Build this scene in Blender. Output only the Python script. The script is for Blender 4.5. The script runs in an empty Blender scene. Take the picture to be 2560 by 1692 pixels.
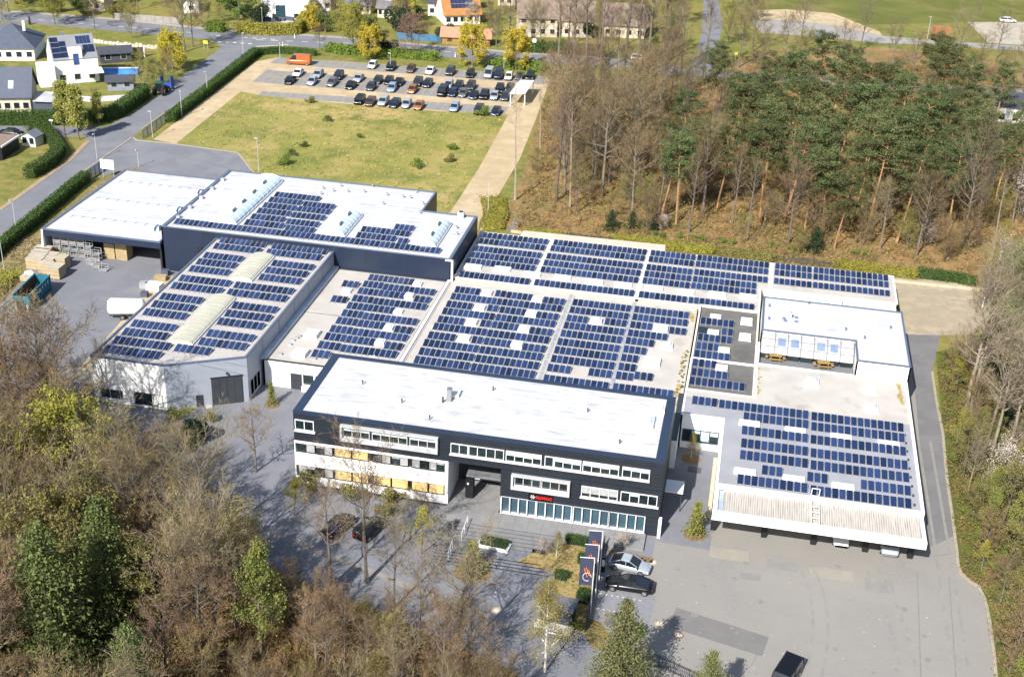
import bpy, bmesh, math, random
from mathutils import Vector, Matrix
R = math.radians
S = bpy.context.scene
COL = S.collection
# ------------------------------------------------------------------ camera, sky, sun, exposure
CAMZ = 84.0
FOC, PIT, ROL, YAW = 3231.44, 0.471808, 0.0402883, -0.1795187
_fw = Vector((math.sin(YAW)*math.cos(PIT), math.cos(YAW)*math.cos(PIT), -math.sin(PIT)))
_r0 = Vector((math.cos(YAW), -math.sin(YAW), 0)); _u0 = _r0.cross(_fw)
_r = math.cos(ROL)*_r0+math.sin(ROL)*_u0; _u = -math.sin(ROL)*_r0+math.cos(ROL)*_u0
cd = bpy.data.cameras.new('camera'); cam = bpy.data.objects.new('camera', cd); COL.objects.link(cam)
cd.sensor_width = 36; cd.sensor_fit = 'HORIZONTAL'; cd.lens = FOC/2560*36; cd.clip_end = 5000; cd.clip_start = 1
cam.matrix_world = Matrix(((_r.x, _u.x, -_fw.x, 0), (_r.y, _u.y, -_fw.y, 0), (_r.z, _u.z, -_fw.z, CAMZ), (0, 0, 0, 1)))
S.camera = cam
W = bpy.data.worlds.new('World'); S.world = W; W.use_nodes = True
nt = W.node_tree; sk = nt.nodes.new('ShaderNodeTexSky'); sk.sky_type = 'NISHITA'; sk.sun_disc = False
SUN_EL, SUN_AZ = R(40), R(17)          # height, and compass direction the shadows point (from +y to +x)
sk.sun_elevation = SUN_EL; sk.sun_rotation = math.pi+SUN_AZ; sk.dust_density = 1.2; sk.air_density = 1.1
nt.links.new(sk.outputs[0], nt.nodes['Background'].inputs[0]); nt.nodes['Background'].inputs[1].default_value = 0.088
ld = bpy.data.lights.new('sun', 'SUN'); sun = bpy.data.objects.new('sun', ld); COL.objects.link(sun)
ld.energy = 4.7; ld.angle = R(0.53); ld.color = (1.0, 0.945, 0.86)
sun.rotation_euler = Vector((math.sin(SUN_AZ)*math.cos(SUN_EL), math.cos(SUN_AZ)*math.cos(SUN_EL), -math.sin(SUN_EL))).to_track_quat('-Z', 'Y').to_euler()
sun.location = (0, 0, 200)
S.view_settings.view_transform = 'Standard'; S.view_settings.look = 'None'
S.view_settings.gamma = 1; S.view_settings.use_curve_mapping = False; S.view_settings.exposure = 0.90

def P(x, y, z=0.0):
    """ground plan point seen at photo pixel (2560 wide) lying at height z"""
    d = (x-1280)/FOC*_r-(y-846)/FOC*_u+_fw
    t = (z-CAMZ)/d.z
    return Vector((d.x*t, d.y*t, z))

# ------------------------------------------------------------------ materials
MATS = {}
def M(name, col, rough=0.8, var=0.18, scale=0.6, metal=0.0, col2=None, bump=0.0, bscale=None, rand=0.0, detail=4, spec=0.5, trans=0.0, stretch=None, stain=None, emit=None):
    if name in MATS: return MATS[name]
    m = bpy.data.materials.new(name); m.use_nodes = True; MATS[name] = m
    N = m.node_tree.nodes; L = m.node_tree.links
    b = N['Principled BSDF']; b.inputs['Roughness'].default_value = rough; b.inputs['Metallic'].default_value = metal
    b.inputs['Specular IOR Level'].default_value = spec
    if emit:
        b.inputs['Emission Color'].default_value = (*emit[0], 1); b.inputs['Emission Strength'].default_value = emit[1]
    g = N.new('ShaderNodeNewGeometry')
    vec = g.outputs['Position']
    if stretch:
        mp = N.new('ShaderNodeMapping'); mp.inputs['Scale'].default_value = stretch; L.new(vec, mp.inputs[0]); vec = mp.outputs[0]
    n = N.new('ShaderNodeTexNoise'); n.inputs['Scale'].default_value = scale; n.inputs['Detail'].default_value = detail; n.inputs['Roughness'].default_value = 0.62
    L.new(vec, n.inputs['Vector'])
    rp = N.new('ShaderNodeValToRGB'); L.new(n.outputs['Fac'], rp.inputs[0])
    c = Vector(col)
    if col2 is None:
        a_, b_ = c*(1-var), c*(1+var)
    else:
        a_, b_ = c, Vector(col2)
    e = rp.color_ramp.elements
    e[0].position = 0.32; e[1].position = 0.68
    e[0].color = (*a_, 1); e[1].color = (*b_, 1)
    out = rp.outputs[0]
    if stain:   # (colour, scale, threshold)
        n2 = N.new('ShaderNodeTexNoise'); n2.inputs['Scale'].default_value = stain[1]; n2.inputs['Detail'].default_value = 6; L.new(vec, n2.inputs['Vector'])
        r2 = N.new('ShaderNodeValToRGB'); r2.color_ramp.elements[0].position = stain[2]; r2.color_ramp.elements[1].position = min(1, stain[2]+0.16); L.new(n2.outputs['Fac'], r2.inputs[0])
        mx = N.new('ShaderNodeMix'); mx.data_type = 'RGBA'; L.new(r2.outputs[0], mx.inputs[0]); L.new(out, mx.inputs[6]); mx.inputs[7].default_value = (*stain[0], 1); out = mx.outputs[2]
    if rand:
        oi = N.new('ShaderNodeObjectInfo'); hs = N.new('ShaderNodeHueSaturation')
        mr = N.new('ShaderNodeMapRange'); mr.inputs[3].default_value = 1-rand; mr.inputs[4].default_value = 1+rand; L.new(oi.outputs['Random'], mr.inputs[0]); L.new(mr.outputs[0], hs.inputs['Value'])
        mr2 = N.new('ShaderNodeMapRange'); mr2.inputs[3].default_value = 0.5-rand*0.08; mr2.inputs[4].default_value = 0.5+rand*0.08
        mt = N.new('ShaderNodeMath'); mt.operation = 'FRACT'; mu = N.new('ShaderNodeMath'); mu.operation = 'MULTIPLY'; mu.inputs[1].default_value = 7.31
        L.new(oi.outputs['Random'], mu.inputs[0]); L.new(mu.outputs[0], mt.inputs[0]); L.new(mt.outputs[0], mr2.inputs[0]); L.new(mr2.outputs[0], hs.inputs['Hue'])
        L.new(out, hs.inputs['Color']); out = hs.outputs[0]
    L.new(out, b.inputs['Base Color'])
    if trans: 
        b.inputs['Transmission Weight'].default_value = 0
        tr = N.new('ShaderNodeBsdfTranslucent'); L.new(out, tr.inputs[0]); ms = N.new('ShaderNodeMixShader'); ms.inputs[0].default_value = trans
        o = N['Material Output']; L.new(b.outputs[0], ms.inputs[1]); L.new(tr.outputs[0], ms.inputs[2]); L.new(ms.outputs[0], o.inputs[0])
    if bump:
        nb = N.new('ShaderNodeTexNoise'); nb.inputs['Scale'].default_value = bscale or scale*4; nb.inputs['Detail'].default_value = 5; L.new(vec, nb.inputs['Vector'])
        bp = N.new('ShaderNodeBump'); bp.inputs['Strength'].default_value = bump; bp.inputs['Distance'].default_value = 0.1; L.new(nb.outputs['Fac'], bp.inputs['Height']); L.new(bp.outputs[0], b.inputs['Normal'])
    return m
def multi(name, cols, scales, rough=0.95, bump=0.5, bscale=3, pos=(0.42, 0.58)):
    """ground material: colours mixed one over the other by noises of falling size"""
    m = bpy.data.materials.new(name); m.use_nodes = True; MATS[name] = m
    N = m.node_tree.nodes; L = m.node_tree.links; b = N['Principled BSDF']; b.inputs['Roughness'].default_value = rough; b.inputs['Specular IOR Level'].default_value = 0.1
    g = N.new('ShaderNodeNewGeometry'); out = None
    for i, (c, s) in enumerate(zip(cols, scales)):
        if out is None:
            rgb = N.new('ShaderNodeRGB'); rgb.outputs[0].default_value = (*c, 1); out = rgb.outputs[0]; continue
        mp = N.new('ShaderNodeMapping'); mp.inputs['Location'].default_value = (i*37.1, i*11.7, i*3); L.new(g.outputs['Position'], mp.inputs[0])
        n = N.new('ShaderNodeTexNoise'); n.inputs['Scale'].default_value = s; n.inputs['Detail'].default_value = 6; n.inputs['Roughness'].default_value = 0.65; n.inputs['Distortion'].default_value = 0.4; L.new(mp.outputs[0], n.inputs['Vector'])
        r = N.new('ShaderNodeValToRGB'); r.color_ramp.elements[0].position = pos[0]; r.color_ramp.elements[1].position = pos[1]; L.new(n.outputs['Fac'], r.inputs[0])
        x = N.new('ShaderNodeMix'); x.data_type = 'RGBA'; L.new(r.outputs[0], x.inputs[0]); L.new(out, x.inputs[6]); x.inputs[7].default_value = (*c, 1); out = x.outputs[2]
    L.new(out, b.inputs['Base Color'])
    nb = N.new('ShaderNodeTexNoise'); nb.inputs['Scale'].default_value = bscale; nb.inputs['Detail'].default_value = 6; L.new(g.outputs['Position'], nb.inputs['Vector'])
    bp = N.new('ShaderNodeBump'); bp.inputs['Strength'].default_value = bump; bp.inputs['Distance'].default_value = 0.25; L.new(nb.outputs['Fac'], bp.inputs['Height']); L.new(bp.outputs[0], b.inputs['Normal'])
    return m

# ------------------------------------------------------------------ mesh helpers
class MB:
    def __init__(s): s.v = []; s.f = []; s.mi = []
    def face(s, pts, m=0):
        i = len(s.v); s.v += [tuple(p) for p in pts]; s.f.append(tuple(range(i, i+len(pts)))); s.mi.append(m)
    def box(s, x0, x1, y0, y1, z0, z1, m=0, rot=None, mid=None):
        i = len(s.v)
        c = [(x, y, z) for z in (z0, z1) for x, y in ((x0, y0), (x1, y0), (x1, y1), (x0, y1))]
        if rot: 
            mid = mid or ((x0+x1)/2, (y0+y1)/2); ca, sa = math.cos(rot), math.sin(rot)
            c = [(mid[0]+(x-mid[0])*ca-(y-mid[1])*sa, mid[1]+(x-mid[0])*sa+(y-mid[1])*ca, z) for x, y, z in c]
        s.v += c
        for q in ((3, 2, 1, 0), (4, 5, 6, 7), (0, 1, 5, 4), (1, 2, 6, 5), (2, 3, 7, 6), (3, 0, 4, 7)):
            s.f.append(tuple(i+k for k in q)); s.mi.append(m)
        return s
    def hexa(s, b, t, m=0):
        i = len(s.v); s.v += [tuple(p) for p in b]+[tuple(p) for p in t]; n = len(b)
        s.f.append(tuple(i+k for k in range(n-1, -1, -1))); s.mi.append(m)
        s.f.append(tuple(i+n+k for k in range(n))); s.mi.append(m)
        for k in range(n): s.f.append((i+k, i+(k+1) % n, i+n+(k+1) % n, i+n+k)); s.mi.append(m)
        return s
    def prism(s, poly, z0, z1, m=0):
        return s.hexa([(p[0], p[1], z0) for p in poly], [(p[0], p[1], z1) for p in poly], m)
    def tube(s, p0, p1, r0, r1=None, n=6, m=0, cap=True):
        r1 = r0 if r1 is None else r1
        p0 = Vector(p0); p1 = Vector(p1); d = (p1-p0)
        if d.length < 1e-6: return s
        d.normalize(); a = d.orthogonal().normalized(); b = d.cross(a); i = len(s.v)
        for p, r in ((p0, r0), (p1, r1)):
            for k in range(n):
                t = 2*math.pi*k/n; s.v.append(tuple(p+a*(r*math.cos(t))+b*(r*math.sin(t))))
        for k in range(n): s.f.append((i+k, i+(k+1) % n, i+n+(k+1) % n, i+n+k)); s.mi.append(m)
        if cap:
            s.f.append(tuple(i+k for k in range(n-1, -1, -1))); s.mi.append(m); s.f.append(tuple(i+n+k for k in range(n))); s.mi.append(m)
        return s
    def path(s, pts, rad, n=5, m=0):
        for k in range(len(pts)-1): s.tube(pts[k], pts[k+1], rad[k], rad[k+1], n, m, cap=False)
        return s
    def ball(s, c, rx, ry, rz, nu=8, nv=5, m=0, z0=-1.0, jit=0, rnd=None):
        i = len(s.v)
        for a in range(nv+1):
            ph = math.asin(z0)+(math.pi/2-math.asin(z0))*a/nv
            for b in range(nu):
                t = 2*math.pi*b/nu; j = 1+(rnd.uniform(-jit, jit) if jit else 0)
                s.v.append((c[0]+rx*j*math.cos(ph)*math.cos(t), c[1]+ry*j*math.cos(ph)*math.sin(t), c[2]+rz*j*math.sin(ph)))
        for a in range(nv):
            for b in range(nu):
                s.f.append((i+a*nu+b, i+a*nu+(b+1) % nu, i+(a+1)*nu+(b+1) % nu, i+(a+1)*nu+b)); s.mi.append(m)
        return s
    def mesh(s, name, mats, smooth=False):
        me = bpy.data.meshes.new(name); me.from_pydata(s.v, [], s.f)
        for m in (mats if isinstance(mats, (list, tuple)) else [mats]): me.materials.append(m)
        if any(s.mi): me.polygons.foreach_set('material_index', s.mi)
        if smooth: me.polygons.foreach_set('use_smooth', [True]*len(s.f))
        me.update(); return me
def wloc(o):
    v = Vector((0, 0, 0))
    while o: v += o.location; o = o.parent
    return v
def obj(name, mb, mats, parent=None, world=True, smooth=False):
    me = mb.mesh(name, mats, smooth) if isinstance(mb, MB) else mb
    o = bpy.data.objects.new(name, me); COL.objects.link(o)
    if parent:
        o.parent = parent
        if world: o.location = -wloc(parent)
    return o
def thing(name, label, cat, loc=(0, 0, 0), rz=0.0, group=None):
    o = bpy.data.objects.new(name, None); COL.objects.link(o); o.location = loc; o.rotation_euler = (0, 0, rz); o.empty_display_size = 0.5
    o['label'] = label; o['category'] = cat
    if group: o['group'] = group
    return o
def tag(o, label, cat, group=None):
    o['label'] = label; o['category'] = cat
    if group: o['group'] = group
    return o
def copy_tree(o, parent=None):
    c = o.copy(); COL.objects.link(c)
    if parent: c.parent = parent
    for ch in o.children: copy_tree(ch, c)
    return c
def structure(name, mb, mats): 
    o = obj(name, mb, mats); o['kind'] = 'structure'; return o
def flat(name, pts, z, mat, px=True):
    """a sheet on the ground: outline in photo pixels (or metres)"""
    bm = bmesh.new(); vs = [bm.verts.new(((P(*p).x, P(*p).y, z) if px else (p[0], p[1], z))) for p in pts]
    f = bm.faces.new(vs); bmesh.ops.triangulate(bm, faces=[f]); f_up = [q for q in bm.faces]
    bmesh.ops.recalc_face_normals(bm, faces=f_up)
    for q in bm.faces:
        q.normal_update()
        if q.normal.z < 0: q.normal_flip()
    me = bpy.data.meshes.new(name); bm.to_mesh(me); bm.free(); me.materials.append(mat)
    o = bpy.data.objects.new(name, me); COL.objects.link(o); o['kind'] = 'structure'; return o
def ribbon(mb, pts, w, z0, z1, m=0):
    """a kerb, hedge core or band along a polyline of metre points"""
    pts = [Vector((p[0], p[1], 0)) for p in pts]
    for a, b in zip(pts, pts[1:]):
        d = (b-a).normalized(); n = Vector((-d.y, d.x, 0))*w/2; a2 = a-d*0.0; b2 = b+d*0.0
        mb.hexa([(q.x, q.y, z0) for q in (a2-n, b2-n, b2+n, a2+n)], [(q.x, q.y, z1) for q in (a2-n, b2-n, b2+n, a2+n)], m)
    return mb
PANELS={'hall':[(-76.05,169.99,9,0.823),(-76.04,167.6,9,0.825),(-76.11,163.99,8,0.755),(-76.15,161.55,8,0.759),(-76.12,158.93,8,0.757),(-76.12,155.51,10,0.76),(-76.13,152.9,10,0.749),(-76.1,149.23,8,0.762),(-76.12,146.72,8,0.753),(-76.13,144.15,8,0.761),(-76.12,140.6,8,0.766),(-76.13,138.09,8,0.77),(-76.17,135.58,10,0.772),(-76.14,133.02,10,0.76),(-67.76,170.0,11,0.792),(-67.8,167.64,11,0.78),(-65.52,164.01,8,0.806),(-65.53,161.44,8,0.796),(-65.51,158.88,8,0.793),(-67.85,155.42,11,0.795),(-67.89,152.93,11,0.796),(-65.61,149.22,8,0.807),(-65.56,146.64,8,0.813),(-65.58,144.1,8,0.808),(-65.57,140.54,8,0.816),(-65.59,138.05,8,0.809),(-67.8,135.63,6,0.812)],
'wh':[(-84.73,173.09,54,0.784),(-74.19,188.36,10,0.772),(-74.26,185.9,7,0.801),(-68.33,185.64,7,0.746),(-74.28,183.33,7,0.801),(-68.51,183.39,7,0.78),(-74.3,180.88,7,0.801),(-68.49,180.69,7,0.787),(-74.31,178.27,7,0.801),(-68.32,177.84,7,0.754),(-74.33,175.75,8,0.798),(-67.61,175.38,6,0.785),(-56.27,178.13,10,0.778),(-51.63,180.49,4,0.785),(-56.28,175.66,8,0.784),(-49.62,175.26,2,0.819)],
'mid1':[(-52.19,168.38,4,0.759),(-49.17,168.37,5,0.795),(-55.22,165.21,3,0.852),(-52.28,165.88,4,0.772),(-49.13,165.68,10,0.785),(-55.11,159.83,3,0.796),(-52.27,163.4,4,0.775),(-49.18,163.43,5,0.79),(-43.73,162.98,3,0.827),(-52.3,160.79,4,0.788),(-49.12,160.66,10,0.79),(-52.29,158.3,4,0.783),(-49.23,158.31,5,0.801),(-52.24,155.83,4,0.773),(-49.09,155.65,10,0.785),(-52.24,153.35,4,0.775),(-49.09,153.3,5,0.774),(-43.78,152.92,3,0.869),(-52.26,150.72,4,0.799),(-49.06,150.61,10,0.78),(-52.23,148.35,4,0.749),(-49.15,148.29,5,0.795),(-43.72,147.94,3,0.847),(-52.29,145.79,4,0.775),(-49.06,145.6,10,0.77),(-52.25,143.26,3,0.826)],
'mid2':[(-38.82,167.62,5,0.763),(-32.83,167.93,2,0.836),(-31.11,167.81,5,0.779),(-25.67,167.55,4,0.823),(-38.84,165.18,10,0.757),(-31.23,165.23,11,0.797),(-38.85,162.54,5,0.77),(-32.9,162.81,2,0.842),(-31.09,162.7,5,0.786),(-25.75,162.47,4,0.817),(-38.82,160.12,10,0.756),(-31.11,160.14,11,0.778),(-38.82,157.46,5,0.764),(-32.8,157.79,2,0.772),(-31.13,157.75,5,0.786),(-25.77,157.42,4,0.83),(-38.87,155.11,10,0.757),(-31.2,155.04,11,0.788),(-38.89,152.38,5,0.77),(-32.84,152.58,2,0.777),(-31.14,152.57,5,0.785),(-25.78,152.32,4,0.819),(-38.91,150.0,10,0.762),(-31.16,149.97,11,0.778),(-38.85,147.47,10,0.753),(-31.15,147.43,11,0.779),(-38.84,144.99,10,0.748),(-31.17,144.94,11,0.776)],
'mid3':[(-21.39,167.93,11,0.774),(-21.42,165.33,11,0.776),(-21.43,162.59,4,0.779),(-16.05,162.93,4,0.797),(-21.44,160.21,11,0.778),(-21.45,157.68,11,0.775),(-21.48,155.05,11,0.779),(-21.47,152.54,11,0.776),(-21.45,149.98,11,0.772),(-21.52,147.38,4,0.796),(-16.11,147.58,4,0.774),(-21.51,144.34,11,0.771),(-12.46,167.99,10,0.79),(-12.43,165.45,10,0.791),(-12.44,162.91,4,0.797),(-6.95,162.59,3,0.826),(-12.46,160.26,7,0.792),(-12.48,157.84,5,0.793),(-12.47,155.25,4,0.792),(-12.47,152.72,3,0.777),(-12.5,150.13,3,0.791),(-12.53,147.61,3,0.78),(-10.19,148.21,3,0.842),(-12.53,144.4,10,0.778)],
'long':[(-39.2,187.84,13,0.829),(-39.2,185.34,13,0.825),(-39.27,182.19,14,0.766),(-39.28,179.63,14,0.767),(-39.36,177.11,14,0.768),(-39.24,172.08,14,0.767),(-27.68,188.05,19,0.786),(-27.73,185.56,19,0.787),(-27.8,182.41,19,0.79),(-27.79,179.75,19,0.789),(-27.78,177.13,19,0.786),(-27.85,172.23,19,0.786),(-12.22,188.14,9,0.79),(-12.26,185.64,9,0.785),(-12.29,182.43,9,0.79),(-12.32,179.88,9,0.797),(-12.31,177.31,9,0.791),(-12.31,172.22,9,0.785),(-4.93,188.31,14,0.798),(-4.99,185.76,14,0.798),(-4.99,182.62,14,0.797),(-5.0,179.95,12,0.796),(-5.08,177.45,12,0.803),(-5.06,172.26,12,0.794),(7.08,188.35,7,0.812),(7.02,185.87,7,0.82),(7.01,182.65,7,0.812),(12.94,188.48,14,0.807),(12.86,185.91,14,0.809),(12.79,182.7,14,0.813)],
'grey':[(-2.87,165.75,6,0.789),(0.21,163.07,2,0.866),(-2.92,160.55,6,0.795),(-2.96,157.88,4,0.789),(-3.0,155.45,6,0.8),(-3.04,152.86,4,0.812),(-3.02,150.2,6,0.798),(-3.09,147.71,9,0.796)],
'front':[(-2.34,142.12,4,0.8),(0.99,142.03,14,0.785),(12.24,141.9,14,0.792),(4.08,139.68,10,0.79),(12.2,139.41,14,0.792),(4.01,136.37,10,0.79),(12.11,136.3,14,0.795),(4.05,133.35,10,0.785),(12.09,133.2,14,0.794),(4.03,130.68,10,0.786),(12.07,130.52,14,0.794),(6.61,128.03,3,0.804),(11.68,127.9,3,0.79),(17.6,127.76,7,0.796),(3.96,125.41,10,0.784),(12.03,125.15,14,0.786)]}
rnd = random.Random(7)
# ------------------------------------------------------------------ ground, roads, paths
GRASS = multi('grass', [(0.15, 0.165, 0.036), (0.22, 0.19, 0.055), (0.09, 0.12, 0.028), (0.24, 0.19, 0.075)], [1, 0.035, 0.11, 0.5], pos=(0.45, 0.66))
MEADOW = multi('meadow_grass', [(0.255, 0.232, 0.068), (0.33, 0.27, 0.11), (0.165, 0.178, 0.048), (0.38, 0.28, 0.13), (0.225, 0.22, 0.06), (0.125, 0.15, 0.038)], [1, 0.03, 0.05, 0.07, 0.3, 0.13], pos=(0.47, 0.66))
LAWN = multi('lawn', [(0.075, 0.13, 0.022), (0.12, 0.17, 0.03), (0.06, 0.10, 0.02)], [1, 0.15, 0.9])
LITTER = multi('leaf_litter', [(0.225, 0.14, 0.06), (0.30, 0.20, 0.092), (0.10, 0.08, 0.036), (0.10, 0.105, 0.034), (0.33, 0.225, 0.115)], [1, 0.18, 0.10, 0.07, 1.6], pos=(0.47, 0.68), bump=0.9)
ASPH = multi('asphalt_street', [(0.175, 0.182, 0.205), (0.195, 0.20, 0.218), (0.16, 0.167, 0.19)], [1, 0.05, 0.2], bump=0.1, rough=0.9)
YARDM = multi('asphalt_court', [(0.235, 0.226, 0.212), (0.262, 0.250, 0.228), (0.215, 0.208, 0.202), (0.24, 0.233, 0.22)], [1, 0.05, 0.12, 2.5], bump=0.1, rough=0.9, pos=(0.4, 0.7))
LANEM = multi('asphalt_lane', [(0.165, 0.165, 0.172), (0.178, 0.177, 0.18), (0.15, 0.15, 0.158)], [1, 0.06, 0.3], bump=0.1, rough=0.9)
PAVE = M('pavers_grey', (0.165, 0.172, 0.198), 0.85, 0.09, 0.5, bump=0.1, detail=6)
SAND = multi('sand_gravel', [(0.42, 0.335, 0.215), (0.47, 0.385, 0.26), (0.38, 0.30, 0.19)], [1, 0.06, 0.4], bump=0.2)
EARTH = multi('bare_earth', [(0.27, 0.20, 0.12), (0.19, 0.15, 0.075), (0.14, 0.13, 0.045)], [1, 0.3, 1.0])
KERB = M('kerb_concrete', (0.30, 0.265, 0.205), 0.9, 0.15, 2)
PATCH = M('asphalt_patch', (0.155, 0.15, 0.148), 0.9, 0.06, 0.6)
LINE = M('road_paint', (0.62, 0.62, 0.6), 0.8, 0.12, 2)
LINEY = M('bay_edging_yellow', (0.36, 0.25, 0.08), 0.85, 0.15, 1)

flat('ground', [(-1500, -300), (1500, -300), (1500, 2200), (-1500, 2200)], 0, GRASS, px=False)
flat('forest_floor', [(1255, 560), (1312, 420), (1345, 290), (1380, 205), (1500, 190), (1740, 205), (1900, 125), (2200, 118), (2480, 150), (2700, 260), (2700, 800), (2480, 725), (2240, 690), (2000, 662), (1700, 622), (1300, 590)], 0.004, LITTER)
flat('forest_floor', [(-900, 1010), (-60, 1020), (240, 1190), (350, 1270), (490, 1325), (596, 1369), (712, 1432), (1000, 1550), (1240, 1655), (1420, 1760), (1400, 2400), (-900, 2400)], 0.004, LITTER)
flat('forest_floor', [(2340, 880), (2700, 800), (2800, 1900), (2500, 1900), (2485, 1639), (2472, 1545), (2447, 1467), (2400, 1432), (2390, 1376), (2367, 1200), (2357, 1086)], 0.004, multi('mossy_litter', [(0.10, 0.105, 0.030), (0.18, 0.125, 0.058), (0.10, 0.135, 0.026), (0.075, 0.07, 0.034)], [1, 0.2, 0.16, 0.5], pos=(0.47, 0.62)))
flat('meadow', [(442, 358), (602, 229), (645, 238), (883, 262), (1099, 279), (1271, 287), (1196, 423), (1126, 530), (1040, 560), (600, 470), (631, 423), (594, 380)], 0.012, MEADOW)
flat('field', [(1800, -60), (2700, -60), (2700, 50), (2430, 56), (2300, 60), (2180, 62), (2080, 33), (1962, 26), (1900, 30)], 0.006, multi('field_grass', [(0.13, 0.138, 0.036), (0.20, 0.17, 0.065), (0.105, 0.118, 0.03)], [1, 0.025, 0.08]))
flat('gravel_track', [(383, 349), (640, 154), (697, 144), (910, 158), (1361, 190), (1375, 200), (1340, 297), (1300, 397), (1222, 528), (1205, 575), (1120, 575), (1050, 540), (1126, 530), (1196, 423), (1271, 287), (1099, 279), (883, 262), (645, 238), (602, 229), (442, 360)], 0.008, SAND)
flat('driveway', [(221, 421), (332, 343), (356, 350), (442, 360), (594, 381), (640, 440), (640, 560), (300, 560), (262, 440)], 0.012, ASPH)
flat('side_road', [(-260, 700), (-100, 590), (0, 527), (173, 403), (221, 353), (205, 338), (150, 343), (100, 326), (-300, 338), (-300, 310), (130, 317), (265, 318), (330, 285), (383, 248), (462, 186), (540, 130), (552, 118), (538, 104), (520, 90), (700, 100), (720, 112), (640, 119), (356, 322), (332, 343), (221, 421), (0, 589), (-260, 770)], 0.008, ASPH)
flat('main_road', [(-300, 2), (27, 31), (286, 50), (513, 74), (640, 83), (850, 96), (1072, 116), (1310, 135), (1507, 147), (1740, 172), (2100, 192), (2700, 232), (2700, 262), (2100, 217), (1725, 192), (1501, 169), (1364, 160), (1147, 147), (991, 133), (802, 121), (700, 114), (520, 98), (432, 92), (232, 73), (86, 60), (-300, 30)], 0.016, ASPH)
flat('side_street', [(1760, -20), (1790, -20), (1808, 59), (1782, 166), (1800, 178), (1715, 172), (1735, 150), (1755, 81)], 0.012, ASPH)
flat('sandy_verge', [(1890, 26), (1965, 24), (2082, 34), (2200, 80), (2206, 92), (2100, 70), (1900, 50)], 0.008, SAND)
flat('field_road', [(1880, 52), (1970, 50), (2100, 66), (2206, 90), (2330, 101), (2560, 116), (2700, 122), (2700, 140), (2480, 122), (2320, 113), (2200, 108), (2060, 95), (1900, 82)], 0.010, M('pale_track', (0.27, 0.26, 0.245), 0.9, 0.12, 0.3))
flat('sandy_lot', [(2420, 56), (2700, 56), (2700, 122), (2470, 108)], 0.012, M('pale_gravel', (0.36, 0.32, 0.26), 0.9, 0.14, 0.3))
flat('loading_yard', [(118, 640), (-10, 770), (-400, 900), (-600, 1000), (-60, 1020), (240, 1190), (350, 1270), (420, 1120), (420, 700), (600, 620), (640, 560), (300, 500), (140, 560)], 0.010, ASPH)
flat('street', [(350, 1270), (490, 1325), (596, 1369), (712, 1432), (1000, 1550), (1240, 1655), (1420, 1760), (1560, 1760), (1530, 1680), (1460, 1580), (1330, 1590), (1189, 1529), (816, 1379), (703, 1335), (560, 1250), (690, 1130), (700, 950), (600, 960), (420, 1060)], 0.014, ASPH)
flat('courtyard', [(600, 900), (2000, 900), (2330, 930), (2357, 1086), (2367, 1200), (2390, 1376), (2400, 1432), (2447, 1467), (2472, 1545), (2485, 1639), (2500, 1900), (1560, 1900), (1560, 1760), (1530, 1680), (1460, 1580), (1330, 1590), (1189, 1529), (816, 1379), (703, 1335), (560, 1250)], 0.010, YARDM)
flat('forecourt', [(560, 960), (840, 960), (1640, 1345), (1628, 1400), (1500, 1395), (1460, 1580), (1330, 1590), (1189, 1529), (1050, 1470), (816, 1379), (703, 1335), (560, 1250)], 0.018, PAVE)
flat('side_court', [(1640, 1100), (1800, 1100), (1775, 1373), (1640, 1352)], 0.018, PAVE)
flat('sidewalk', [(690, 1328), (1180, 1520), (1330, 1584), (1326, 1596), (1170, 1532), (684, 1340)], 0.022, M('sidewalk_slabs', (0.22, 0.205, 0.185), 0.9, 0.15, 1.5))
flat('service_lane', [(2262, 836), (2350, 838), (2330, 930), (2357, 1086), (2367, 1200), (2383, 1340), (2320, 1370), (2290, 1000)], 0.014, LANEM)
flat('parking_court', [(1505, 1465), (1640, 1490), (1612, 1600), (1520, 1570), (1488, 1560)], 0.014, M('parking_pavers', (0.19, 0.195, 0.215), 0.85, 0.1, 1.5))
flat('rear_court', [(2232, 690), (2700, 740), (2700, 830), (2350, 838), (2262, 836)], 0.010, multi('gravel_court', [(0.34, 0.28, 0.2), (0.39, 0.33, 0.24), (0.30, 0.26, 0.2)], [1, 0.1, 0.5]))
flat('asphalt_repair', [(1691, 1518), (1922, 1592), (1905, 1640), (1672, 1566)], 0.018, PATCH)
flat('terrain_bed', [(1300, 590), (1700, 622), (2000, 662), (2245, 690), (2240, 700), (2000, 690), (1650, 650), (1290, 610)], 0.008, EARTH)
flat('terrain_bank', [(30, 632), (118, 640), (62, 715), (0, 767), (-120, 800), (-120, 740)], 0.008, EARTH)
flat('verge_bed', [(262, 440), (305, 424), (360, 418), (262, 470), (130, 575), (105, 640), (30, 632), (140, 540)], 0.016, EARTH)
for i, (p, q, w) in enumerate((((2293, 1428), (2303, 1720), .05), ((2372, 1440), (2392, 1720), .05), ((2300, 1395), (2390, 1382), .05), ((1640, 1352), (1775, 1374), .05), ((1912, 1595), (1880, 1660), .04), ((1880, 1660), (1820, 1720), .04))):
    mb = MB(); a_, b_ = P(*p), P(*q); d_ = (b_-a_).normalized(); s_ = Vector((-d_.y, d_.x, 0))*w; mb.face([(v.x, v.y, .020) for v in (a_-s_, b_-s_, b_+s_, a_+s_)]); structure('asphalt_seam', mb, M('seam_tar', (.175, .17, .162), .8, .15, 1))
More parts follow.
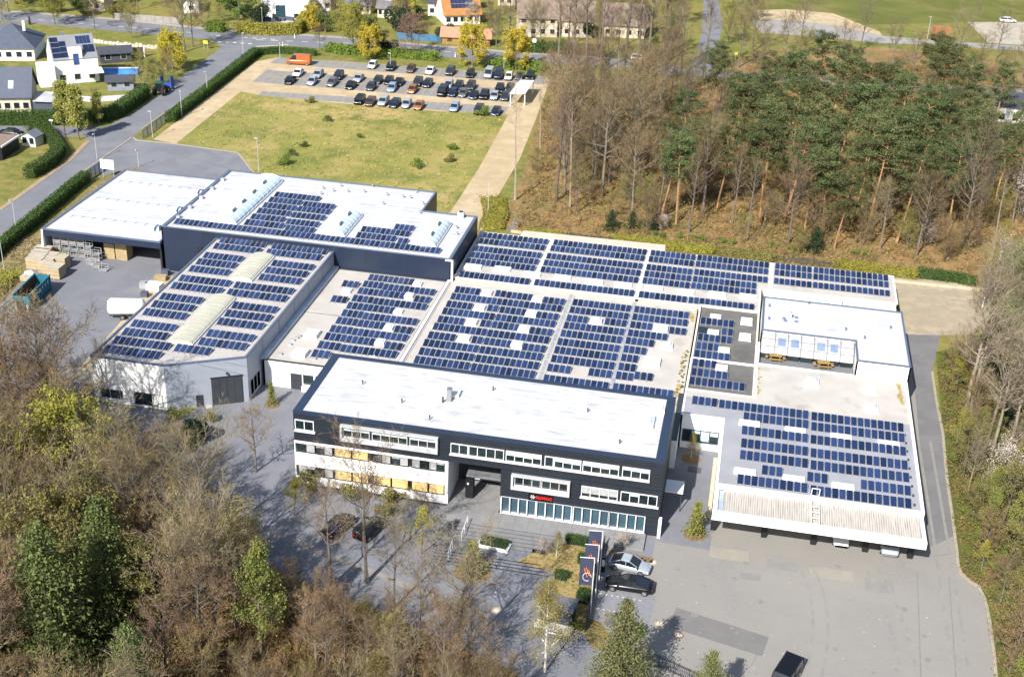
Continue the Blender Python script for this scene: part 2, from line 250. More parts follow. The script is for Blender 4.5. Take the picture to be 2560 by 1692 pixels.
for i, (x, y, w, l, c) in enumerate(((3.6, 117.6, 4.2, 2.0, 0), (9.3, 117.0, 3.2, 1.6, 1), (14.5, 116.8, 4.6, 1.8, 0), (19.5, 116.0, 3.0, 2.4, 1), (6.0, 114.2, 2.2, 1.2, 1))):
    flat('asphalt_repair', [(x-w/2, y-l/2), (x+w/2, y-l/2), (x+w/2, y+l/2), (x-w/2, y+l/2)], 0.014, [M('repair_sand', (.26, .245, .21), .9, .08, .6), M('repair_grey', (.205, .20, .195), .9, .08, .6)][c], px=False)
TRK = M('tyre_track', (.218, .210, .20), .9, .12, .8); OIL = M('oil_spot', (.19, .185, .178), .8, .2, 3); SPK = M('pale_speck', (.42, .40, .36), .9)
for i, (c0, c1, c2) in enumerate((((2010, 1410), (2080, 1520), (2030, 1700)), ((2310, 1100), (2345, 1300), (2400, 1660)), ((2180, 1420), (2240, 1520), (2280, 1710)))):
    for off in (-.75, .75):
        a_, b_, c_ = P(*c0), P(*c1), P(*c2); pts_ = []
        for k in range(13):
            t_ = k/12; q_ = a_*(1-t_)**2+b_*2*t_*(1-t_)+c_*t_*t_; d_ = ((b_-a_)*(1-t_)+(c_-b_)*t_).normalized(); pts_.append((q_+Vector((-d_.y, d_.x, 0))*off, Vector((-d_.y, d_.x, 0))*.16))
        mb = MB(); mb.v = [(v.x, v.y, .0162+.0007*(i*2+(off > 0))) for q_, n_ in pts_ for v in (q_-n_, q_+n_)]; mb.f = [(2*k, 2*k+1, 2*k+3, 2*k+2) for k in range(12)]; mb.mi = [0]*12; structure('tyre_track', mb, TRK)
for nm, n_, r0_, r1_, m_ in (('oil_spots', 22, .12, .45, OIL), ('pale_specks', 40, .04, .10, SPK)):
    mb = MB()
    for k in range(n_):
        q_ = P(rnd.uniform(1600, 2330), rnd.uniform(1400, 1690)); r_ = rnd.uniform(r0_, r1_)
        mb.face([(q_.x+r_*rnd.uniform(.6, 1.2)*math.cos(j*.785), q_.y+r_*rnd.uniform(.6, 1.2)*math.sin(j*.785), .0215) for j in range(8)])
    o = obj(nm, mb, m_); o['kind'] = 'stuff'; tag(o, {'oil_spots': 'dark oil spots scattered on the courtyard asphalt', 'pale_specks': 'pale specks scattered on the courtyard asphalt'}[nm], 'stains')
# parking bays and their painted lines
BAY = M('bay_pavers', (0.215, 0.208, 0.20), 0.9, 0.12, 0.5)
def bays(name, tl, tr, br, bl, n, yellow=False):
    flat(name, [tl, tr, br, bl], 0.020, BAY)
    mb = MB(); a, b, c, d = P(*tl), P(*tr), P(*br), P(*bl)
    for k in range(n+1):
        p = a.lerp(b, k/n); q = d.lerp(c, k/n); u = (b-a).normalized()*0.06
        mb.face([(v.x, v.y, 0.026) for v in (q-u, q+u, p+u, p-u)])
    structure('bay_lines', mb, M('bay_line_paint', (0.30, 0.295, 0.285), 0.85, 0.15, 1))
    return a, b, c, d
bays('parking_bays', (697, 144), (1361, 190), (1361, 212), (675, 158), 34)
bays('parking_bays', (667, 175), (1290, 225), (1280, 257), (631, 205), 32)
bays('parking_bays', (656, 229), (1272, 268), (1258, 289), (645, 239), 32)
a, b = P(652, 190), P(1290, 240); mb = MB(); ribbon(mb, [a, b], 0.35, 0.021, 0.028); structure('bay_edging', mb, LINEY)
# kerbs and road edging
mb = MB()
ribbon(mb, [P(*p) for p in [(2330, 930), (2340, 1000), (2357, 1086), (2367, 1200), (2383, 1310), (2391, 1376), (2394, 1410), (2402, 1433), (2424, 1452), (2446, 1467), (2462, 1500), (2472, 1545), (2485, 1639), (2495, 1760)]], 0.35, 0, 0.13)
structure('kerb', mb, KERB)
mb = MB(); ribbon(mb, [P(*p) for p in [(0, 592), (221, 421), (332, 343), (342, 352), (362, 353), (442, 361), (594, 382), (640, 440)]], 0.35, 0, 0.10); structure('kerb', mb, KERB)
mb = MB(); ribbon(mb, [P(*p) for p in [(0, 524), (173, 401), (205, 368), (221, 353)]], 0.9, 0, 0.06); structure('kerb', mb, M('verge_gravel', (0.30, 0.225, 0.15), 0.9, 0.2, 1))
mb = MB(); ribbon(mb, [P(*p) for p in [(356, 322), (500, 220), (640, 119)]], 0.3, 0, 0.08); structure('kerb', mb, KERB)
mb = MB(); ribbon(mb, [P(*p) for p in [(27, 29), (286, 48), (513, 72), (850, 94), (1072, 114), (1310, 133), (1507, 145), (1620, 158)]], 1.6, 0, 0.05); structure('sidewalk', mb, M('path_slabs', (0.30, 0.27, 0.24), 0.9, 0.12, 1))
mb = MB(); ribbon(mb, [P(*p) for p in [(1278, 580), (1700, 640), (2240, 704), (2480, 729)]], 0.5, 0, 0.35)
structure('kerb', mb, M('sandstone_edge', (0.45, 0.38, 0.27), 0.9, 0.12, 1))
mb = MB(); ribbon(mb, [P(*p) for p in [(420, 690), (300, 830), (215, 925)]], 2.2, 0, 0.04); structure('sidewalk', mb, M('sand_strip', (0.38, 0.31, 0.21), 0.9, 0.15, 1))
mb = MB(); ribbon(mb, [P(*p) for p in [(62, 716), (0, 768), (-120, 850)]], 0.3, 0, 0.10); structure('kerb', mb, M('kerb_grey', (0.25, 0.25, 0.24), 0.9, 0.12, 1))
# dashed lines on the main road
mb = MB()
def dash(p, q, n, w=0.14, fill=0.45, z=0.022):
    a, b = P(*p), P(*q); d = (b-a)/n; s = Vector((-d.y, d.x, 0)).normalized()*w
    for k in range(n):
        u = a+d*k; v = u+d*fill; mb.face([(x.x, x.y, z) for x in (u-s, v-s, v+s, u+s)])
dash((525, 104), (640, 111), 6, 0.3); dash((540, 90), (700, 100), 7, 0.2); dash((640, 100), (830, 108), 5, 0.16)
dash((860, 108), (1700, 178), 26, 0.12, 0.5); dash((30, 45), (500, 84), 14, 0.12, 0.4); dash((640, 117), (720, 113), 1, 0.2, 1)
structure('road_markings', mb, LINE)
mb = MB()
for p, q in (((1500, 1483), (1612, 1503)), ((1494, 1520), (1600, 1541))): dash(p, q, 8, 0.06, 0.3, 0.022)
dash((1255, 1408), (1235, 1500), 9, 0.05, 0.2, 0.026)
structure('bay_studs', mb, LINE)
# ------------------------------------------------------------------ building materials
WHITE = M('white_render', (0.78, 0.78, 0.77), 0.7, 0.04, 0.4)
ROOFW = M('white_membrane', (0.475, 0.48, 0.49), 0.6, 0.04, 0.25, stain=((0.32, 0.335, 0.365), 0.9, 0.555), stretch=(0.45, 2.4, 1))
ROOFC = M('cream_membrane', (0.43, 0.405, 0.375), 0.75, 0.09, 0.3, stain=((0.33, 0.295, 0.25), 0.35, 0.58))
ROOFG = M('grey_bitumen', (0.115, 0.112, 0.105), 0.85, 0.2, 0.35, stain=((0.16, 0.145, 0.10), 0.3, 0.56))
ROOFB = M('pale_blue_membrane', (0.475, 0.48, 0.515), 0.65, 0.06, 0.3, stain=((0.28, 0.28, 0.30), 0.22, 0.66))
ROOFF = M('grey_membrane', (0.285, 0.293, 0.322), 0.75, 0.08, 0.3)
NAVY = M('navy_sheet', (0.013, 0.0225, 0.048), 0.45, 0.1, 0.5)
BLACKC = M('black_cladding', (0.013, 0.018, 0.027), 0.55, 0.12, 0.7)
DARKB = M('dark_joint', (0.006, 0.007, 0.010), 0.7)
TRIM = M('blue_grey_trim', (0.09, 0.12, 0.18), 0.4, 0.08, 1)
CLAD = M('light_grey_cladding', (0.27, 0.30, 0.355), 0.5, 0.05, 0.3)
ANTH = M('anthracite_metal', (0.035, 0.040, 0.050), 0.45, 0.1, 1)
ALU = M('aluminium_white', (0.62, 0.63, 0.65), 0.4, 0.05, 1)
GLASS = M('window_glass', (0.012, 0.022, 0.026), 0.06, 0.5, 0.7, spec=0.9)
GLASSB = M('blue_glass', (0.03, 0.07, 0.10), 0.08, 0.3, 0.5, spec=0.8)
BLINDW = M('blind_mint', (0.50, 0.62, 0.62), 0.8, 0.04, 1)
BLINDY = M('blind_straw', (0.62, 0.46, 0.20), 0.8, 0.08, 1.2)
CURT = M('curtain_grey', (0.32, 0.33, 0.34), 0.8, 0.2, 2)
CONC = M('concrete_pale', (0.40, 0.38, 0.34), 0.85, 0.1, 1)
DOME = M('dome_acrylic', (0.50, 0.60, 0.72), 0.15, 0.06, 1)
VAULT = M('vault_polycarbonate', (0.44, 0.435, 0.355), 0.35, 0.06, 0.6)
VAULTB = M('vault_polycarbonate_blue', (0.47, 0.58, 0.68), 0.2, 0.08, 0.5)
RED = M('sign_red', (0.75, 0.02, 0.02), 0.4, 0.02, 1)
MOSS = M('gravel_moss', (0.32, 0.25, 0.09), 0.95, 0.35, 1.5)

# ------------------------------------------------------------------ solar panel
def panel_mat():
    m = bpy.data.materials.new('solar_cells'); m.use_nodes = True; N = m.node_tree.nodes; L = m.node_tree.links; b = N['Principled BSDF']
    b.inputs['Roughness'].default_value = 0.22; b.inputs['Specular IOR Level'].default_value = 0.32
    tc = N.new('ShaderNodeTexCoord'); br = N.new('ShaderNodeTexBrick'); L.new(tc.outputs['UV'], br.inputs[0])
    br.offset = 0; br.inputs['Scale'].default_value = 1; br.inputs['Brick Width'].default_value = 0.131; br.inputs['Row Height'].default_value = 0.131; br.inputs['Mortar Size'].default_value = 0.004
    br.inputs['Color1'].default_value = (0.0105, 0.022, 0.064, 1); br.inputs['Color2'].default_value = (0.015, 0.029, 0.080, 1); br.inputs['Mortar'].default_value = (0.03, 0.05, 0.11, 1)
    oi = N.new('ShaderNodeObjectInfo'); mr = N.new('ShaderNodeMapRange'); mr.inputs[3].default_value = 0.6; mr.inputs[4].default_value = 1.6; L.new(oi.outputs['Random'], mr.inputs[0])
    hs = N.new('ShaderNodeHueSaturation'); L.new(br.outputs[0], hs.inputs['Color']); L.new(mr.outputs[0], hs.inputs['Value']); L.new(hs.outputs[0], b.inputs['Base Color'])
    return m
CELLS = panel_mat(); PFRAME = M('panel_frame', (0.42, 0.43, 0.45), 0.35, 0.04, 1, metal=0.3); FOOT = M('ballast_foot', (0.30, 0.27, 0.24), 0.9)
def panel_mesh(tilt):
    w, l, t = 0.73, 1.60, 0.04; mb = MB(); ca, sa = math.cos(tilt), math.sin(tilt)
    def q(u, v, n): return (u, v*ca-n*sa, 0.22+v*sa+n*ca)
    fr = 0.035
    mb.hexa([q(-w/2, -l/2, 0), q(w/2, -l/2, 0), q(w/2, l/2, 0), q(-w/2, l/2, 0)], [q(-w/2, -l/2, t), q(w/2, -l/2, t), q(w/2, l/2, t), q(-w/2, l/2, t)], 1)
    i = len(mb.v); mb.face([q(-w/2+fr, -l/2+fr, t+.004), q(w/2-fr, -l/2+fr, t+.004), q(w/2-fr, l/2-fr, t+.004), q(-w/2+fr, l/2-fr, t+.004)], 0)
    zb = 0.22+(l/2)*sa
    mb.face([(w/2-.05, l/2*ca, 0.0), (-w/2+.05, l/2*ca, 0.0), (-w/2+.05, l/2*ca-.02, zb), (w/2-.05, l/2*ca-.02, zb)], 1)   # wind plate at the back
    mb.box(-0.40, -0.34, -l/2*ca-.25, l/2*ca+.1, 0.0, 0.06, 2)                                                          # rail
    me = mb.mesh('solar_panel', [CELLS, PFRAME, FOOT])
    uv = me.uv_layers.new(name='UVMap')
    for p in me.polygons:
        for li, vi in zip(p.loop_indices, p.vertices):
            v = me.vertices[vi].co; uv.data[li].uv = (v.x+2, v.y+2)
    return me
PM = panel_mesh(R(13))
def panels(key, parent, z, dz=0.0):
    L = wloc(parent)
    k = 0
    for (x0, y, n, pit) in PANELS[key]:
        for i in range(n):
            if k == 299 and key == 'long': pass
            o = bpy.data.objects.new('solar_panel', PM); COL.objects.link(o); o.parent = parent
            o.location = (x0+i*pit-L.x, y-0.1-L.y, z+dz-L.z); o.rotation_euler = (rnd.uniform(-.012, .012), 0, rnd.uniform(-.004, .004)); k += 1
def hatch(parent, x, y, z, w=1.25, l=1.4, h=0.42, dome=True, mat=None):
    """roof light: curb with an acrylic dome"""
    mb = MB().hexa([(x-w/2-.08, y-l/2-.08, z), (x+w/2+.08, y-l/2-.08, z), (x+w/2+.08, y+l/2+.08, z), (x-w/2-.08, y+l/2+.08, z)], [(x-w/2, y-l/2, z+h), (x+w/2, y-l/2, z+h), (x+w/2, y+l/2, z+h), (x-w/2, y+l/2, z+h)])
    c = obj('roof_light', mb, WHITE, parent)
    if dome:
        mb = MB(); w2, l2 = w/2-.08, l/2-.08
        mb.hexa([(x-w2, y-l2, z+h), (x+w2, y-l2, z+h), (x+w2, y+l2, z+h), (x-w2, y+l2, z+h)], [(x-w2*.6, y-l2*.6, z+h+.2), (x+w2*.6, y-l2*.6, z+h+.2), (x+w2*.6, y+l2*.6, z+h+.2), (x-w2*.6, y+l2*.6, z+h+.2)])
        obj('dome', mb, mat or DOME, c)
    return c
def moss(parent, x0, x1, y0, y1, z, n):
    for k in range(n):
        cx, cy, r = rnd.uniform(x0, x1), y0+(y1-y0)*(k+rnd.random())/n, (x1-x0)*rnd.uniform(.35, .75); e = rnd.uniform(1, 2.4)
        pl_ = [(cx+r*rnd.uniform(.5, 1)*math.cos(j*.5236), cy+r*e*rnd.uniform(.5, 1)*math.sin(j*.5236)) for j in range(12)]
        obj('moss_patch', MB().prism(pl_, z+.003, z+.02+.002*k), MOSS, parent)
def vent(parent, x, y, z, h=0.55, r=0.13, mat=None):
    mb = MB().tube((x, y, z), (x, y, z+h), r*.7, n=8).tube((x, y, z+h*.8), (x, y, z+h), r*1.2, r*1.1, n=8); return obj('vent_pipe', mb, mat or ANTH, parent)
def vault(parent, x0, x1, y0, y1, z, rise, ribs, mat, nseg=10, ribmat=None, along='y', name='skylight_vault'):
    """barrel rooflight running along y (or x) on a low curb, with ribs as a part"""
    def pt(a, t, up=0): 
        ang = math.pi*t; 
        if along == 'y':
            c, h = (x0+x1)/2, (x1-x0)/2; return (c-h*math.cos(ang), a, z+.25+(rise+up)*math.sin(ang))
        c, h = (y0+y1)/2, (y1-y0)/2; return (a, c-h*math.cos(ang), z+.25+(rise+up)*math.sin(ang))
    a0, a1 = (y0, y1) if along == 'y' else (x0, x1)
    mb = MB()
    mb.box(x0-.1, x1+.1, y0-.1, y1+.1, z, z+.25, 1)
    for k in range(nseg):
        q = [pt(a0, k/nseg), pt(a0, (k+1)/nseg), pt(a1, (k+1)/nseg), pt(a1, k/nseg)]
        mb.face(q[::-1] if along == 'y' else q, 0)
    mb.face([pt(a0, k/nseg) for k in range(nseg+1)], 0); mb.face([pt(a1, k/nseg) for k in range(nseg, -1, -1)], 0)
    o = obj(name, mb, [mat, ALU], parent)
    for j in range(ribs+1):
        a = a0+(a1-a0)*j/ribs; rb = MB()
        for k in range(nseg): rb.tube(pt(a, k/nseg, .02), pt(a, (k+1)/nseg, .02), .045, n=4, cap=False)
        obj('vault_rib', rb, ribmat or ALU, o)
    return o
def edge(parent, poly, z, w, h, mat, name='parapet'):
    """raised roof edge following a closed outline, mitred inwards"""
    n = len(poly); mb = MB(); A = sum(poly[i][0]*poly[(i+1) % n][1]-poly[(i+1) % n][0]*poly[i][1] for i in range(n))
    sg = 1 if A > 0 else -1; ins = []
    ws = w if isinstance(w, (list, tuple)) else [w]*n
    for i in range(n):
        p0, p1, p2 = (Vector(poly[(i+k-1) % n]) for k in range(3))
        d1, d2 = (p1-p0).normalized(), (p2-p1).normalized(); n1, n2 = Vector((-d1.y, d1.x))*sg, Vector((-d2.y, d2.x))*sg
        w1, w2 = ws[(i-1) % n], ws[i]
        den = n1.x*n2.y-n1.y*n2.x
        if abs(den) < 1e-4: ins.append(p1+n2*w2)
        else:
            c1, c2 = n1.dot(p1)+w1, n2.dot(p1)+w2
            ins.append(Vector(((c1*n2.y-c2*n1.y)/den, (n1.x*c2-n2.x*c1)/den)))
    for i in range(n):
        j = (i+1) % n; q = [poly[i], poly[j], ins[j], ins[i]]
        if sg < 0: q = q[::-1]
        mb.hexa([(p[0], p[1], z) for p in q], [(p[0], p[1], z+h) for p in q])
    return obj(name, mb, mat, parent)
def window(parent, x0, x1, z0, z1, y, n=1, frame=None, pane=None, fw=0.06, proud=0.07, blind=None, frac=0.0, name='window', side=False):
    """window on a wall that faces -y at plane y (or +x at plane x=y when side): frame with its panes"""
    frame = frame or ALU; pane = pane or GLASS
    def B(mb, a0, a1, b0, b1, c0, c1): # a along wall, c depth outwards
        if side: mb.box(y+c0, y+c1, a0, a1, b0, b1)
        else: mb.box(a0, a1, y-c1, y-c0, b0, b1)
    f = MB(); w = (x1-x0)/n
    B(f, x0, x1, z1-fw, z1, 0, proud); B(f, x0, x1, z0, z0+fw, 0, proud)
    for k in range(n+1):
        c = x0+w*k; a0 = c-fw/2 if 0 < k < n else (c if k == 0 else c-fw); B(f, a0, a0+fw, z0+fw, z1-fw, 0, proud)
    o = obj(name, f, frame, parent)
    for k in range(n):
        g = MB(); B(g, x0+w*k+fw*.5, x0+w*(k+1)-fw*.5, z0+fw, z1-fw, 0.004, 0.02); obj('pane', g, pane, o)
        fr = frac(k) if callable(frac) else frac
        if blind and fr > 0.02:
            g = MB(); B(g, x0+w*k+fw*.6, x0+w*(k+1)-fw*.6, z1-fw-(z1-z0-2*fw)*fr, z1-fw-.003, 0.024, 0.04); obj('blind', g, blind, o)
    return o
# ------------------------------------------------------------------ office building
OF = thing('office_building', 'long black and white office block with ribbon windows and red lettering', 'office building', (-25, 126, 0))
X0, X1, Y0, Y1, ZR = -46.3, -4.4, 119.0, 133.3, 9.8
mb = MB(); mb.box(X0+.12, X1-.12, Y0+.35, Y1-.1, 5.95, ZR-.22); mb.box(-22.2, X1-.12, Y0+.35, Y1-.1, 0, 5.95); mb.box(X0+.3, -28.4, Y0+.45, Y1-.1, 0, 5.95); mb.box(-28.4, -22.2, 124.75, Y1-.1, 0, 5.95)
obj('recess_wall', MB().box(-28.2, -22.25, 124.6, 124.745, .3, 5.94), M('recess_grey', (.10, .105, .115), .6, .1, 1), OF)
obj('wall', mb, DARKB, OF)
obj('roof', MB().box(X0+.5, X1-.5, Y0+.25, Y1-.4, ZR-.22, ZR-.06), ROOFW, OF)
edge(OF, [(X0, Y0), (X1, Y0), (X1, Y1), (X0, Y1)], ZR-.35, [0.32, 1.0, 0.7, 0.95], .42, M('navy_parapet', (0.022, 0.034, 0.066), 0.35, 0.06, 0.5))
def boards(xa, xb, za, zb, n, y=Y0, seg=4.2, side=None):
    """black cladding boards, one object per board, joints recessed"""
    h = (zb-za)/n; ns = max(1, round((xb-xa)/seg)); w = (xb-xa)/ns; cache = {}
    for r in range(n):
        for s in range(ns):
            key = (round(h, 3), round(w, 3), side)
            if key not in cache:
                b_ = MB().box(0.008, w-.008, 0, 0.35, .014, h-.014) if side is None else MB().box(-.35 if side > 0 else 0, 0 if side > 0 else .35, 0.008, w-.008, .014, h-.014)
                cache[key] = b_.mesh('cladding_board', BLACKC)
            o = bpy.data.objects.new('cladding_board', cache[key]); COL.objects.link(o); o.parent = OF; L = wloc(OF)
            o.location = ((xa+w*s, y, za+h*r) if side is None else (y, xa+w*s, za+h*r)); o.location -= L
boards(X0, X1, 5.98, ZR-.36, 7)
boards(-22.25, X1, 2.42, 5.94, 7, seg=4.4)
boards(-5.85, X1, 0.0, 2.40, 4, seg=2)
boards(Y0+.36, Y1, 0.0, ZR-.36, 16, y=X1, seg=4.7, side=1)
boards(Y0+.36, Y1, 5.98, ZR-.36, 7, y=X0, seg=4.7, side=-1)
obj('corner_post', MB().box(X1+.003, X1+.35, Y0-.3, Y0+.35, 0, 2.4), WHITE, OF)
# white wing: spandrel bands, strips of windows with straw blinds
mb = MB()
for za, zb in ((0.3, 1.22), (2.72, 4.28), (5.66, 5.97)): mb.box(X0, -28.25, Y0-.02, Y0+.5, za, zb)
for xa, xb in ((X0, X0+.10), (-28.62, -28.25)): mb.box(xa, xb, Y0-.02, Y0+.5, 1.22, 2.72); mb.box(xa, xb, Y0-.02, Y0+.5, 4.28, 5.66)
mb.box(-28.40, -28.25, Y0+.5, 124.6, 0.3, 5.97); mb.box(X0, X0+.2, Y0+.5, Y1, 0.3, 5.97)
obj('white_band', mb, WHITE, OF)
obj('plinth', MB().box(X0+.15, -28.3, Y0+.08, Y0+.5, 0, .3), ANTH, OF)
for zb, blinds in ((4.3, {2: 1, 3: 1}), (1.24, {2: 1, 3: 1, 4: 1, 5: 1, 6: 1, 7: 1})):
    xs = [(-46.1, -43.9), (-43.9, -41.8), (-41.7, -39.6), (-39.6, -37.6), (-37.1, -34.95), (-34.95, -32.9), (-32.6, -30.6), (-30.6, -28.7)]
    for i, (xa, xb) in enumerate(xs):
        nn = 1 if i in blinds else 2
        window(OF, xa+.04, xb-.04, zb+.03, zb+1.33, Y0+.30, nn, frame=DARKB, pane=GLASS, proud=.08, blind=BLINDY if i in blinds else CURT, frac=0.97 if i in blinds else (lambda k, i=i, zb=zb: [0.0, .95, .95, 0.3][(i*3+k*2+int(zb)) % 4]))
# projecting framed windows of the upper floor
def frame_box(xa, xb, za, zb, t=.42, d=.45):
    mb = MB()
    mb.box(xa, xb, Y0-d, Y0-.003, zb-.22, zb); mb.box(xa, xb, Y0-d, Y0-.003, za, za+t); mb.box(xa, xa+.25, Y0-d, Y0-.003, za+t, zb-.22); mb.box(xb-.25, xb, Y0-d, Y0-.003, za+t, zb-.22)
    return obj('window_surround', mb, M('surround_grey', (.42, .43, .45), .5, .04, 1), OF)
frame_box(-40.7, -29.4, 6.95, 9.0)
for xa, n in ((-40.4, 3), (-37.05, 4), (-32.7, 3)): window(OF, xa, xa+n*1.02, 7.36, 8.75, Y0, n, blind=BLINDW, frac=lambda k: .38, proud=.1)
frame_box(-21.0, -14.4, 3.75, 5.66, t=.4)
for xa, n in ((-20.65, 3), (-17.6, 3)): window(OF, xa, xa+n*.98, 4.15, 5.43, Y0, n, proud=.1, blind=BLINDW, frac=lambda k: [0, .05, 0.25][k % 3])
window(OF, -46.1, -43.85, 7.45, 8.8, Y0, 2, proud=.12, fw=.1)
window(OF, 119.6, 121.6, 7.45, 8.8, X0-.0, 1, side=True, proud=-.1) if False else None
for xa, n, fr in ((-28.0, 2, 0), (-25.95, 4, .02), (-21.75, 4, .45), (-17.4, 1, 0), (-16.35, 3, .42), (-13.2, 4, .42), (-8.85, 3, .3)):
    window(OF, xa, xa+n*1.0, 7.12, 8.48, Y0, n, proud=.12, fw=.085, blind=BLINDW, frac=lambda k, fr=fr: fr+.04*((k*7) % 3-1) if fr > .1 else 0)
obj('sill', MB().box(-28.1, -5.8, Y0-.3, Y0-.003, 7.0, 7.11), ALU, OF)
obj('sill', MB().box(-46.15, -43.7, Y0-.3, Y0-.003, 7.3, 7.44), ALU, OF)
window(OF, -13.15, -9.1, 3.9, 5.3, Y0, 4, proud=.12, blind=CURT, frac=lambda k: .68, fw=.08)
window(OF, -8.8, -4.75, 3.9, 5.3, Y0, 4, proud=.12, blind=BLINDW, frac=lambda k: [0, .3, 0, 0][k], fw=.09)
obj('sill', MB().box(-13.25, -4.55, Y0-.3, Y0-.003, 3.78, 3.89), ALU, OF)
# glazed ground floor with white fins
for k, xa in enumerate((-22.05, -18.0, -13.85, -9.85)):
    n = 4 if k < 3 else 4
    w_ = window(OF, xa, xa+3.95, 0.34, 2.38, Y0+.1, n, proud=.06, pane=GLASSB, fw=.07)
    fin = MB()
    for j in range(n+1): fin.box(xa+j*3.95/n-.06, xa+j*3.95/n+.06, Y0-.28, Y0+.035, .34, 2.38)
    obj('window_fin', fin, ALU, w_)
obj('sill', MB().box(-22.15, -5.8, Y0-.3, Y0-.003, 0.24, 0.335), ALU, OF)
# entrance recess
mb = MB().box(-28.2, -22.3, 119.5, 124.5, 5.70, 5.94); obj('recess_ceiling', mb, ANTH, OF)
obj('entrance_canopy', MB().box(-26.6, -22.25, 121.0, 124.55, 3.0, 3.25), M('canopy_grey', (0.16, 0.17, 0.18), .6), OF)
window(OF, -26.4, -22.4, 0.5, 2.7, 124.58, 4, pane=GLASSB, proud=.08)
d_ = obj('door', MB().box(-27.9, -26.6, 124.45, 124.55, .46, 2.7), ANTH, OF); obj('handle', MB().box(-26.8, -26.74, 124.36, 124.44, 1.0, 1.9), ALU, d_)
window(OF, -27.9, -22.5, 3.4, 5.4, 124.58, 5, pane=GLASS, proud=.08)
column = obj('entrance_pillar', MB().box(-26.6, -25.7, 120.6, 121.5, .45, 2.9), DARKB, OF)
obj('notice', MB().box(-26.4, -26.2, 120.58, 120.597, 2.2, 2.45), WHITE, column)
# roof equipment
for x, y in ((-40.6, 127), (-14, 127.4), (-9.6, 121.5), (-31, 121.2), (-25.5, 129.5), (-35, 124)): vent(OF, x, y, ZR-.06, .5 if x > -41 else .7, .09)
ch = obj('chimney_flue', MB().box(-30.2, -29.6, 125.6, 126.3, ZR-.06, ZR+1.5), M('zinc', (0.30, 0.31, 0.33), .35, metal=.5), OF); obj('flue_base', MB().box(-30.9, -29.0, 126.6, 128.1, ZR-.06, ZR+.35), WHITE, OF)
obj('flue_pipe', MB().tube((-30.5, 125.3, ZR-.06), (-30.5, 125.3, ZR+.7), .12), ANTH, OF)
hatch(OF, -7.3, 126.6, ZR-.06, 1.9, 2.6, .4, mat=DOME); hatch(OF, -5.9+.0, 129.8, ZR-.06, .9, .9, .4)
# sign with emblem and letters
SG = obj('sign', MB().box(-19.0, -16.25, Y0-.16, Y0-.003, 2.52, 3.50), M('sign_black', (0.004, 0.004, 0.005), .3), OF)
def text(name, s, size, loc, rot, mat, parent, bold=.02, depth=.012):
    cu = bpy.data.curves.new(name, 'FONT'); cu.body = s; cu.size = size; cu.offset = bold; cu.extrude = depth; cu.resolution_u = 3; cu.align_x = 'CENTER'; cu.align_y = 'CENTER'
    t = bpy.data.objects.new(name, cu); COL.objects.link(t); bpy.context.view_layer.update()
    me = bpy.data.meshes.new_from_object(t); bpy.data.objects.remove(t)
    me.materials.clear(); me.materials.append(mat)
    me.transform(Matrix.Translation(loc) @ rot.to_4x4())
    return obj(name, me, None, parent)
FRONT = Matrix.Rotation(R(90), 3, 'X')
text('lettering', 'RUWAC', .50, Vector((-17.22, Y0-.185, 2.98)), FRONT, M('sign_red_glow', (0.8, 0.015, 0.015), .4, emit=((1, .03, .03), .12)), SG, .012)  # red letters are given a faint added glow of their own
mb = MB()
for k in range(6):
    a = k*math.pi/3; u = Vector((math.cos(a), 0, math.sin(a))); v = Vector((math.cos(a+.75), 0, math.sin(a+.75))); c = Vector((-18.5, Y0-.18, 3.0))
    mb.tube(c+u*.07, c+u*.22, .028, n=5); mb.tube(c+u*.20, c+u*.16+v*.14, .026, n=5)
obj('emblem', mb, M('sign_white', (0.8, .8, .8), .4), SG)
# terrace, steps, rails
structure('terrace', MB().box(-28.2, -5.6, 115.8, 118.66, 0, .34).box(-28.2, -22.3, 118.66, 124.4, 0, .34), M('terrace_slabs', (0.20, 0.20, 0.205), .85, .1, 1.2))
mb = MB()
for k in range(5): mb.box(-28.0, -13.5-k*.6, 115.8-(k+1)*.62, 115.8-k*.62-.002, 0, .34-(k+1)*.058)
structure('steps', mb, M('step_stone', (0.175, 0.178, 0.19), .85, .1, 1))
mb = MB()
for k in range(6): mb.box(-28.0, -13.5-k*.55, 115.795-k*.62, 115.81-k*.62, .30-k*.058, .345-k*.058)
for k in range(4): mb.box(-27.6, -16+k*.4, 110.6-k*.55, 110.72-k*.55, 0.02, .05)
structure('step_edges', mb, M('step_dark_joint', (0.03, 0.03, 0.035), .9))  # near-black strips along the step edges
mb = MB()
for k in range(10): mb.box(-21.8+k*1.6, -21.77+k*1.6, 115.85, 118.6, .34, .346)
structure('slab_joints', mb, M('joint_dark', (0.10, 0.10, 0.105), .9))
for i, (p, q, lab) in enumerate(((( -25.2, 115.9), (-25.2, 113.0), 'thin steel handrail running down the upper flight of entrance steps'), ((-25.8, 111.3), (-25.8, 109.3), 'thin steel handrail on the lower flight of entrance steps'))):
    t = thing('handrail', lab, 'handrail', (p[0], p[1], 0.0)); mb = MB().tube((p[0], p[1], 1.2), (q[0], q[1], .95), .045)
    obj('rail', mb, ALU, t)
    for f in (0, .5, 1): obj('post', MB().tube((p[0], p[1]+(q[1]-p[1])*f, 0.0), (p[0], p[1]+(q[1]-p[1])*f, 1.2-.25*f), .035), ALU, t)

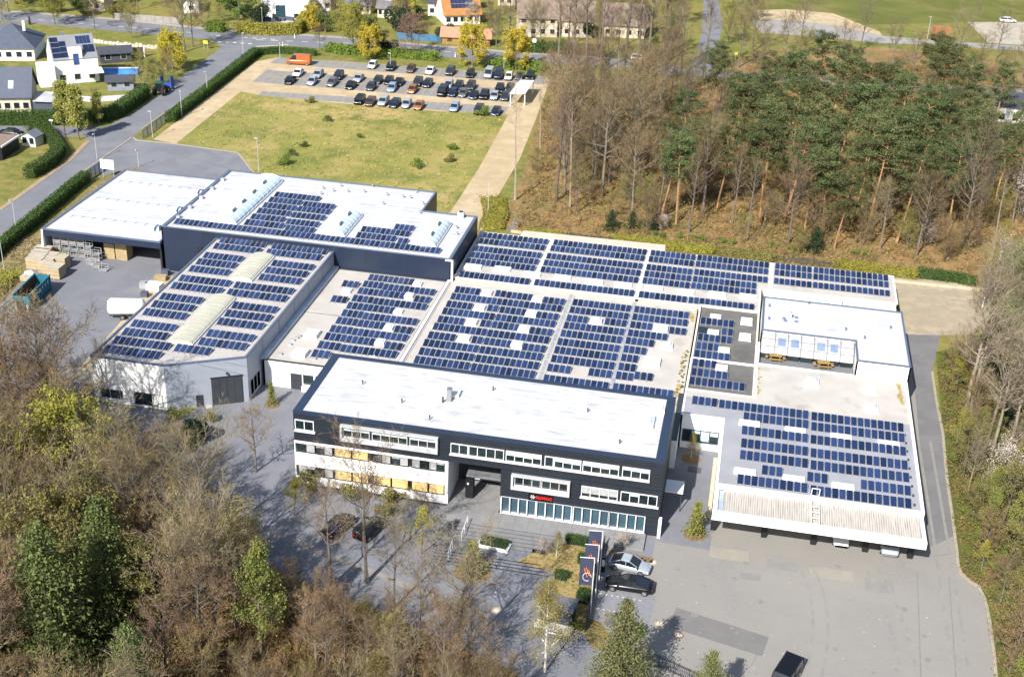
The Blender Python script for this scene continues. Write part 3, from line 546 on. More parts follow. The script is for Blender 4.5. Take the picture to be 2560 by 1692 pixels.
# ------------------------------------------------------------------ pale hall with the splayed front at the left
HA = thing('pale_hall', 'light grey hall with splayed front corner, big dark gate and solar roof', 'hall', (-68, 150, 0))
HP = [(-77.5, 130.9), (-67.6, 130.8), (-58.6, 135.6), (-58.6, 170.55), (-77.5, 170.55)]
def shrink(poly, d):
    c = Vector((sum(p[0] for p in poly)/len(poly), sum(p[1] for p in poly)/len(poly)))
    return [(p[0]-math.copysign(d, p[0]-c.x), p[1]-math.copysign(d, p[1]-c.y)) for p in poly]
def wall_faces(parent, poly, z0, z1, mats, seams=0, skip=()):
    n = len(poly)
    for i in range(n):
        if i in skip: continue
        a_, b_ = Vector(poly[i]), Vector(poly[(i+1) % n]); d = (b_-a_).normalized(); nn = Vector((-d.y, d.x))*.2
        q = [a_, b_, b_+nn, a_+nn] if i else [a_, b_, b_+nn, a_+nn]
        mb = MB().hexa([(p.x, p.y, z0) for p in q], [(p.x, p.y, z1) for p in q])
        obj('wall', mb, mats[i] if isinstance(mats, (list, tuple)) else mats, parent)
wall_faces(HA, HP, 0, 6.25, [WHITE, CLAD, CLAD, CLAD, CLAD])
obj('roof', MB().prism(shrink(HP, .15), 6.05, 6.3), M('roof_sheet_pale', (0.40, 0.375, 0.36), .7, .08, .3, stain=((.27, .25, .22), .3, .6)), HA)
edge(HA, HP, 6.25, .28, .22, TRIM)
panels('hall', HA, 6.3)
vault(HA, -69.6, -66.5, 157.3, 166.2, 6.3, .42, 9, VAULT, ribmat=M('vault_rib_cream', (.36, .36, .30), .5)); vault(HA, -69.6, -66.5, 137.0, 151.2, 6.3, .42, 13, VAULT, ribmat=M('vault_rib_cream', (.36, .36, .30), .5))
mb = MB()
for k in range(26): mb.box(-77.1, -58.9, 132.6+k*1.46, 132.63+k*1.46, 6.3, 6.325)
obj('roof_seam', mb, M('seam_grey', (0.36, 0.35, 0.35), .6), HA)
# splayed front with gate, door, lamp
sa = Vector((-67.6, 130.8, 0)); sb = Vector((-58.6, 135.6, 0)); sd = (sb-sa).normalized(); sn = Vector((sd.y, -sd.x, 0)); SL = (sb-sa).length
def on_splay(name, u0, u1, z0, z1, d0, d1, mat, parent=HA):
    q = [sa+sd*u0+sn*d1, sa+sd*u1+sn*d1, sa+sd*u1+sn*d0, sa+sd*u0+sn*d0]
    return obj(name, MB().hexa([(p.x, p.y, z0) for p in q], [(p.x, p.y, z1) for p in q]), mat, parent)
g_ = on_splay('gate', 5.6, 9.5, 0.05, 3.9, 0, .06, ANTH)
for k in range(4): on_splay('gate_panel', 5.72+k*.93, 5.72+k*.93+.88, .1, 3.75, .063, .10, ANTH, g_)
on_splay('gate_lintel', 5.5, 9.6, 3.9, 4.02, 0, .12, DARKB); on_splay('door', 3.6, 4.5, 0.02, 1.7, 0, .05, ANTH); on_splay('doorstep', 4.7, 5.5, 0, .15, 0, .7, CONC)
on_splay('wall_lamp', 7.5, 7.75, 4.35, 4.6, 0, .3, ANTH)
window(HA, -76.6, -72.6, .6, 2.0, 130.88, 3, proud=.05); window(HA, -72.0, -68.1, .35, 2.1, 130.84, 3, frame=ANTH, proud=.06)
window(HA, 136.2, 139.6, .4, 2.7, -58.62, 3, frame=ALU, proud=.08, side=True)
mb = MB()
for yy in (141, 147, 153, 159, 165): mb.box(-58.6, -58.55, yy, yy+.06, 0, 6.2)
obj('wall_joint', mb, M('joint_grey', (.25, .26, .28), .6), HA)
obj('base_flashing', MB().box(-58.58, -57.9, 140.2, 170.4, 3.7, 4.2), M('flashing', (.50, .53, .58), .5), HA)

# ------------------------------------------------------------------ navy warehouse
WH = thing('navy_warehouse', 'tall navy warehouse with white roof and blue barrel rooflights', 'warehouse', (-64, 184, 0))
WP = [(-86.3, 170.6), (-40.55, 170.6), (-40.55, 188.4), (-49.5, 188.4), (-49.5, 197.2), (-86.3, 197.2)]
wall_faces(WH, WP, 0, 7.25, NAVY)
obj('roof', MB().box(-86.1, -49.6, 170.75, 197.05, 6.95, 7.15).box(-49.6, -40.7, 170.75, 188.25, 6.95, 7.15), ROOFW, WH)
edge(WH, WP, 7.2, [.22, .45, .25, .3, .25, .55], .16, TRIM)
panels('wh', WH, 7.17)
vault(WH, -80.0, -75.6, 174.4, 194.6, 7.15, 1.0, 12, VAULTB); vault(WH, -62.2, -58.2, 174.4, 183.4, 7.15, 1.0, 7, VAULTB); vault(WH, -47.6, -43.8, 174.2, 183.8, 7.15, 1.0, 7, VAULTB)
for (x, ys) in ((-77.8, (177.2, 181.2, 185.6, 190.2)), (-60.2, (176.6, 180.8)), (-45.7, (176.6, 180.8))):
    for yy in ys:
        f_ = obj('smoke_flap', MB().hexa([(x-.9, yy-.6, 8.25), (x+.7, yy-.6, 8.25), (x+.7, yy+.9, 8.25), (x-.9, yy+.9, 8.25)], [(x-.8, yy-.5, 8.75), (x+.6, yy-.5, 8.75), (x+.6, yy+.8, 8.75), (x-.8, yy+.8, 8.75)]), WHITE, WH)
        obj('flap_pane', MB().box(x+.72, x+.78, yy-.5, yy+.8, 8.3, 8.7), GLASSB, f_)
for px_, py_ in ((808, 473), (834, 480), (852, 467), (870, 481), (911, 482), (968, 490), (1008, 495), (1041, 483), (1026, 497), (1058, 512), (1050, 535), (958, 512), (932, 468), (803, 487), (1142, 572), (1143, 588)):
    q = P(px_, py_, 7.15); vent(WH, q.x, q.y, 7.15, .5, .16, M('vent_zinc', (.32, .33, .36), .5))
for k in range(5): obj('roof_anchor', MB().box(-85.6, -85.0, 174.5+k*4.4, 175.1+k*4.4, 7.15, 7.6), M('vent_zinc', (.32, .33, .36)), WH)
hb = obj('cooling_unit', MB().box(-43.6, -42.6, 187.2, 188.0, 7.15, 8.1), M('unit_grey', (.45, .5, .58), .5), WH)
obj('fan', MB().tube((-43.1, 187.6, 8.1), (-43.1, 187.6, 8.2), .35, n=10), ANTH, hb)
obj('downpipe', MB().box(-40.5, -40.2, 170.3, 170.58, 3.7, 7.1).box(-41.4, -40.2, 170.3, 170.58, 7.1, 7.25), WHITE, WH)
d_ = obj('door', MB().box(-80.55, -79.75, 170.50, 170.597, .0, 4.6), DARKB, WH)
mb = MB()
for k in range(1, 7): mb.box(-86.2+k*6.5, -86.17+k*6.5, 170.585, 170.598, 0.1, 7.15)
obj('wall_joint', mb, DARKB, WH)

# ------------------------------------------------------------------ open storage shed
SH = thing('storage_shed', 'open-fronted storage shed with dark fascia and three rooflight strips on white roof', 'shed', (-96, 184, 0))
SP = [(-106.3, 170.1), (-86.45, 170.1), (-86.45, 198.4), (-106.3, 198.4)]
obj('roof', MB().box(-106.1, -86.5, 170.3, 198.2, 4.45, 4.75), ROOFW, SH)
edge(SH, SP, 4.70, [.2, .3, .2, .45], .2, TRIM)
obj('fascia', MB().box(-106.3, -86.45, 170.1, 170.3, 3.7, 4.7), NAVY, SH)
obj('wall', MB().box(-106.3, -106.05, 170.3, 198.4, 0, 4.45), CLAD, SH); obj('wall', MB().box(-106.05, -86.5, 198.15, 198.4, 0, 4.45), NAVY, SH)
obj('wall_end', MB().hexa([(-106.32, 169.4, 0), (-106.05, 169.4, 0), (-106.05, 170.3, 0), (-106.32, 170.3, 0)], [(-106.32, 170.05, 4.7), (-106.05, 170.05, 4.7), (-106.05, 170.3, 4.7), (-106.32, 170.3, 4.7)]), WHITE, SH)
obj('end_fin', MB().box(-86.75, -86.45, 170.3, 172.2, 0, 4.45), DARKB, SH)
for x in (-99.6, -93): obj('column', MB().box(x, x+.25, 183.9, 184.15, 0, 4.4), ANTH, SH)
for yy in (174.0, 182.2, 190.6):
    vault(SH, -103.6, -89.3, yy, yy+1.9, 4.75, .35, 8, M('vault_milky', (.50, .515, .53), .5, .03), along='x', ribmat=M('vault_edge', (.26, .30, .36), .5))
    obj('smoke_flap', MB().hexa([(-89.1, yy+.2, 4.75), (-88.5, yy+.2, 4.75), (-88.5, yy+1.7, 4.75), (-89.1, yy+1.7, 4.75)], [(-89.0, yy+.6, 5.4), (-88.7, yy+.6, 5.4), (-88.7, yy+1.4, 5.4), (-89.0, yy+1.4, 5.4)]), M('flap_blue', (.22, .28, .38), .5), SH)

# ------------------------------------------------------------------ low production halls in the middle
def low_hall(name, label, x0, x1, y0, y1, z, roofm, wallm, key, par=.12, parm=None, pz=None):
    t = thing(name, label, 'hall', ((x0+x1)/2, (y0+y1)/2, 0))
    poly = [(x0, y0), (x1, y0), (x1, y1), (x0, y1)]
    wall_faces(t, poly, 0, z-.05, wallm)
    obj('roof', MB().box(x0+.1, x1-.1, y0+.1, y1-.1, z-.2, z), roofm, t)
    if par: edge(t, poly, z-.05, .25, par+.05, parm or CONC)
    if key: panels(key, t, pz or z)
    return t
M1 = low_hall('production_hall', 'low hall between grey side wall and first gutter, small panel groups at left', -58.35, -40.9, 140.2, 170.45, 3.78, ROOFC, WHITE, 'mid1', .1, ANTH)
M2 = low_hall('production_hall', 'low hall behind the office with eight domes among dense panel rows', -40.6, -22.4, 140.2, 170.9, 3.80, ROOFC, WHITE, 'mid2', .08)
M3 = low_hall('production_hall', 'low hall behind the office right end, panel rows stepping in beside bare roof', -22.1, -3.95, 140.2, 170.9, 3.82, ROOFC, WHITE, 'mid3', .08)
for p in ((1044, 712), (868, 729), (1023, 741), (996, 781), (972, 821), (951, 857)):
    q = P(*p, 3.8); hatch(M1, q.x, q.y, 3.78, 1.2, 1.3, .35, True, M('dome_pale', (.66, .69, .76), .3, .03))
for p in ((781, 838), (752, 886)): q = P(*p, 3.8); hatch(M1, q.x, q.y, 3.78, 1.7, 1.9, .5, True, M('dome_pale', (.66, .69, .76), .3, .03))
for p in ((733, 852), (742, 846), (748, 841), (725, 862), (701, 886), (786, 898)): q = P(*p, 3.8); obj('pipe_bracket', MB().box(q.x-.25, q.x+.25, q.y-.15, q.y+.15, 3.78, 4.05), M('vent_zinc', (.32, .33, .36)), M1)
obj('roof_joint', MB().box(-58.1, -41, 154.9, 155.02, 3.78, 3.83), M('seam_dark', (.16, .16, .17), .8), M1)
d_ = obj('door', MB().box(-54.6, -53.1, 140.08, 140.195, .02, 2.3), ANTH, M1); obj('door', MB().box(-51.2, -48.6, 140.08, 140.195, .02, 2.3), ANTH, M1)
window(M1, -52.9, -51.5, .9, 2.3, 140.2, 1, frame=ANTH); obj('step', MB().box(-53.0, -51.3, 139.6, 140.19, 0, .8), WHITE, M1)
for p in ((1217, 734), (1343, 751), (1199, 771), (1328, 786), (1179, 807), (1310, 824), (1161, 847), (1292, 863)):
    q = P(*p, 3.85); hatch(M2, q.x, q.y, 3.80, 1.5, 1.5, .4, True, M('dome_sky', (.62, .68, .78), .2, .04))
for p, w_, dm in (((1491, 805), 1.5, DOME), ((1651, 824), 2.0, None), ((1668, 867), 1.4, DOME), ((1630, 908), 2.1, None)):
    q = P(*p, 3.85); hatch(M3, q.x, q.y, 3.82, w_, w_, .45, bool(dm), dm)
obj('antenna', MB().tube((-43.9, 140.6, 3.8), (-43.9, 140.6, 6.2), .07).tube((-43.3, 140.6, 3.8), (-43.3, 140.6, 6.3), .07).tube((-43.9, 140.6, 6.0), (-43.3, 140.6, 6.1), .05), ALU, M1)
mb = MB()
for x in (-22.35, -13.1):  mb.box(x-.25, x+.25, 140.4, 170.6, 3.83, 3.90)
obj('gutter', mb, M('gutter_grey', (.30, .31, .34), .6, .2, 1), M3)
moss(M3, -4.9, -4.2, 140.5, 158, 3.82, 16); moss(M3, -5.1, -4.3, 166.4, 169.6, 3.82, 4)
mb = MB()
for k in range(30): y_ = 140.6+rnd.random()*17; mb.ball((-4.9+rnd.random()*.8, y_, 3.85), .16, .16, .14, 6, 3)
o = obj('moss_tufts', mb, M('moss_dark', (.05, .05, .03), .95), M3); o['kind'] = 'stuff'
obj('firewall', MB().box(-41.0, -40.55, 140.3, 170.5, 3.7, 4.05), M('firewall_cap', (.55, .56, .60), .7, .06, .5), M2)
ledge = M('cream_ledge', (.62, .58, .53), .8, .07, .4)
LW = thing('long_hall', 'left half of the long solar-roofed hall along the wood', 'hall', (-26, 180, 0))
LE = thing('long_hall', 'right half of the long solar-roofed hall along the wood, by the gravel court', 'hall', (6, 184, 0))
wall_faces(LW, [(-40.3, 171.0), (-12.85, 171.0), (-12.85, 189.5), (-40.3, 189.5)], 0, 4.2, CONC)
obj('roof', MB().box(-40.2, -12.9, 171.1, 189.4, 4.05, 4.28), ROOFC, LW); edge(LW, [(-40.3, 171.0), (-12.85, 171.0), (-12.85, 189.5), (-40.3, 189.5)], 4.2, .3, .16, ledge)
LP = [(-12.8, 171.0), (4.9, 171.0), (4.9, 179.6), (24.75, 179.6), (24.75, 190.0), (-12.8, 189.5)]
wall_faces(LE, LP, 0, 4.2, CONC)
obj('roof', MB().box(-12.7, 4.8, 171.1, 189.35, 4.05, 4.28).box(4.8, 24.6, 179.7, 189.5, 4.05, 4.28), ROOFC, LE); edge(LE, LP, 4.2, .3, .16, ledge)
PANELS['longW'] = [s for s in PANELS['long'] if s[0] < -12.6]; PANELS['longE'] = [s for s in PANELS['long'] if s[0] >= -12.6]
panels('longW', LW, 4.28); panels('longE', LE, 4.28)
for i, p in enumerate(((1183, 667), (1256, 673), (1330, 686), (1406, 694), (1486, 705), (1558, 713), (1636, 721), (1714, 731), (1793, 736), (1871, 742))):
    q = P(*p, 4.4); hatch(LW if i < 6 else LE, q.x, q.y-.0, 4.28, 2.5, 1.4, .3, False)
for x in (-28.35, -12.95, 6.2): obj('expansion_joint', MB().box(x-.35, x+.35, 171.3, 189.3, 4.285, 4.32), ledge, LW if x < -13.5 else LE)
AX = thing('concrete_annex', 'narrow flat-roofed pale concrete annex behind the long hall', 'annex', (-20, 191.5, 0))
q = [P(1308, 577, 2.6), P(1664, 613, 2.6), P(1666, 629, 2.6), P(1297, 592, 2.6)]
AP = [(q[0].x, q[0].y), (q[3].x, 189.65), (q[2].x, 189.65), (q[1].x, q[1].y)]
wall_faces(AX, AP, 0, 2.5, CONC); obj('roof', MB().prism(AP, 2.5, 2.65), M('annex_roof', (.50, .45, .37), .9, .08, .5), AX)

# ------------------------------------------------------------------ grey strip roof, white block with glazed terrace, front hall and canopy
GS = low_hall('grey_roof_hall', 'narrow hall with dark grey flat roof, six white rooflights and a few panels', -3.7, 4.85, 145.1, 170.85, 4.35, ROOFG, CONC, 'grey', .35, ledge)
for p, m_ in (((1789, 792), 0), ((1867, 801), 1), ((1863, 840), 0), ((1783, 831), 0), ((1810, 875), 0), ((1804, 919), 0)):
    q = P(*p, 4.7); hatch(GS, q.x, q.y, 4.35, 1.5, 1.6, .42, False)
obj('pond', MB().box(-3.3, -2.0, 162.2, 164.2, 4.352, 4.37), M('standing_water', (.015, .025, .03), .08), GS)
BL = thing('white_block', 'white upper block with pale blue roof and glazed terrace front', 'building', (15, 164, 0))
BP = [(5.1, 160.1), (17.5, 160.1), (17.5, 154.3), (24.35, 154.3), (24.35, 171.1), (5.1, 171.1)]
wall_faces(BL, BP, 0, 6.85, WHITE)
obj('roof', MB().box(5.3, 24.1, 160.3, 170.9, 6.55, 6.80).box(17.7, 24.1, 154.5, 160.3, 6.55, 6.80), ROOFB, BL)
edge(BL, BP, 6.8, .22, .18, TRIM)
obj('roof_step', MB().box(17.8, 24.0, 158.6, 158.9, 6.8, 6.88), WHITE, BL)
obj('rear_ledge', MB().box(5.6, 24.4, 171.2, 179.4, 0, 4.1), WHITE, BL)
obj('rear_parapet', MB().box(5.4, 16.5, 177.0, 177.25, 4.1, 5.2), WHITE, BL)
for p, k in (((1976, 796), 'm'),):
    q = P(*p, 6.8); c_ = vent(BL, q.x, q.y, 6.8, .9, .22, ALU)
    for a, b in ((-.9, -.4), (.8, .3), (-.7, -1.1), (.8, -1.0)): obj('mast_weight', MB().box(q.x+a-.22, q.x+a+.22, q.y+b-.18, q.y+b+.18, 6.8, 6.98), M('weight_blue', (.12, .16, .26), .6), BL)
for p in ((2061, 792), (2163, 816)): q = P(*p, 6.8); obj('dome', MB().ball((q.x, q.y, 6.8), .75, .8, .5, 10, 4, z0=0), WHITE, BL)
for p in ((2022, 760), (2114, 826), (2226, 822), (2161, 847), (1923, 767), (1922, 799)): q = P(*p, 6.8); vent(BL, q.x, q.y, 6.8, .4, .13, M('weight_blue', (.12, .16, .26), .6))
# terrace in front of the block
obj('terrace_floor', MB().box(5.2, 17.4, 154.6, 160.0, 4.1, 4.3), M('terrace_deck', (.16, .165, .175), .8, .1, 1), BL)
mb = MB().box(4.9, 5.15, 154.3, 160.1, 0, 5.1).box(5.15, 17.5, 154.3, 154.55, 0, 4.75); obj('terrace_wall', mb, WHITE, BL)
for k in range(7):
    xa = 5.35+k*1.72; g = MB()
    for j in range(6):
        t0, t1 = j/6*1.1, (j+1)/6*1.1
        def pt(x, t): return (x, 160.05-2.9*math.sin(t)/math.sin(1.1), 6.7-1.7*(1-math.cos(t))/(1-math.cos(1.1)))
        g.face([pt(xa+.05, t0), pt(xa+.05, t1), pt(xa+1.67, t1), pt(xa+1.67, t0)])
    o = obj('glazing_panel', g, M('terrace_glazing', (.42, .44, .45), .12, .08, .8), BL)
    if k in (1, 2, 4, 5): obj('sky_reflection', MB().face if False else MB().hexa([(xa+.35, 157.9, 5.9), (xa+1.4, 157.9, 5.9), (xa+1.4, 159.0, 6.45), (xa+.35, 159.0, 6.45)], [(xa+.35, 157.9, 6.03), (xa+1.4, 157.9, 6.03), (xa+1.4, 159.0, 6.58), (xa+.35, 159.0, 6.58)]), M('glass_reflect', (.16, .22, .34), .1), o)  # blue slabs carry the sky's reflection on the glazing as colour
mb = MB()
for k in range(8):
    x = 5.3+k*1.72; pr = None
    for j in range(7):
        t = j/6*1.1; p = (x, 160.05-2.9*math.sin(t)/math.sin(1.1), 6.76-1.7*(1-math.cos(t))/(1-math.cos(1.1)))
        if pr: mb.tube(pr, p, .07, n=4)
        pr = p
for t in (.45, .8): mb.tube((5.3, 160.05-2.9*math.sin(t)/math.sin(1.1), 6.76-1.7*(1-math.cos(t))/(1-math.cos(1.1))), (17.4, 160.05-2.9*math.sin(t)/math.sin(1.1), 6.76-1.7*(1-math.cos(t))/(1-math.cos(1.1))), .05, n=4)
obj('glazing_bars', mb, M('bar_grey', (.22, .22, .23), .5), BL)
for k in range(7): obj('glass_front', MB().box(5.4+k*1.72, 6.95+k*1.72, 157.1, 157.15, 4.3, 5.0), GLASS, BL)
TB = M('yellow_wood', (.30, .19, .055), .6, .12, 2)
for i, p in enumerate(((1938, 896), (2058, 914))):
    q = P(*p, 4.5); t = thing('picnic_table', ('left' if i == 0 else 'right')+' yellow wooden terrace table with benches below the glazed vault', 'table', (q.x, q.y, 4.3), .12*i, 'yellow tables on the roof terrace')
    obj('tabletop', MB().box(-.8, .8, -.45, .45, .70, .78), TB, t, False)
    for s in (-1, 1): obj('bench', MB().box(-.8, .8, s*.78-.16, s*.78+.16, .42, .48), TB, t, False); obj('side_bench', MB().box(s*1.15-.18, s*1.15+.18, -.45, .45, .42, .48), TB, t, False)
    for sx in (-1, 1):
        for sy in (-1, 1): obj('leg', MB().tube((sx*.6, sy*.75, 0), (sx*.55, sy*.3, .72), .05, n=4), TB, t, False)
FH = thing('front_hall', 'right front hall with grey roof, tall panel rows and ribbed canopy edge', 'hall', (12, 138, 0))
FP = [(1.25, 123.8), (23.95, 123.8), (24.2, 154.25), (-3.75, 154.25), (-3.75, 138.55), (1.25, 138.55)]
wall_faces(FH, FP, 0, 4.6, WHITE)
obj('roof', MB().box(1.4, 23.9, 123.95, 143.2, 4.4, 4.68).box(-3.6, 1.4, 138.7, 143.2, 4.4, 4.68), ROOFF, FH)
obj('roof', MB().box(-3.6, 23.95, 143.2, 145.05, 4.4, 4.7).box(4.95, 23.95, 145.05, 154.1, 4.4, 4.7), ROOFC, FH)
edge(FH, [(1.25, 123.8), (23.95, 123.8), (24.2, 154.25), (4.9, 154.25), (4.9, 145.05), (-3.75, 145.05), (-3.75, 138.55), (1.25, 138.55)], 4.6, [.3, .35, .2, .2, .2, .25, .25, .3], .18, WHITE)
panels('front', FH, 4.68)
for p in ((1874, 1056), (1989, 1074), (2103, 1090), (2222, 1107), (1863, 1177), (1985, 1195), (2108, 1214)): q = P(*p, 4.9); hatch(FH, q.x, q.y, 4.68, 2.4, .95, .3, False)
for p in ((2032, 954), (2175, 973), (2179, 1019)): q = P(*p, 4.9); hatch(FH, q.x, q.y, 4.7, 1.5, 1.7, .45, True, M('dome_grey', (.45, .48, .55), .25, .05))
moss(FH, 22.9, 23.6, 148.0, 153.6, 4.7, 6); moss(FH, 5.1, 5.5, 146, 153.5, 4.7, 9)
mb = MB()
for k in range(9): mb.box(22.85, 23.05, 125+k*1.9, 125.2+k*1.9, 4.68, 4.9)
obj('roof_anchor', mb, ANTH, FH)
wb = window(FH, -5.6+2.2, 1.1, 1.0, 2.75, 138.53, 4, frame=M('frame_petrol', (.03, .08, .11), .5), pane=GLASS, blind=BLINDW, frac=lambda k: [.0, .25, .9, .35][k], fw=.12)
LK = thing('link_building', 'small white link beside the office with dark window band', 'annex', (-4, 139, 0))
obj('wall', MB().box(-4.45, -3.77, 133.4, 145.0, 0, 3.9), WHITE, LK); obj('roof', MB().box(-4.5, -3.76, 133.4, 145.0, 3.9, 4.0), ANTH, LK)
CP = thing('carport', 'long white carport canopy with ribbed roof along the front of the right hall', 'carport', (12, 121, 0))
ribm = M('ribbed_sheet', (0.47, 0.44, 0.40), .7, .14, 1.5, stretch=(3, .25, 1))
zc = 4.35
obj('roof', MB().box(2.4, 23.3, 118.75, 123.75, zc, zc+.12), ribm, CP)
ribs = MB(); 
for k in range(84): ribs.hexa([(2.45+k*.25, 118.8, zc+.12), (2.56+k*.25, 118.8, zc+.12), (2.56+k*.25, 123.7, zc+.12), (2.45+k*.25, 123.7, zc+.12)], [(2.48+k*.25, 118.8, zc+.2), (2.53+k*.25, 118.8, zc+.2), (2.53+k*.25, 123.7, zc+.2), (2.48+k*.25, 123.7, zc+.2)])
obj('roof_ribs', ribs, M('rib_dirt', (.22, .205, .19), .8, 0, 1.6, col2=(.55, .52, .48), stretch=(5, .25, 1)), CP)
obj('fascia', MB().box(1.25, 23.75, 118.05, 118.72, 3.9, 4.75).box(1.25, 1.75, 118.72, 123.78, 3.9, 4.70).box(23.35, 23.75, 118.72, 123.78, 3.9, 4.70).box(1.75, 23.35, 123.3, 123.78, 4.5, 4.95), WHITE, CP)
obj('gutter', MB().box(1.8, 2.35, 118.8, 123.2, zc, zc+.1), M('gutter_blue', (.36, .42, .52), .5), CP)
obj('side_wall', MB().box(.75, 1.2, 124.0, 131.5, 0, 3.5), M('side_beige', (.50, .44, .34), .85, .1, .6), CP)
for x in (1.6, 7.2, 12.6, 18.2, 23.0): obj("post", MB().box(x-.3, x+.3, 121.7, 122.3, 0, 4.33), DARKB, CP)
l_ = obj('ladder', MB().box(13.9-2.2, 13.95-2.2, 118.2, 124.2, 5.0, 5.05).box(14.75-2.2, 14.8-2.2, 118.2, 124.2, 5.0, 5.05), WHITE, CP)
mb = MB()
for k in range(6): mb.box(11.75, 12.6, 118.3+k*1.1, 118.36+k*1.1, 5.0, 5.05)
obj('rung', mb, WHITE, l_)
obj('ladder_hoop', MB().tube((11.75, 123.9, 4.7), (11.75, 123.9, 5.9), .05).tube((12.6, 123.9, 4.7), (12.6, 123.9, 5.9), .05).tube((11.75, 123.9, 5.9), (12.6, 123.9, 5.9), .05), ALU, l_)
# ------------------------------------------------------------------ trees and shrubs
BARK = M('bark_grey', (0.135, 0.115, 0.095), .95, .3, 1.5, rand=.25)
BARKL = M('bark_pale', (0.25, 0.21, 0.165), .95, .2, 1.5, rand=.15)
BARKB = M('bark_birch', (0.62, 0.60, 0.56), .8, .35, 2.5)
BARKP = M('bark_pine', (0.34, 0.19, 0.09), .95, .2, .5, rand=.2)
TWIG = M('twigs_brown', (0.168, 0.120, 0.064), .95, .3, .25, rand=.36)
TWIGG = M('twigs_grey', (0.172, 0.133, 0.084), .95, .25, .25, rand=.34)
TWIGL = M('twigs_pale', (0.215, 0.175, 0.12), .95, .2, .3, rand=.15)
TWIGO = M('twigs_orange', (0.185, 0.13, 0.062), .95, .3, .25, rand=.2)
TWIGY = M('twigs_budding', (0.19, 0.17, 0.055), .95, .3, .25, rand=.2)
def leafm(name, a, b, rand=.15): return M(name, a, .7, 0, .9, col2=b, rand=rand, spec=.2, trans=.25)
LYEL = leafm('leaves_yellow', (.38, .325, .035), (.52, .45, .06))
LYG = leafm('leaves_yellow_green', (.21, .205, .035), (.34, .305, .065))
LGRN = leafm('leaves_fresh_green', (.10, .17, .03), (.18, .24, .045))
LDRK = leafm('leaves_evergreen', (.022, .042, .020), (.05, .075, .03))
LHED = leafm('leaves_hedge', (.045, .085, .022), (.085, .135, .035))
LHOL = leafm('leaves_holly', (.012, .028, .016), (.03, .055, .028))
LRED = leafm('leaves_reddish', (.17, .105, .085), (.25, .16, .125))
LWHT = leafm('blossom_white', (.36, .31, .27), (.52, .46, .41))
LOLV = leafm('leaves_olive', (.15, .15, .045), (.24, .215, .07))
LPIN = leafm('needles_pine', (.062, .085, .034), (.14, .165, .066), .25)
LSPR = leafm('needles_spruce', (.082, .115, .036), (.16, .19, .062), .2)
LBRN = leafm('leaves_dry_brown', (.17, .105, .05), (.26, .165, .08), .2)
LORG = leafm('leaves_copper', (.26, .15, .06), (.36, .23, .10), .2)

def quadleaf(mb, p, s, rr):
    a = Vector((rr.gauss(0, 1), rr.gauss(0, 1), rr.gauss(0, .7))).normalized(); b = a.orthogonal().normalized(); b.rotate(Matrix.Rotation(rr.random()*6.28, 3, a)); c = a.cross(b)
    b = b*s*rr.uniform(.6, 1.2); c = c*s*rr.uniform(.35, .7); i = len(mb.v)
    mb.v += [tuple(p-b), tuple(p+c), tuple(p+b), tuple(p-c)]; mb.f.append((i, i+1, i+2, i+3)); mb.mi.append(0)
def blade(mb, p, q, w, rr):
    d = (q-p).normalized() if (q-p).length > 1e-5 else Vector((0, 0, 1)); n = d.cross(Vector((rr.gauss(0, 1), rr.gauss(0, 1), rr.gauss(0, 1)))).normalized()*w; i = len(mb.v)
    mb.v += [tuple(p-n), tuple(p+n), tuple(q)]; mb.f.append((i, i+1, i+2)); mb.mi.append(0)
def branch_dir(d, spread, rr):
    o = d.orthogonal().normalized(); o.rotate(Matrix.Rotation(rr.random()*6.283, 3, d)); return (d*math.cos(spread)+o*math.sin(spread)).normalized()
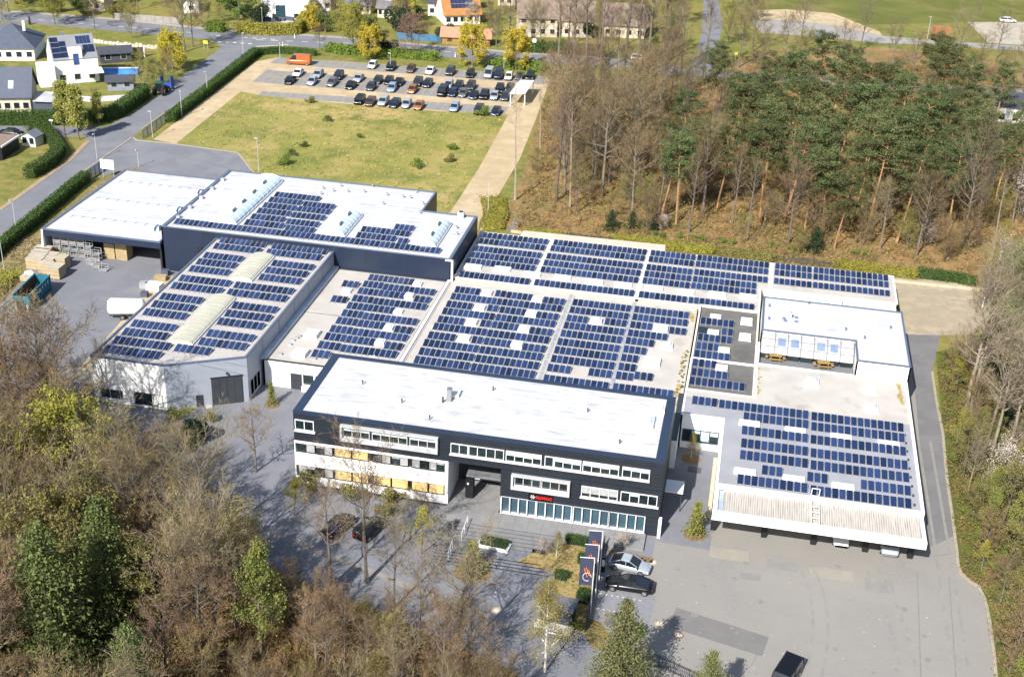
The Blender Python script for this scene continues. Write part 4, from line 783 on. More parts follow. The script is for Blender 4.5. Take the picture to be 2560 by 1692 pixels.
def deciduous(seed, H=14, clear=.3, rad=4.0, nb=16, sub=6, tw=7, fine=3, up=.75, trunk_r=None, fork=0, tw_w=.022, shape='oval', leaves=0, lsize=.16, lean=.03, spread=.22):
    """tapered trunk with limbs (wood), and a crown of fine twigs or leaves; returns two meshes"""
    rr = random.Random(seed); wood = MB(); crown = MB(); tr = trunk_r or H*.016
    pts = [Vector((0, 0, -.2))]; n = 9; dx, dy = rr.gauss(0, lean), rr.gauss(0, lean)
    for k in range(1, n+1): pts.append(Vector((pts[-1].x+H/n*(dx+rr.gauss(0, .03)), pts[-1].y+H/n*(dy+rr.gauss(0, .03)), H*.96*k/n)))
    rad_at = lambda t: tr*(1-t)**.8*.95+.02
    wood.path(pts, [tr*1.25]+[rad_at(k/n) for k in range(1, n+1)], 6)
    def at(t):
        f = t*n; k = min(n-1, int(f)); return pts[k].lerp(pts[k+1], f-k)
    tips = []
    for b in range(nb):
        t = clear+(1-clear)*((b+rr.random()*.8)/nb)*.97; u = (t-clear)/(1-clear)
        if shape == 'oval': L = rad*(.45+1.25*math.sin(math.pi*min(1, .22+.74*u)))*.72
        elif shape == 'fan': L = rad*(.75+.5*u)
        elif shape == 'cone': L = rad*(1.05-u)+.25
        elif shape == 'column': L = rad*(.8 if u < .75 else 1.4*(1-u)+.35)
        L *= rr.uniform(.75, 1.2); az = b*2.399+rr.uniform(-.5, .5); el = up*(.55+.65*u)+rr.gauss(0, .12)
        d = Vector((math.cos(az)*math.cos(el), math.sin(az)*math.cos(el), math.sin(el))); p = at(t); r0 = min(rad_at(t)*.6, .02+L*.022); seg = [p]; 
        for k in range(4):
            d = (d+Vector((rr.gauss(0, .12), rr.gauss(0, .12), .10+rr.gauss(0, .08)))).normalized(); seg.append(seg[-1]+d*L/4)
        wood.path(seg, [r0*(1-k/4.6) for k in range(5)], 4)
        for s in range(sub):
            f = .25+.75*(s+rr.random())/sub; k = min(3, int(f*4)); q = seg[k].lerp(seg[k+1], f*4-k) if f < 1 else seg[-1]
            d2 = branch_dir((seg[k+1]-seg[k]).normalized(), rr.uniform(.4, .95), rr); d2.z += .22; d2.normalize(); L2 = L*rr.uniform(.28, .5); e = q+d2*L2
            wood.tube(q, e, max(.012, r0*.36), .008, 3, cap=False)
            for w in range(tw):
                g = q.lerp(e, .15+.85*(w+rr.random())/tw); d3 = branch_dir(d2, rr.uniform(.3, 1.0), rr); d3.z += .18; L3 = L2*rr.uniform(.35, .7)
                e3 = g+d3*L3; blade(crown, g, e3, tw_w, rr)
                for x in range(fine):
                    h = g.lerp(e3, rr.uniform(.2, 1)); d4 = branch_dir(d3.normalized(), rr.uniform(.3, 1), rr); blade(crown, h, h+d4*L3*rr.uniform(.4, .8), tw_w*.8, rr)
                tips.append(e3)
    lv = MB()
    for k in range(leaves):
        p = rr.choice(tips); quadleaf(lv, p+Vector((rr.gauss(0, spread), rr.gauss(0, spread), rr.gauss(0, spread)-(spread-.2))), lsize, rr)
    return wood, crown, lv
def pine(seed, H=19, clear=.55, rad=3.4, lean=.06):
    rr = random.Random(seed); wood = MB(); lv = MB(); n = 8; pts = [Vector((0, 0, -.2))]; dx, dy = rr.gauss(.0, lean), rr.gauss(0, lean)
    for k in range(1, n+1): pts.append(pts[-1]+Vector((H/n*(dx+rr.gauss(0, .02)), H/n*(dy+rr.gauss(0, .02)), H*.95/n)))
    tr = H*.0115; rd = lambda t: tr*(1-t)+.03
    wood.path(pts, [tr*1.3]+[rd(k/n) for k in range(1, n+1)], 6)
    nb = 26
    for b in range(nb):
        t = clear+(1-clear)*(b+rr.random()*.7)/nb; f = t*n; k = min(n-1, int(f)); p = pts[k].lerp(pts[k+1], f-k); u = (t-clear)/(1-clear)
        L = rad*(.55+.75*math.sin(math.pi*min(1, .15+.8*u)))*rr.uniform(.6, 1.15); az = b*2.4+rr.uniform(-.5, .5); el = .05+.5*u+rr.gauss(0, .1)
        d = Vector((math.cos(az)*math.cos(el), math.sin(az)*math.cos(el), math.sin(el))); e = p+d*L; wood.tube(p, e, .055, .02, 4, cap=False)
        for c in range(3 if L > 1.4 else 2):
            q = p.lerp(e, (.5, .78, 1.02)[c] if L > 1.4 else (.6, 1)[c])+Vector((rr.gauss(0, .35), rr.gauss(0, .35), .12)); s = rr.uniform(.75, 1.25)
            for x in range(74):
                v = Vector((rr.gauss(0, 1), rr.gauss(0, 1), rr.gauss(0, 1))).normalized()*rr.random()**.4
                quadleaf(lv, q+Vector((v.x*1.1*s, v.y*1.1*s, v.z*.5*s)), 0.185, rr)
    for k in range(6):
        t = rr.uniform(.3, clear); f = t*n; i = int(f); p = pts[i].lerp(pts[i+1], f-i); az = rr.random()*6.28; wood.tube(p, p+Vector((math.cos(az)*1.2, math.sin(az)*1.2, rr.uniform(-.1, .4))), .03, .01, 3, cap=False)
    return wood, lv
def spruce(seed, H=9, rad=2.2, dens=1.0, clear=.05):
    rr = random.Random(seed); wood = MB().tube((0, 0, -.2), (0, 0, H*.97), H*.018, .02, 6); lv = MB(); n = int(46*dens)
    for b in range(n):
        u = (b+rr.random())/n; z = H*(clear+(1-clear)*u); L = rad*(1-u)**.85*rr.uniform(.75, 1.15)+.15; az = b*2.4+rr.uniform(-.4, .4)
        d = Vector((math.cos(az), math.sin(az), .1-.25*(1-u))); wood.tube((0, 0, z), Vector((0, 0, z))+d*L, .03, .01, 3, cap=False)
        for x in range(int(24+46*L)):
            f = rr.random()**.6; p = Vector((0, 0, z))+d*L*f; w = .12+.28*f*min(1, L)
            quadleaf(lv, p+Vector((rr.gauss(0, w), rr.gauss(0, w), rr.gauss(0, .14))), .115, rr)
    return wood, lv
def blob(seed, rx, rz, n, ls, z0=.15, lumps=7):
    """rounded leafy crown of many small leaves over uneven lumps"""
    rr = random.Random(seed); lv = MB(); cs = [(Vector((rr.gauss(0, rx*.42), rr.gauss(0, rx*.42), z0+rz*rr.uniform(.25, .85))), rx*rr.uniform(.38, .62)) for k in range(lumps)]
    for k in range(n):
        c, r = rr.choice(cs); v = Vector((rr.gauss(0, 1), rr.gauss(0, 1), rr.gauss(0, 1))).normalized()*r*rr.random()**.25; v.z *= rz/rx*.55; p = c+v
        if p.z > .05: quadleaf(lv, p, ls, rr)
    st = MB()
    for k in range(5): st.tube((0, 0, -.1), cs[k % lumps][0], .05+.01*rx, .02, 4, cap=False)
    return st, lv
PROTO = {}
def proto(key, wood, crown, bark, cm, extra=None, em=None):
    PROTO[key] = (wood.mesh('trunk', bark), crown.mesh('crown', cm) if crown and crown.v else None, extra.mesh('leaves', em) if extra and extra.v else None)
def plant(key, x, y, s=1.0, label='', cat='tree', group=None, name=None, rz=None, sz=None, mat=None):
    w, c, l = PROTO[key]
    t = thing(name or 'tree', label, cat, (x, y, 0), rnd.random()*6.28 if rz is None else rz, group); t.scale = (s, s, s*(sz or 1))
    for nm, me in (('trunk' if cat == 'tree' else 'stem', w), ('crown' if cat == 'tree' else 'foliage', c), ('leaves', l)):
        if me is None: continue
        o = bpy.data.objects.new(nm, me); COL.objects.link(o); o.parent = t
        if mat and nm != 'trunk' and nm != 'stem': o.material_slots[0].link = 'OBJECT'; o.material_slots[0].material = mat
    return t
for i in range(4):
    w, c, l = deciduous(100+i, H=16, clear=.34, rad=4.2, nb=20, sub=6, tw=7, fine=4, up=.78, shape='oval', tw_w=.025, leaves=(900, 250, 700, 0)[i], lsize=.085); proto('bare%d' % i, w, c, BARK, TWIG, l, leafm('buds_bronze', (.165, .125, .048), (.24, .19, .068), .25))
for i in range(3):
    w, c, l = deciduous(120+i, H=15, clear=.42, rad=4.6, nb=17, sub=6, tw=7, fine=4, up=.85, shape='fan', tw_w=.022, lean=.05); proto('open%d' % i, w, c, BARK, TWIGG)
for i in range(3):
    w, c, l = deciduous(140+i, H=15, clear=.45, rad=4.4, nb=17, sub=6, tw=7, fine=4, up=.95, shape='fan', tw_w=.026, lean=.05); proto('pale%d' % i, w, c, BARKL, TWIGL)
for i in range(3):
    w, c, l = deciduous(160+i, H=24, clear=.38, rad=3.6, nb=28, sub=5, tw=6, fine=3, up=.95, shape='column', tw_w=.027, trunk_r=.3); proto('tall%d' % i, w, c, BARK, TWIG)
for i in range(2):
    w, c, l = deciduous(180+i, H=20, clear=.66, rad=2.4, nb=10, sub=4, tw=5, fine=2, up=1.0, shape='fan', tw_w=.02, trunk_r=.2); proto('mast%d' % i, w, c, BARKL, TWIGG)
for i in range(2):
    w, c, l = deciduous(200+i, H=8, clear=.12, rad=3.4, nb=20, sub=6, tw=7, fine=4, up=.8, shape='fan', tw_w=.026, trunk_r=.09, leaves=900, lsize=.1); proto('brush%d' % i, w, c, BARK, TWIGO, l, leafm('leaves_copper_sparse', (.20, .14, .055), (.28, .205, .085), .25))
for i in range(2):
    w, c, l = deciduous(210+i, H=9, clear=.12, rad=3.0, nb=16, sub=6, tw=6, fine=3, up=.85, shape='oval', tw_w=.022, trunk_r=.09, leaves=2200, lsize=.12); proto('bud%d' % i, w, c, BARK, TWIGY, l, LOLV)
w, c, l = deciduous(230, H=12, clear=.2, rad=4.4, nb=20, sub=7, tw=6, fine=1, up=.6, shape='oval', leaves=9500, lsize=.16); proto('yellow', w, c, BARK, TWIGY, l, LYG)
w, c, l = deciduous(231, H=11, clear=.25, rad=3.0, nb=16, sub=6, tw=6, fine=1, up=.8, shape='cone', leaves=2400, lsize=.15); proto('yolive', w, c, BARK, TWIGY, l, LYG)
w, c, l = deciduous(232, H=8, clear=.12, rad=2.9, nb=16, sub=6, tw=5, fine=1, up=.7, shape='oval', leaves=9500, lsize=.17); proto('round_yellow', w, c, BARK, TWIGY, l, LYEL)
w, c, l = deciduous(233, H=7, clear=.22, rad=1.5, nb=16, sub=5, tw=5, fine=1, up=1.0, shape='column', leaves=6000, lsize=.14); proto('street', w, c, BARK, TWIGY, l, leafm('leaves_amber', (.25, .255, .06), (.35, .345, .10)))
w, c, l = deciduous(234, H=10, clear=.2, rad=4.6, nb=18, sub=6, tw=6, fine=1, up=.6, shape='oval', leaves=5200, lsize=.2); proto('green', w, c, BARK, TWIGY, l, LGRN)
w, c, l = deciduous(235, H=8, clear=.15, rad=3.6, nb=18, sub=6, tw=6, fine=2, up=.6, shape='oval', leaves=2600, lsize=.14); proto('red', w, c, BARK, TWIG, l, LRED)
w, c, l = deciduous(236, H=12, clear=.2, rad=2.4, nb=20, sub=5, tw=6, fine=1, up=.5, shape='cone', leaves=8000, lsize=.08, spread=.42, trunk_r=.12); proto('birch', w, c, BARKB, TWIGY, l, leafm('leaves_birch', (.24, .205, .05), (.34, .28, .075)))
w, c, l = deciduous(237, H=6, clear=.12, rad=2.6, nb=16, sub=6, tw=6, fine=1, up=.8, shape='oval', leaves=3000, lsize=.11); proto('blossom', w, c, BARK, TWIG, l, LWHT)
w, c, l = deciduous(238, H=13, clear=.2, rad=2.8, nb=20, sub=5, tw=6, fine=2, up=1.05, shape='column', leaves=6500, lsize=.13); proto('larch', w, c, BARK, TWIGY, l, leafm('leaves_larch', (.16, .19, .05), (.26, .26, .075)))
for i in range(4): w, l = pine(300+i, H=18+i*.7, rad=2.8, clear=(.56, .52, .62, .5)[i]); proto('pine%d' % i, w, l, BARKP, LPIN)
for i in range(2): w, l = spruce(320+i, H=10, rad=3.0, dens=2.4); proto('spruce%d' % i, w, l, BARK, LSPR)
w, l = spruce(330, H=4, rad=.75, dens=.8, clear=.02); proto('cypress', w, l, BARK, leafm('leaves_cypress', (.17, .19, .04), (.27, .27, .07)))
w, l = spruce(331, H=3, rad=1.2, dens=.7, clear=.0); proto('fir', w, l, BARK, LDRK)
w, l = blob(340, 2.4, 3.4, 4200, .17); proto('holly', w, l, BARK, LHOL)
w, l = blob(341, 1.0, 1.3, 700, .11); proto('shrub', w, l, BARK, LHED)
w, l = blob(342, 1.2, 1.2, 600, .11); proto('shrub_flat', w, l, BARK, LHED)
w, l = blob(343, 3.0, 5.0, 4600, .2); proto('evergreen', w, l, BARK, LDRK)

def inside(p, poly):
    c = False; n = len(poly)
    for i in range(n):
        a, b = poly[i], poly[(i+1) % n]
        if (a[1] > p[1]) != (b[1] > p[1]) and p[0] < (b[0]-a[0])*(p[1]-a[1])/(b[1]-a[1])+a[0]: c = not c
    return c
def scatter(poly, n, dmin, r_, avoid=()):
    """points inside an outline given in photo pixels on the ground, no two closer than dmin metres"""
    xs = [p[0] for p in poly]; ys = [p[1] for p in poly]; pts = []; tries = 0; w = [P(*p) for p in poly]
    W_ = [(v.x, v.y) for v in w]; bx = (min(v[0] for v in W_), max(v[0] for v in W_), min(v[1] for v in W_), max(v[1] for v in W_))
    while len(pts) < n and tries < n*60:
        tries += 1; q = (r_.uniform(bx[0], bx[1]), r_.uniform(bx[2], bx[3]))
        if not inside(q, W_) or any((q[0]-o[0])**2+(q[1]-o[1])**2 < dmin*dmin for o in pts) or any((q[0]-o[0])**2+(q[1]-o[1])**2 < o[2]**2 for o in avoid): continue
        pts.append(q)
    return pts
ALL = []
def at_px(key, px, py, h, hp, label, cat='tree', group=None, name=None, **k):
    """plant with the base at a ground pixel; h is the wanted height, hp the height of the prototype"""
    q = P(px, py); ALL.append((q.x, q.y, 2.5)); return plant(key, q.x, q.y, h/hp, label, cat, group, name, **k)
# ---- wood at the right: pines, tall bare trunks, copper undergrowth
G_P = 'pines in the wood at the upper right'; G_B = 'bare trees in the wood behind the long hall'
for i, (x, y, h) in enumerate(((2052, 592, 17), (2085, 622, 15), (2165, 590, 19), (2240, 610, 18), (2368, 592, 18), (2320, 540, 17), (1690, 560, 17), (1650, 545, 16), (1745, 500, 17), (1790, 530, 18), (1900, 560, 18), (1960, 545, 19), (1910, 470, 18), (1990, 480, 19), (2030, 520, 18), (2110, 525, 19), (2190, 520, 19), (2270, 500, 18), (2340, 480, 18), (2420, 520, 18), (2480, 540, 17), (2500, 470, 17), (1840, 440, 18), (1930, 400, 18), (2010, 420, 19), (2090, 430, 19), (2160, 455, 19), (2230, 430, 18), (1830, 370, 17), (1890, 340, 17), (1980, 350, 18), (2060, 350, 19), (2140, 365, 19), (2200, 345, 18), (2330, 330, 19), (2380, 365, 18), (2290, 400, 18), (2420, 420, 17), (2320, 280, 18), (2040, 295, 17), (2110, 300, 18), (1760, 300, 15), (1790, 260, 14), (2540, 400, 17), (2440, 470, 17), (1525, 430, 12), (1570, 300, 12), (1700, 460, 16), (2010, 585, 16), (2130, 560, 17))):
    at_px('pine%d' % (i % 4), x, y, h*rnd.uniform(.92, 1.08), 19, 'tall pine with orange trunk and dark green top in the wood behind the halls', 'tree', G_P, 'pine_tree')
at_px('mast0', 1288, 500, 22, 20, 'slim tall bare tree standing alone beside the gravel track', name='bare_tree')
at_px('tall1', 1391, 503, 21, 24, 'bare tree with white stump-like base, foremost at the track edge of the wood', name='bare_tree')
at_px('open2', 2405, 618, 17, 15, 'thick leaning bare tree at the right end of the wood by the gravel court', name='bare_tree', rz=1.2)
for i, (x, y, h) in enumerate(((1425, 520, 19), (1482, 480, 18), (1503, 492, 20), (1521, 458, 20), (1560, 477, 21), (1644, 547, 17), (1692, 552, 15), (1722, 582, 16), (1756, 540, 17), (1866, 600, 15), (1410, 440, 20), (1445, 400, 19), (1350, 400, 17), (1500, 385, 19), (1580, 400, 19), (1640, 420, 19), (1620, 350, 18), (1690, 380, 18), (1540, 330, 18), (1460, 320, 18), (1400, 340, 18), (1660, 270, 17), (1720, 340, 17), (1780, 400, 17), (1770, 450, 16), (1830, 560, 15), (1970, 610, 14), (2200, 625, 13), (2290, 640, 14), (2440, 600, 15), (2480, 640, 15), (2530, 560, 16))):
    at_px(('tall%d' % (i % 3)) if i % 2 else ('mast%d' % (i % 2) if i % 3 == 0 else 'bare%d' % (i % 4)), x, y, h, 24 if i % 2 else (20 if i % 3 == 0 else 16), 'tall bare grey-brown tree in the wood behind the long hall', 'tree', G_B, 'bare_tree')
for i, (x, y, h) in enumerate(((1395, 192, 20), (1432, 186, 24), (1466, 182, 22), (1500, 180, 23), (1590, 178, 26), (1618, 186, 25), (1560, 184, 22), (1650, 200, 22), (1690, 195, 21), (1540, 230, 17), (1600, 240, 18), (1480, 225, 16), (1420, 240, 15), (1760, 196, 22), (1700, 235, 18), (1660, 232, 17))):
    at_px('tall%d' % (i % 3), x, y, h*1.2, 24, 'tall bare tree in the row beside the main road', 'tree', 'bare trees along the main road', 'bare_tree')
for i, (x, y, h, k) in enumerate(((2000, 118, 13, 'open0'), (2150, 130, 11, 'open1'), (2385, 180, 14, 'open2'), (2490, 150, 11, 'open0'), (2440, 210, 12, 'bare1'), (2230, 170, 10, 'open1'), (1960, 165, 12, 'bare2'), (2100, 175, 11, 'bare0'), (2280, 200, 11, 'bare3'), (2330, 220, 12, 'bud0'), (2520, 240, 11, 'bare1'), (2555, 200, 10, 'open2'), (2420, 255, 11, 'bud1'), (2480, 270, 11, 'bare2'), (1880, 130, 14, 'bare1'), (1845, 170, 14, 'bare0'), (1900, 190, 12, 'bare3'), (2000, 200, 11, 'bud1'))):
    at_px(k, x, y, h, 16 if k[:4] == 'bare' else (9 if k[:3] == 'bud' else 15), 'bare round-crowned tree between the pale field road and the pines', 'tree', 'bare trees along the field road', 'bare_tree')
fpoly = [(1290, 560), (1330, 420), (1370, 260), (1500, 210), (1740, 230), (1900, 260), (2480, 300), (2560, 420), (2560, 690), (2260, 660), (1990, 640), (1700, 590), (1400, 560)]
for q in scatter([(1320, 480), (1350, 330), (1400, 200), (1700, 215), (1690, 330), (1660, 590), (1400, 545)], 14, 5, rnd, [(a, b, 2.5) for a, b, c in ALL]):
    ALL.append((q[0], q[1], 2)); plant('bare%d' % rnd.randrange(4), q[0], q[1], rnd.uniform(.7, 1.05), '', 'tree', G_B, 'bare_tree')
for q in scatter([(1700, 250), (2480, 300), (2540, 420), (2500, 560), (1760, 520)], 3, 6, rnd, [(a, b, 2.5) for a, b, c in ALL]):
    ALL.append((q[0], q[1], 2)); plant('pine%d' % rnd.randrange(4), q[0], q[1], rnd.uniform(.8, .98), '', 'tree', G_P, 'pine_tree')
for q in scatter(fpoly, 75, 4.5, rnd, [(a, b, 2.2) for a, b, c in ALL]):
    plant(rnd.choice(['brush0', 'brush1', 'bare0', 'bud1', 'bud0', 'bare2']), q[0], q[1], rnd.uniform(.45, .8), 'small bare tree or sapling in the undergrowth of the wood behind the halls', 'tree', 'saplings in the upper right wood', 'sapling')
for i, (x, y, h) in enumerate(((1527, 575, 3.4), (1580, 572, 3.0), (1635, 575, 3.0), (2035, 630, 4.2))):
    at_px('fir', x, y, h, 3, ['small dark fir left of two at the wood edge behind the annex', 'small dark fir in the middle of three behind the annex', 'small dark fir beside the pale bush behind the annex', 'spreading dark fir at the wood edge above the right long hall'][i], 'tree', name='fir_tree')
at_px('blossom', 1655, 578, 2.6, 6, 'pale grey-white bush at the wood edge behind the annex', 'shrub', name='shrub')
at_px('blossom', 2310, 620, 4, 6, 'white-flowering shrub at the right end of the wood', 'shrub', name='shrub')
for i, (x, y) in enumerate(((1640, 592), (1658, 595), (1700, 595), (1735, 600), (1755, 602), (1805, 608), (1830, 611), (1930, 620), (1980, 626), (2140, 636), (2160, 640))):
    at_px('shrub', x, y, .9, 1.3, 'small bright green shrub in the row on the bank behind the long hall', 'shrub', 'small green shrubs on the bank', 'shrub', mat=LGRN)

# ---- trees along the right edge
for q in scatter([(1560, 470), (1760, 420), (2480, 500), (2480, 660), (2000, 636), (1700, 596), (1560, 580)], 46, 3.6, rnd, [(a, b, 1.6) for a, b, c in ALL]):
    k = rnd.choice(['brush0', 'brush1', 'brush0', 'bud0', 'bare0']); plant(k, q[0], q[1], rnd.uniform(3.5, 7)/{'brush0': 8, 'brush1': 8, 'bud0': 9, 'bare0': 13}[k], '', 'tree', 'saplings in the upper right wood', 'sapling')
for i, (x, y, h) in enumerate(((2535, 880, 5), (2505, 960, 4), (2555, 1100, 5), (2548, 1010, 5), (2560, 790, 6), (2560, 1230, 5))): at_px('evergreen', x, y, h, 6, 'dark evergreen at the right border, %s from the top' % ['second', 'third', 'fifth', 'fourth', 'first', 'sixth'][i], 'tree', None, 'evergreen_tree')
G_R = 'pale bare trees beside the service lane'
for i, (x, y, h, k) in enumerate(((2412, 1040, 17, 'pale0'), (2424, 1036, 16, 'pale1'), (2455, 1138, 15, 'pale2'), (2475, 1150, 16, 'pale0'), (2520, 1140, 15, 'pale1'), (2545, 1160, 15, 'pale2'), (2470, 820, 12, 'pale1'), (2540, 900, 14, 'open1'), (2550, 1000, 14, 'pale0'), (2600, 1560, 18, 'pale2'), (2560, 1280, 13, 'pale1'), (2580, 1420, 14, 'pale0'), (2620, 1180, 15, 'pale1'))):
    at_px(k, x, y, h, 15, 'pale bare tree with several trunks beside the service lane' if i not in (0, 9) else ['pale bare forked tree closest to the service lane, wide crown', '', '', '', '', '', '', '', '', 'large bare tree at the right border of the picture near the bottom'][i], 'tree', G_R, 'bare_tree')
for i, (x, y, h, k) in enumerate(((2490, 690, 10, 'birch'), (2455, 770, 9, 'birch'), (2500, 800, 9, 'birch'), (2545, 730, 7, 'blossom'), (2558, 560, 8, 'blossom'), (2500, 1240, 6, 'blossom'))):
    at_px(k, x, y, h, 12 if k == 'birch' else 6, ['birch with white trunk at the upper corner of the gravel court', 'left slim birch beside the gravel court', 'right slim birch beside the gravel court', 'pale blossoming tree at the right border above the birches', 'large blossoming tree at the right border by the wood', 'white-flowering tree right of the service lane'][i], 'tree', None, 'birch_tree' if k == 'birch' else 'blossom_tree')
for i, (x, y, h, k) in enumerate(((2460, 1360, 7, 'larch'), (2500, 1330, 8, 'bud0'), (2530, 1390, 9, 'larch'), (2430, 1300, 5, 'bud1'), (2560, 1480, 9, 'bud1'), (2470, 1280, 6, 'larch'), (2540, 1640, 7, 'bud0'), (2530, 1560, 6, 'bud1'), (2530, 1240, 7, 'yolive'), (2545, 960, 9, 'yolive'), (2520, 880, 7, 'green'), (2555, 800, 9, 'green'), (2520, 760, 6, 'green'), (2550, 1090, 7, 'bud0'), (2520, 1690, 7, 'brush0'), (2560, 1740, 8, 'larch'))):
    at_px(k, x, y, h, {'larch': 13, 'bud0': 9, 'bud1': 9, 'yolive': 11, 'green': 10, 'brush0': 8}[k], 'young olive-green budding tree on the strip right of the service lane', 'tree', 'budding trees right of the lane', 'young_tree')

# ---- wood at the lower left
LLP = [(-180, 1080), (60, 1110), (250, 1235), (345, 1300), (490, 1350), (590, 1395), (705, 1455), (990, 1580), (1180, 1660), (1250, 1760), (1250, 2050), (-300, 2050)]
G_L = 'bare trees in the wood at the lower left'
def fixed(k, x, y, h, hp, lab, nm='bare_tree', **kw): at_px(k, x, y, h, hp, lab, 'tree', None, nm, **kw)
fixed('yellow', 195, 1275, 12.5, 12, 'bright yellow-green leafing tree in the lower left wood', 'yellow_tree')
fixed('yellow', 215, 1530, 13, 12, 'yellow-green tree below the bright one, half hidden by bare crowns', 'yellow_tree', mat=LOLV)
fixed('spruce0', 285, 1590, 16, 10, 'blue-green conifer in the lower left wood, upper of the pair', 'conifer')
fixed('spruce1', 150, 1715, 18, 10, 'blue-green conifer at the lower left, left of the pair', 'conifer')
fixed('spruce0', 345, 1830, 12, 10, 'blue-green conifer at the bottom border of the lower left wood', 'conifer')
fixed('larch', 655, 1640, 12.5, 13, 'fresh green tree left of the big bare oak by the street', 'young_tree')
fixed('yolive', 590, 1460, 9, 11, 'olive-yellow young tree at the street edge of the wood', 'young_tree')
fixed('open0', 828, 1465, 11, 15, 'bare tree with long spreading limbs standing before the white office wing', sz=1.0, rz=.6)
fixed('open1', 918, 1455, 14.5, 15, 'largest bare tree, crown reaching over the white office wing', rz=2.1)
fixed('open2', 530, 1440, 15, 15, 'dark bare tree at the left end of the street', rz=.4)
fixed('open0', 985, 1520, 9, 15, 'small forked bare tree at the bend of the street', rz=4)
fixed('open2', 1140, 1640, 12, 15, 'bare tree with fanned crown over the street at lower centre', rz=3)
fixed('open1', 1045, 1620, 11, 15, 'bare tree left of the fanned one over the street', rz=5.2)
fixed('birch', 1362, 1680, 11, 12, 'birch with white trunk and yellow-green haze at the street entrance', 'birch_tree')
fixed('spruce1', 1545, 1760, 12, 10, 'dense olive conifer at the bottom border beside the courtyard gate', 'conifer', mat=leafm('needles_olive', (.12, .14, .055), (.20, .20, .085)))
fixed('spruce0', 1760, 1810, 8.5, 10, 'olive conifer peaking in at the bottom border of the courtyard', 'conifer', mat=leafm('needles_olive', (.12, .14, .055), (.20, .20, .085)))
fixed('bare0', 60, 1130, 19, 16, 'tall bare tree at the left border in front of the loading yard')
fixed('bare1', 175, 1150, 19, 16, 'dark tall bare tree before the pale hall and the blue car')
fixed('open2', 255, 1120, 11, 15, 'bare tree whose crown covers the white front of the pale hall')
fixed('bare3', 120, 1090, 17, 16, 'bare tree at the loading yard between the two tall ones')
fixed('open1', -40, 1080, 17, 15, 'bare tree leaning in from the left border')
fixed('yolive', 1052, 1385, 6.5, 11, 'olive-leaved bush tree at the right of the white office wing', 'young_tree')
fixed('yolive', 735, 1290, 5, 11, 'olive-leaved bush tree at the left end of the white office wing', 'young_tree')
fixed('brush0', 375, 1225, 6, 8, 'orange-brown bushy tree in front of the splayed hall corner')
fixed('brush1', 300, 1225, 6, 8, 'orange-brown bushy tree left of the splayed hall corner')
fixed('bare2', 445, 1300, 11, 16, 'brownish bare tree below the dark holly')
fixed('bare1', 640, 1180, 8.5, 16, 'thin bare sapling beside the left end of the office')
LK_ = ['bare0', 'bare1', 'bare2', 'bare3', 'brush0', 'brush1', 'bud0', 'open1', 'bare0', 'bare2', 'bud1', 'brush1', 'bud0', 'bud1', 'yolive']
for i, q in enumerate(scatter(LLP, 165, 2.7, rnd, [(a, b, 1.8) for a, b, c in ALL]+[(P(*p).x, P(*p).y, 4.2) for p in ((205, 1290), (215, 1345), (225, 1400), (290, 1620), (290, 1560), (150, 1745), (285, 1680), (280, 1740), (150, 1800), (200, 1770), (345, 1860), (655, 1650), (650, 1700))])):
    k = LK_[rnd.randrange(len(LK_))]; hp = {'bare': 16, 'brus': 8, 'open': 15, 'bud0': 9, 'bud1': 9, 'yoli': 11}[k[:4]]
    h = {'bare': 13.0, 'brus': 7.5, 'open': 13.0, 'bud0': 9.0, 'bud1': 9.0, 'yoli': 9.0}[k[:4]]*rnd.uniform(.75, 1.15)
    if q[0] > -42: h *= .62
    if (q[0] > -34 and q[1] > 96) or (q[0] > -44 and q[1] > 99): continue
    plant(k, q[0], q[1], h/hp, {'bare': 'bare brown tree of the dense wood at the lower left', 'brus': 'bushy orange-brown tree of the dense wood at the lower left', 'open': 'bare grey tree of the dense wood at the lower left', 'bud0': 'budding olive tree of the dense wood at the lower left', 'bud1': 'budding olive tree of the dense wood at the lower left', 'yoli': 'yellow-olive leafing tree of the dense wood at the lower left'}[k[:4]], 'tree', G_L, {'bare': 'bare_tree', 'open': 'bare_tree', 'brus': 'bushy_tree'}.get(k[:4], 'budding_tree'))
def undergrowth(name, poly, n, h0, h1, mat, seed, leaf=False, label=''):
    rr = random.Random(seed); mb = MB(); W_ = [(P(*p).x, P(*p).y) for p in poly]; bx = (min(v[0] for v in W_), max(v[0] for v in W_), min(v[1] for v in W_), max(v[1] for v in W_)); k = 0
    while k < n:
        x, y = rr.uniform(bx[0], bx[1]), rr.uniform(bx[2], bx[3])
        if not inside((x, y), W_): continue
        k += 1; h = rr.uniform(h0, h1)
        if leaf:
            for j in range(16):
                v = Vector((rr.gauss(0, h*.35), rr.gauss(0, h*.35), abs(rr.gauss(.3, .4))*h)); quadleaf(mb, Vector((x, y, 0))+v, .09+h*.07, rr)
        else:
            for j in range(13):
                a = rr.random()*6.28; s = rr.uniform(.1, .55)*h; p = Vector((x+rr.gauss(0, .15), y+rr.gauss(0, .15), 0)); blade(mb, p, p+Vector((math.cos(a)*s, math.sin(a)*s, h*rr.uniform(.5, 1))), .035, rr)
    o = obj(name, mb, mat); o['kind'] = 'stuff'; tag(o, label, 'undergrowth'); return o
upR = [(1285, 575), (1330, 420), (1372, 240), (1500, 200), (1740, 215), (1900, 160), (2480, 170), (2620, 300), (2620, 720), (2260, 680), (2000, 652), (1700, 612), (1400, 575)]
undergrowth('undergrowth', upR, 5200, .4, 1.6, LORG, 11, True, 'copper dry-leaved undergrowth covering the floor of the upper right wood')
undergrowth('brushwood', upR, 3600, .6, 2.2, TWIGO, 12, False, 'brown bare brushwood on the floor of the upper right wood')
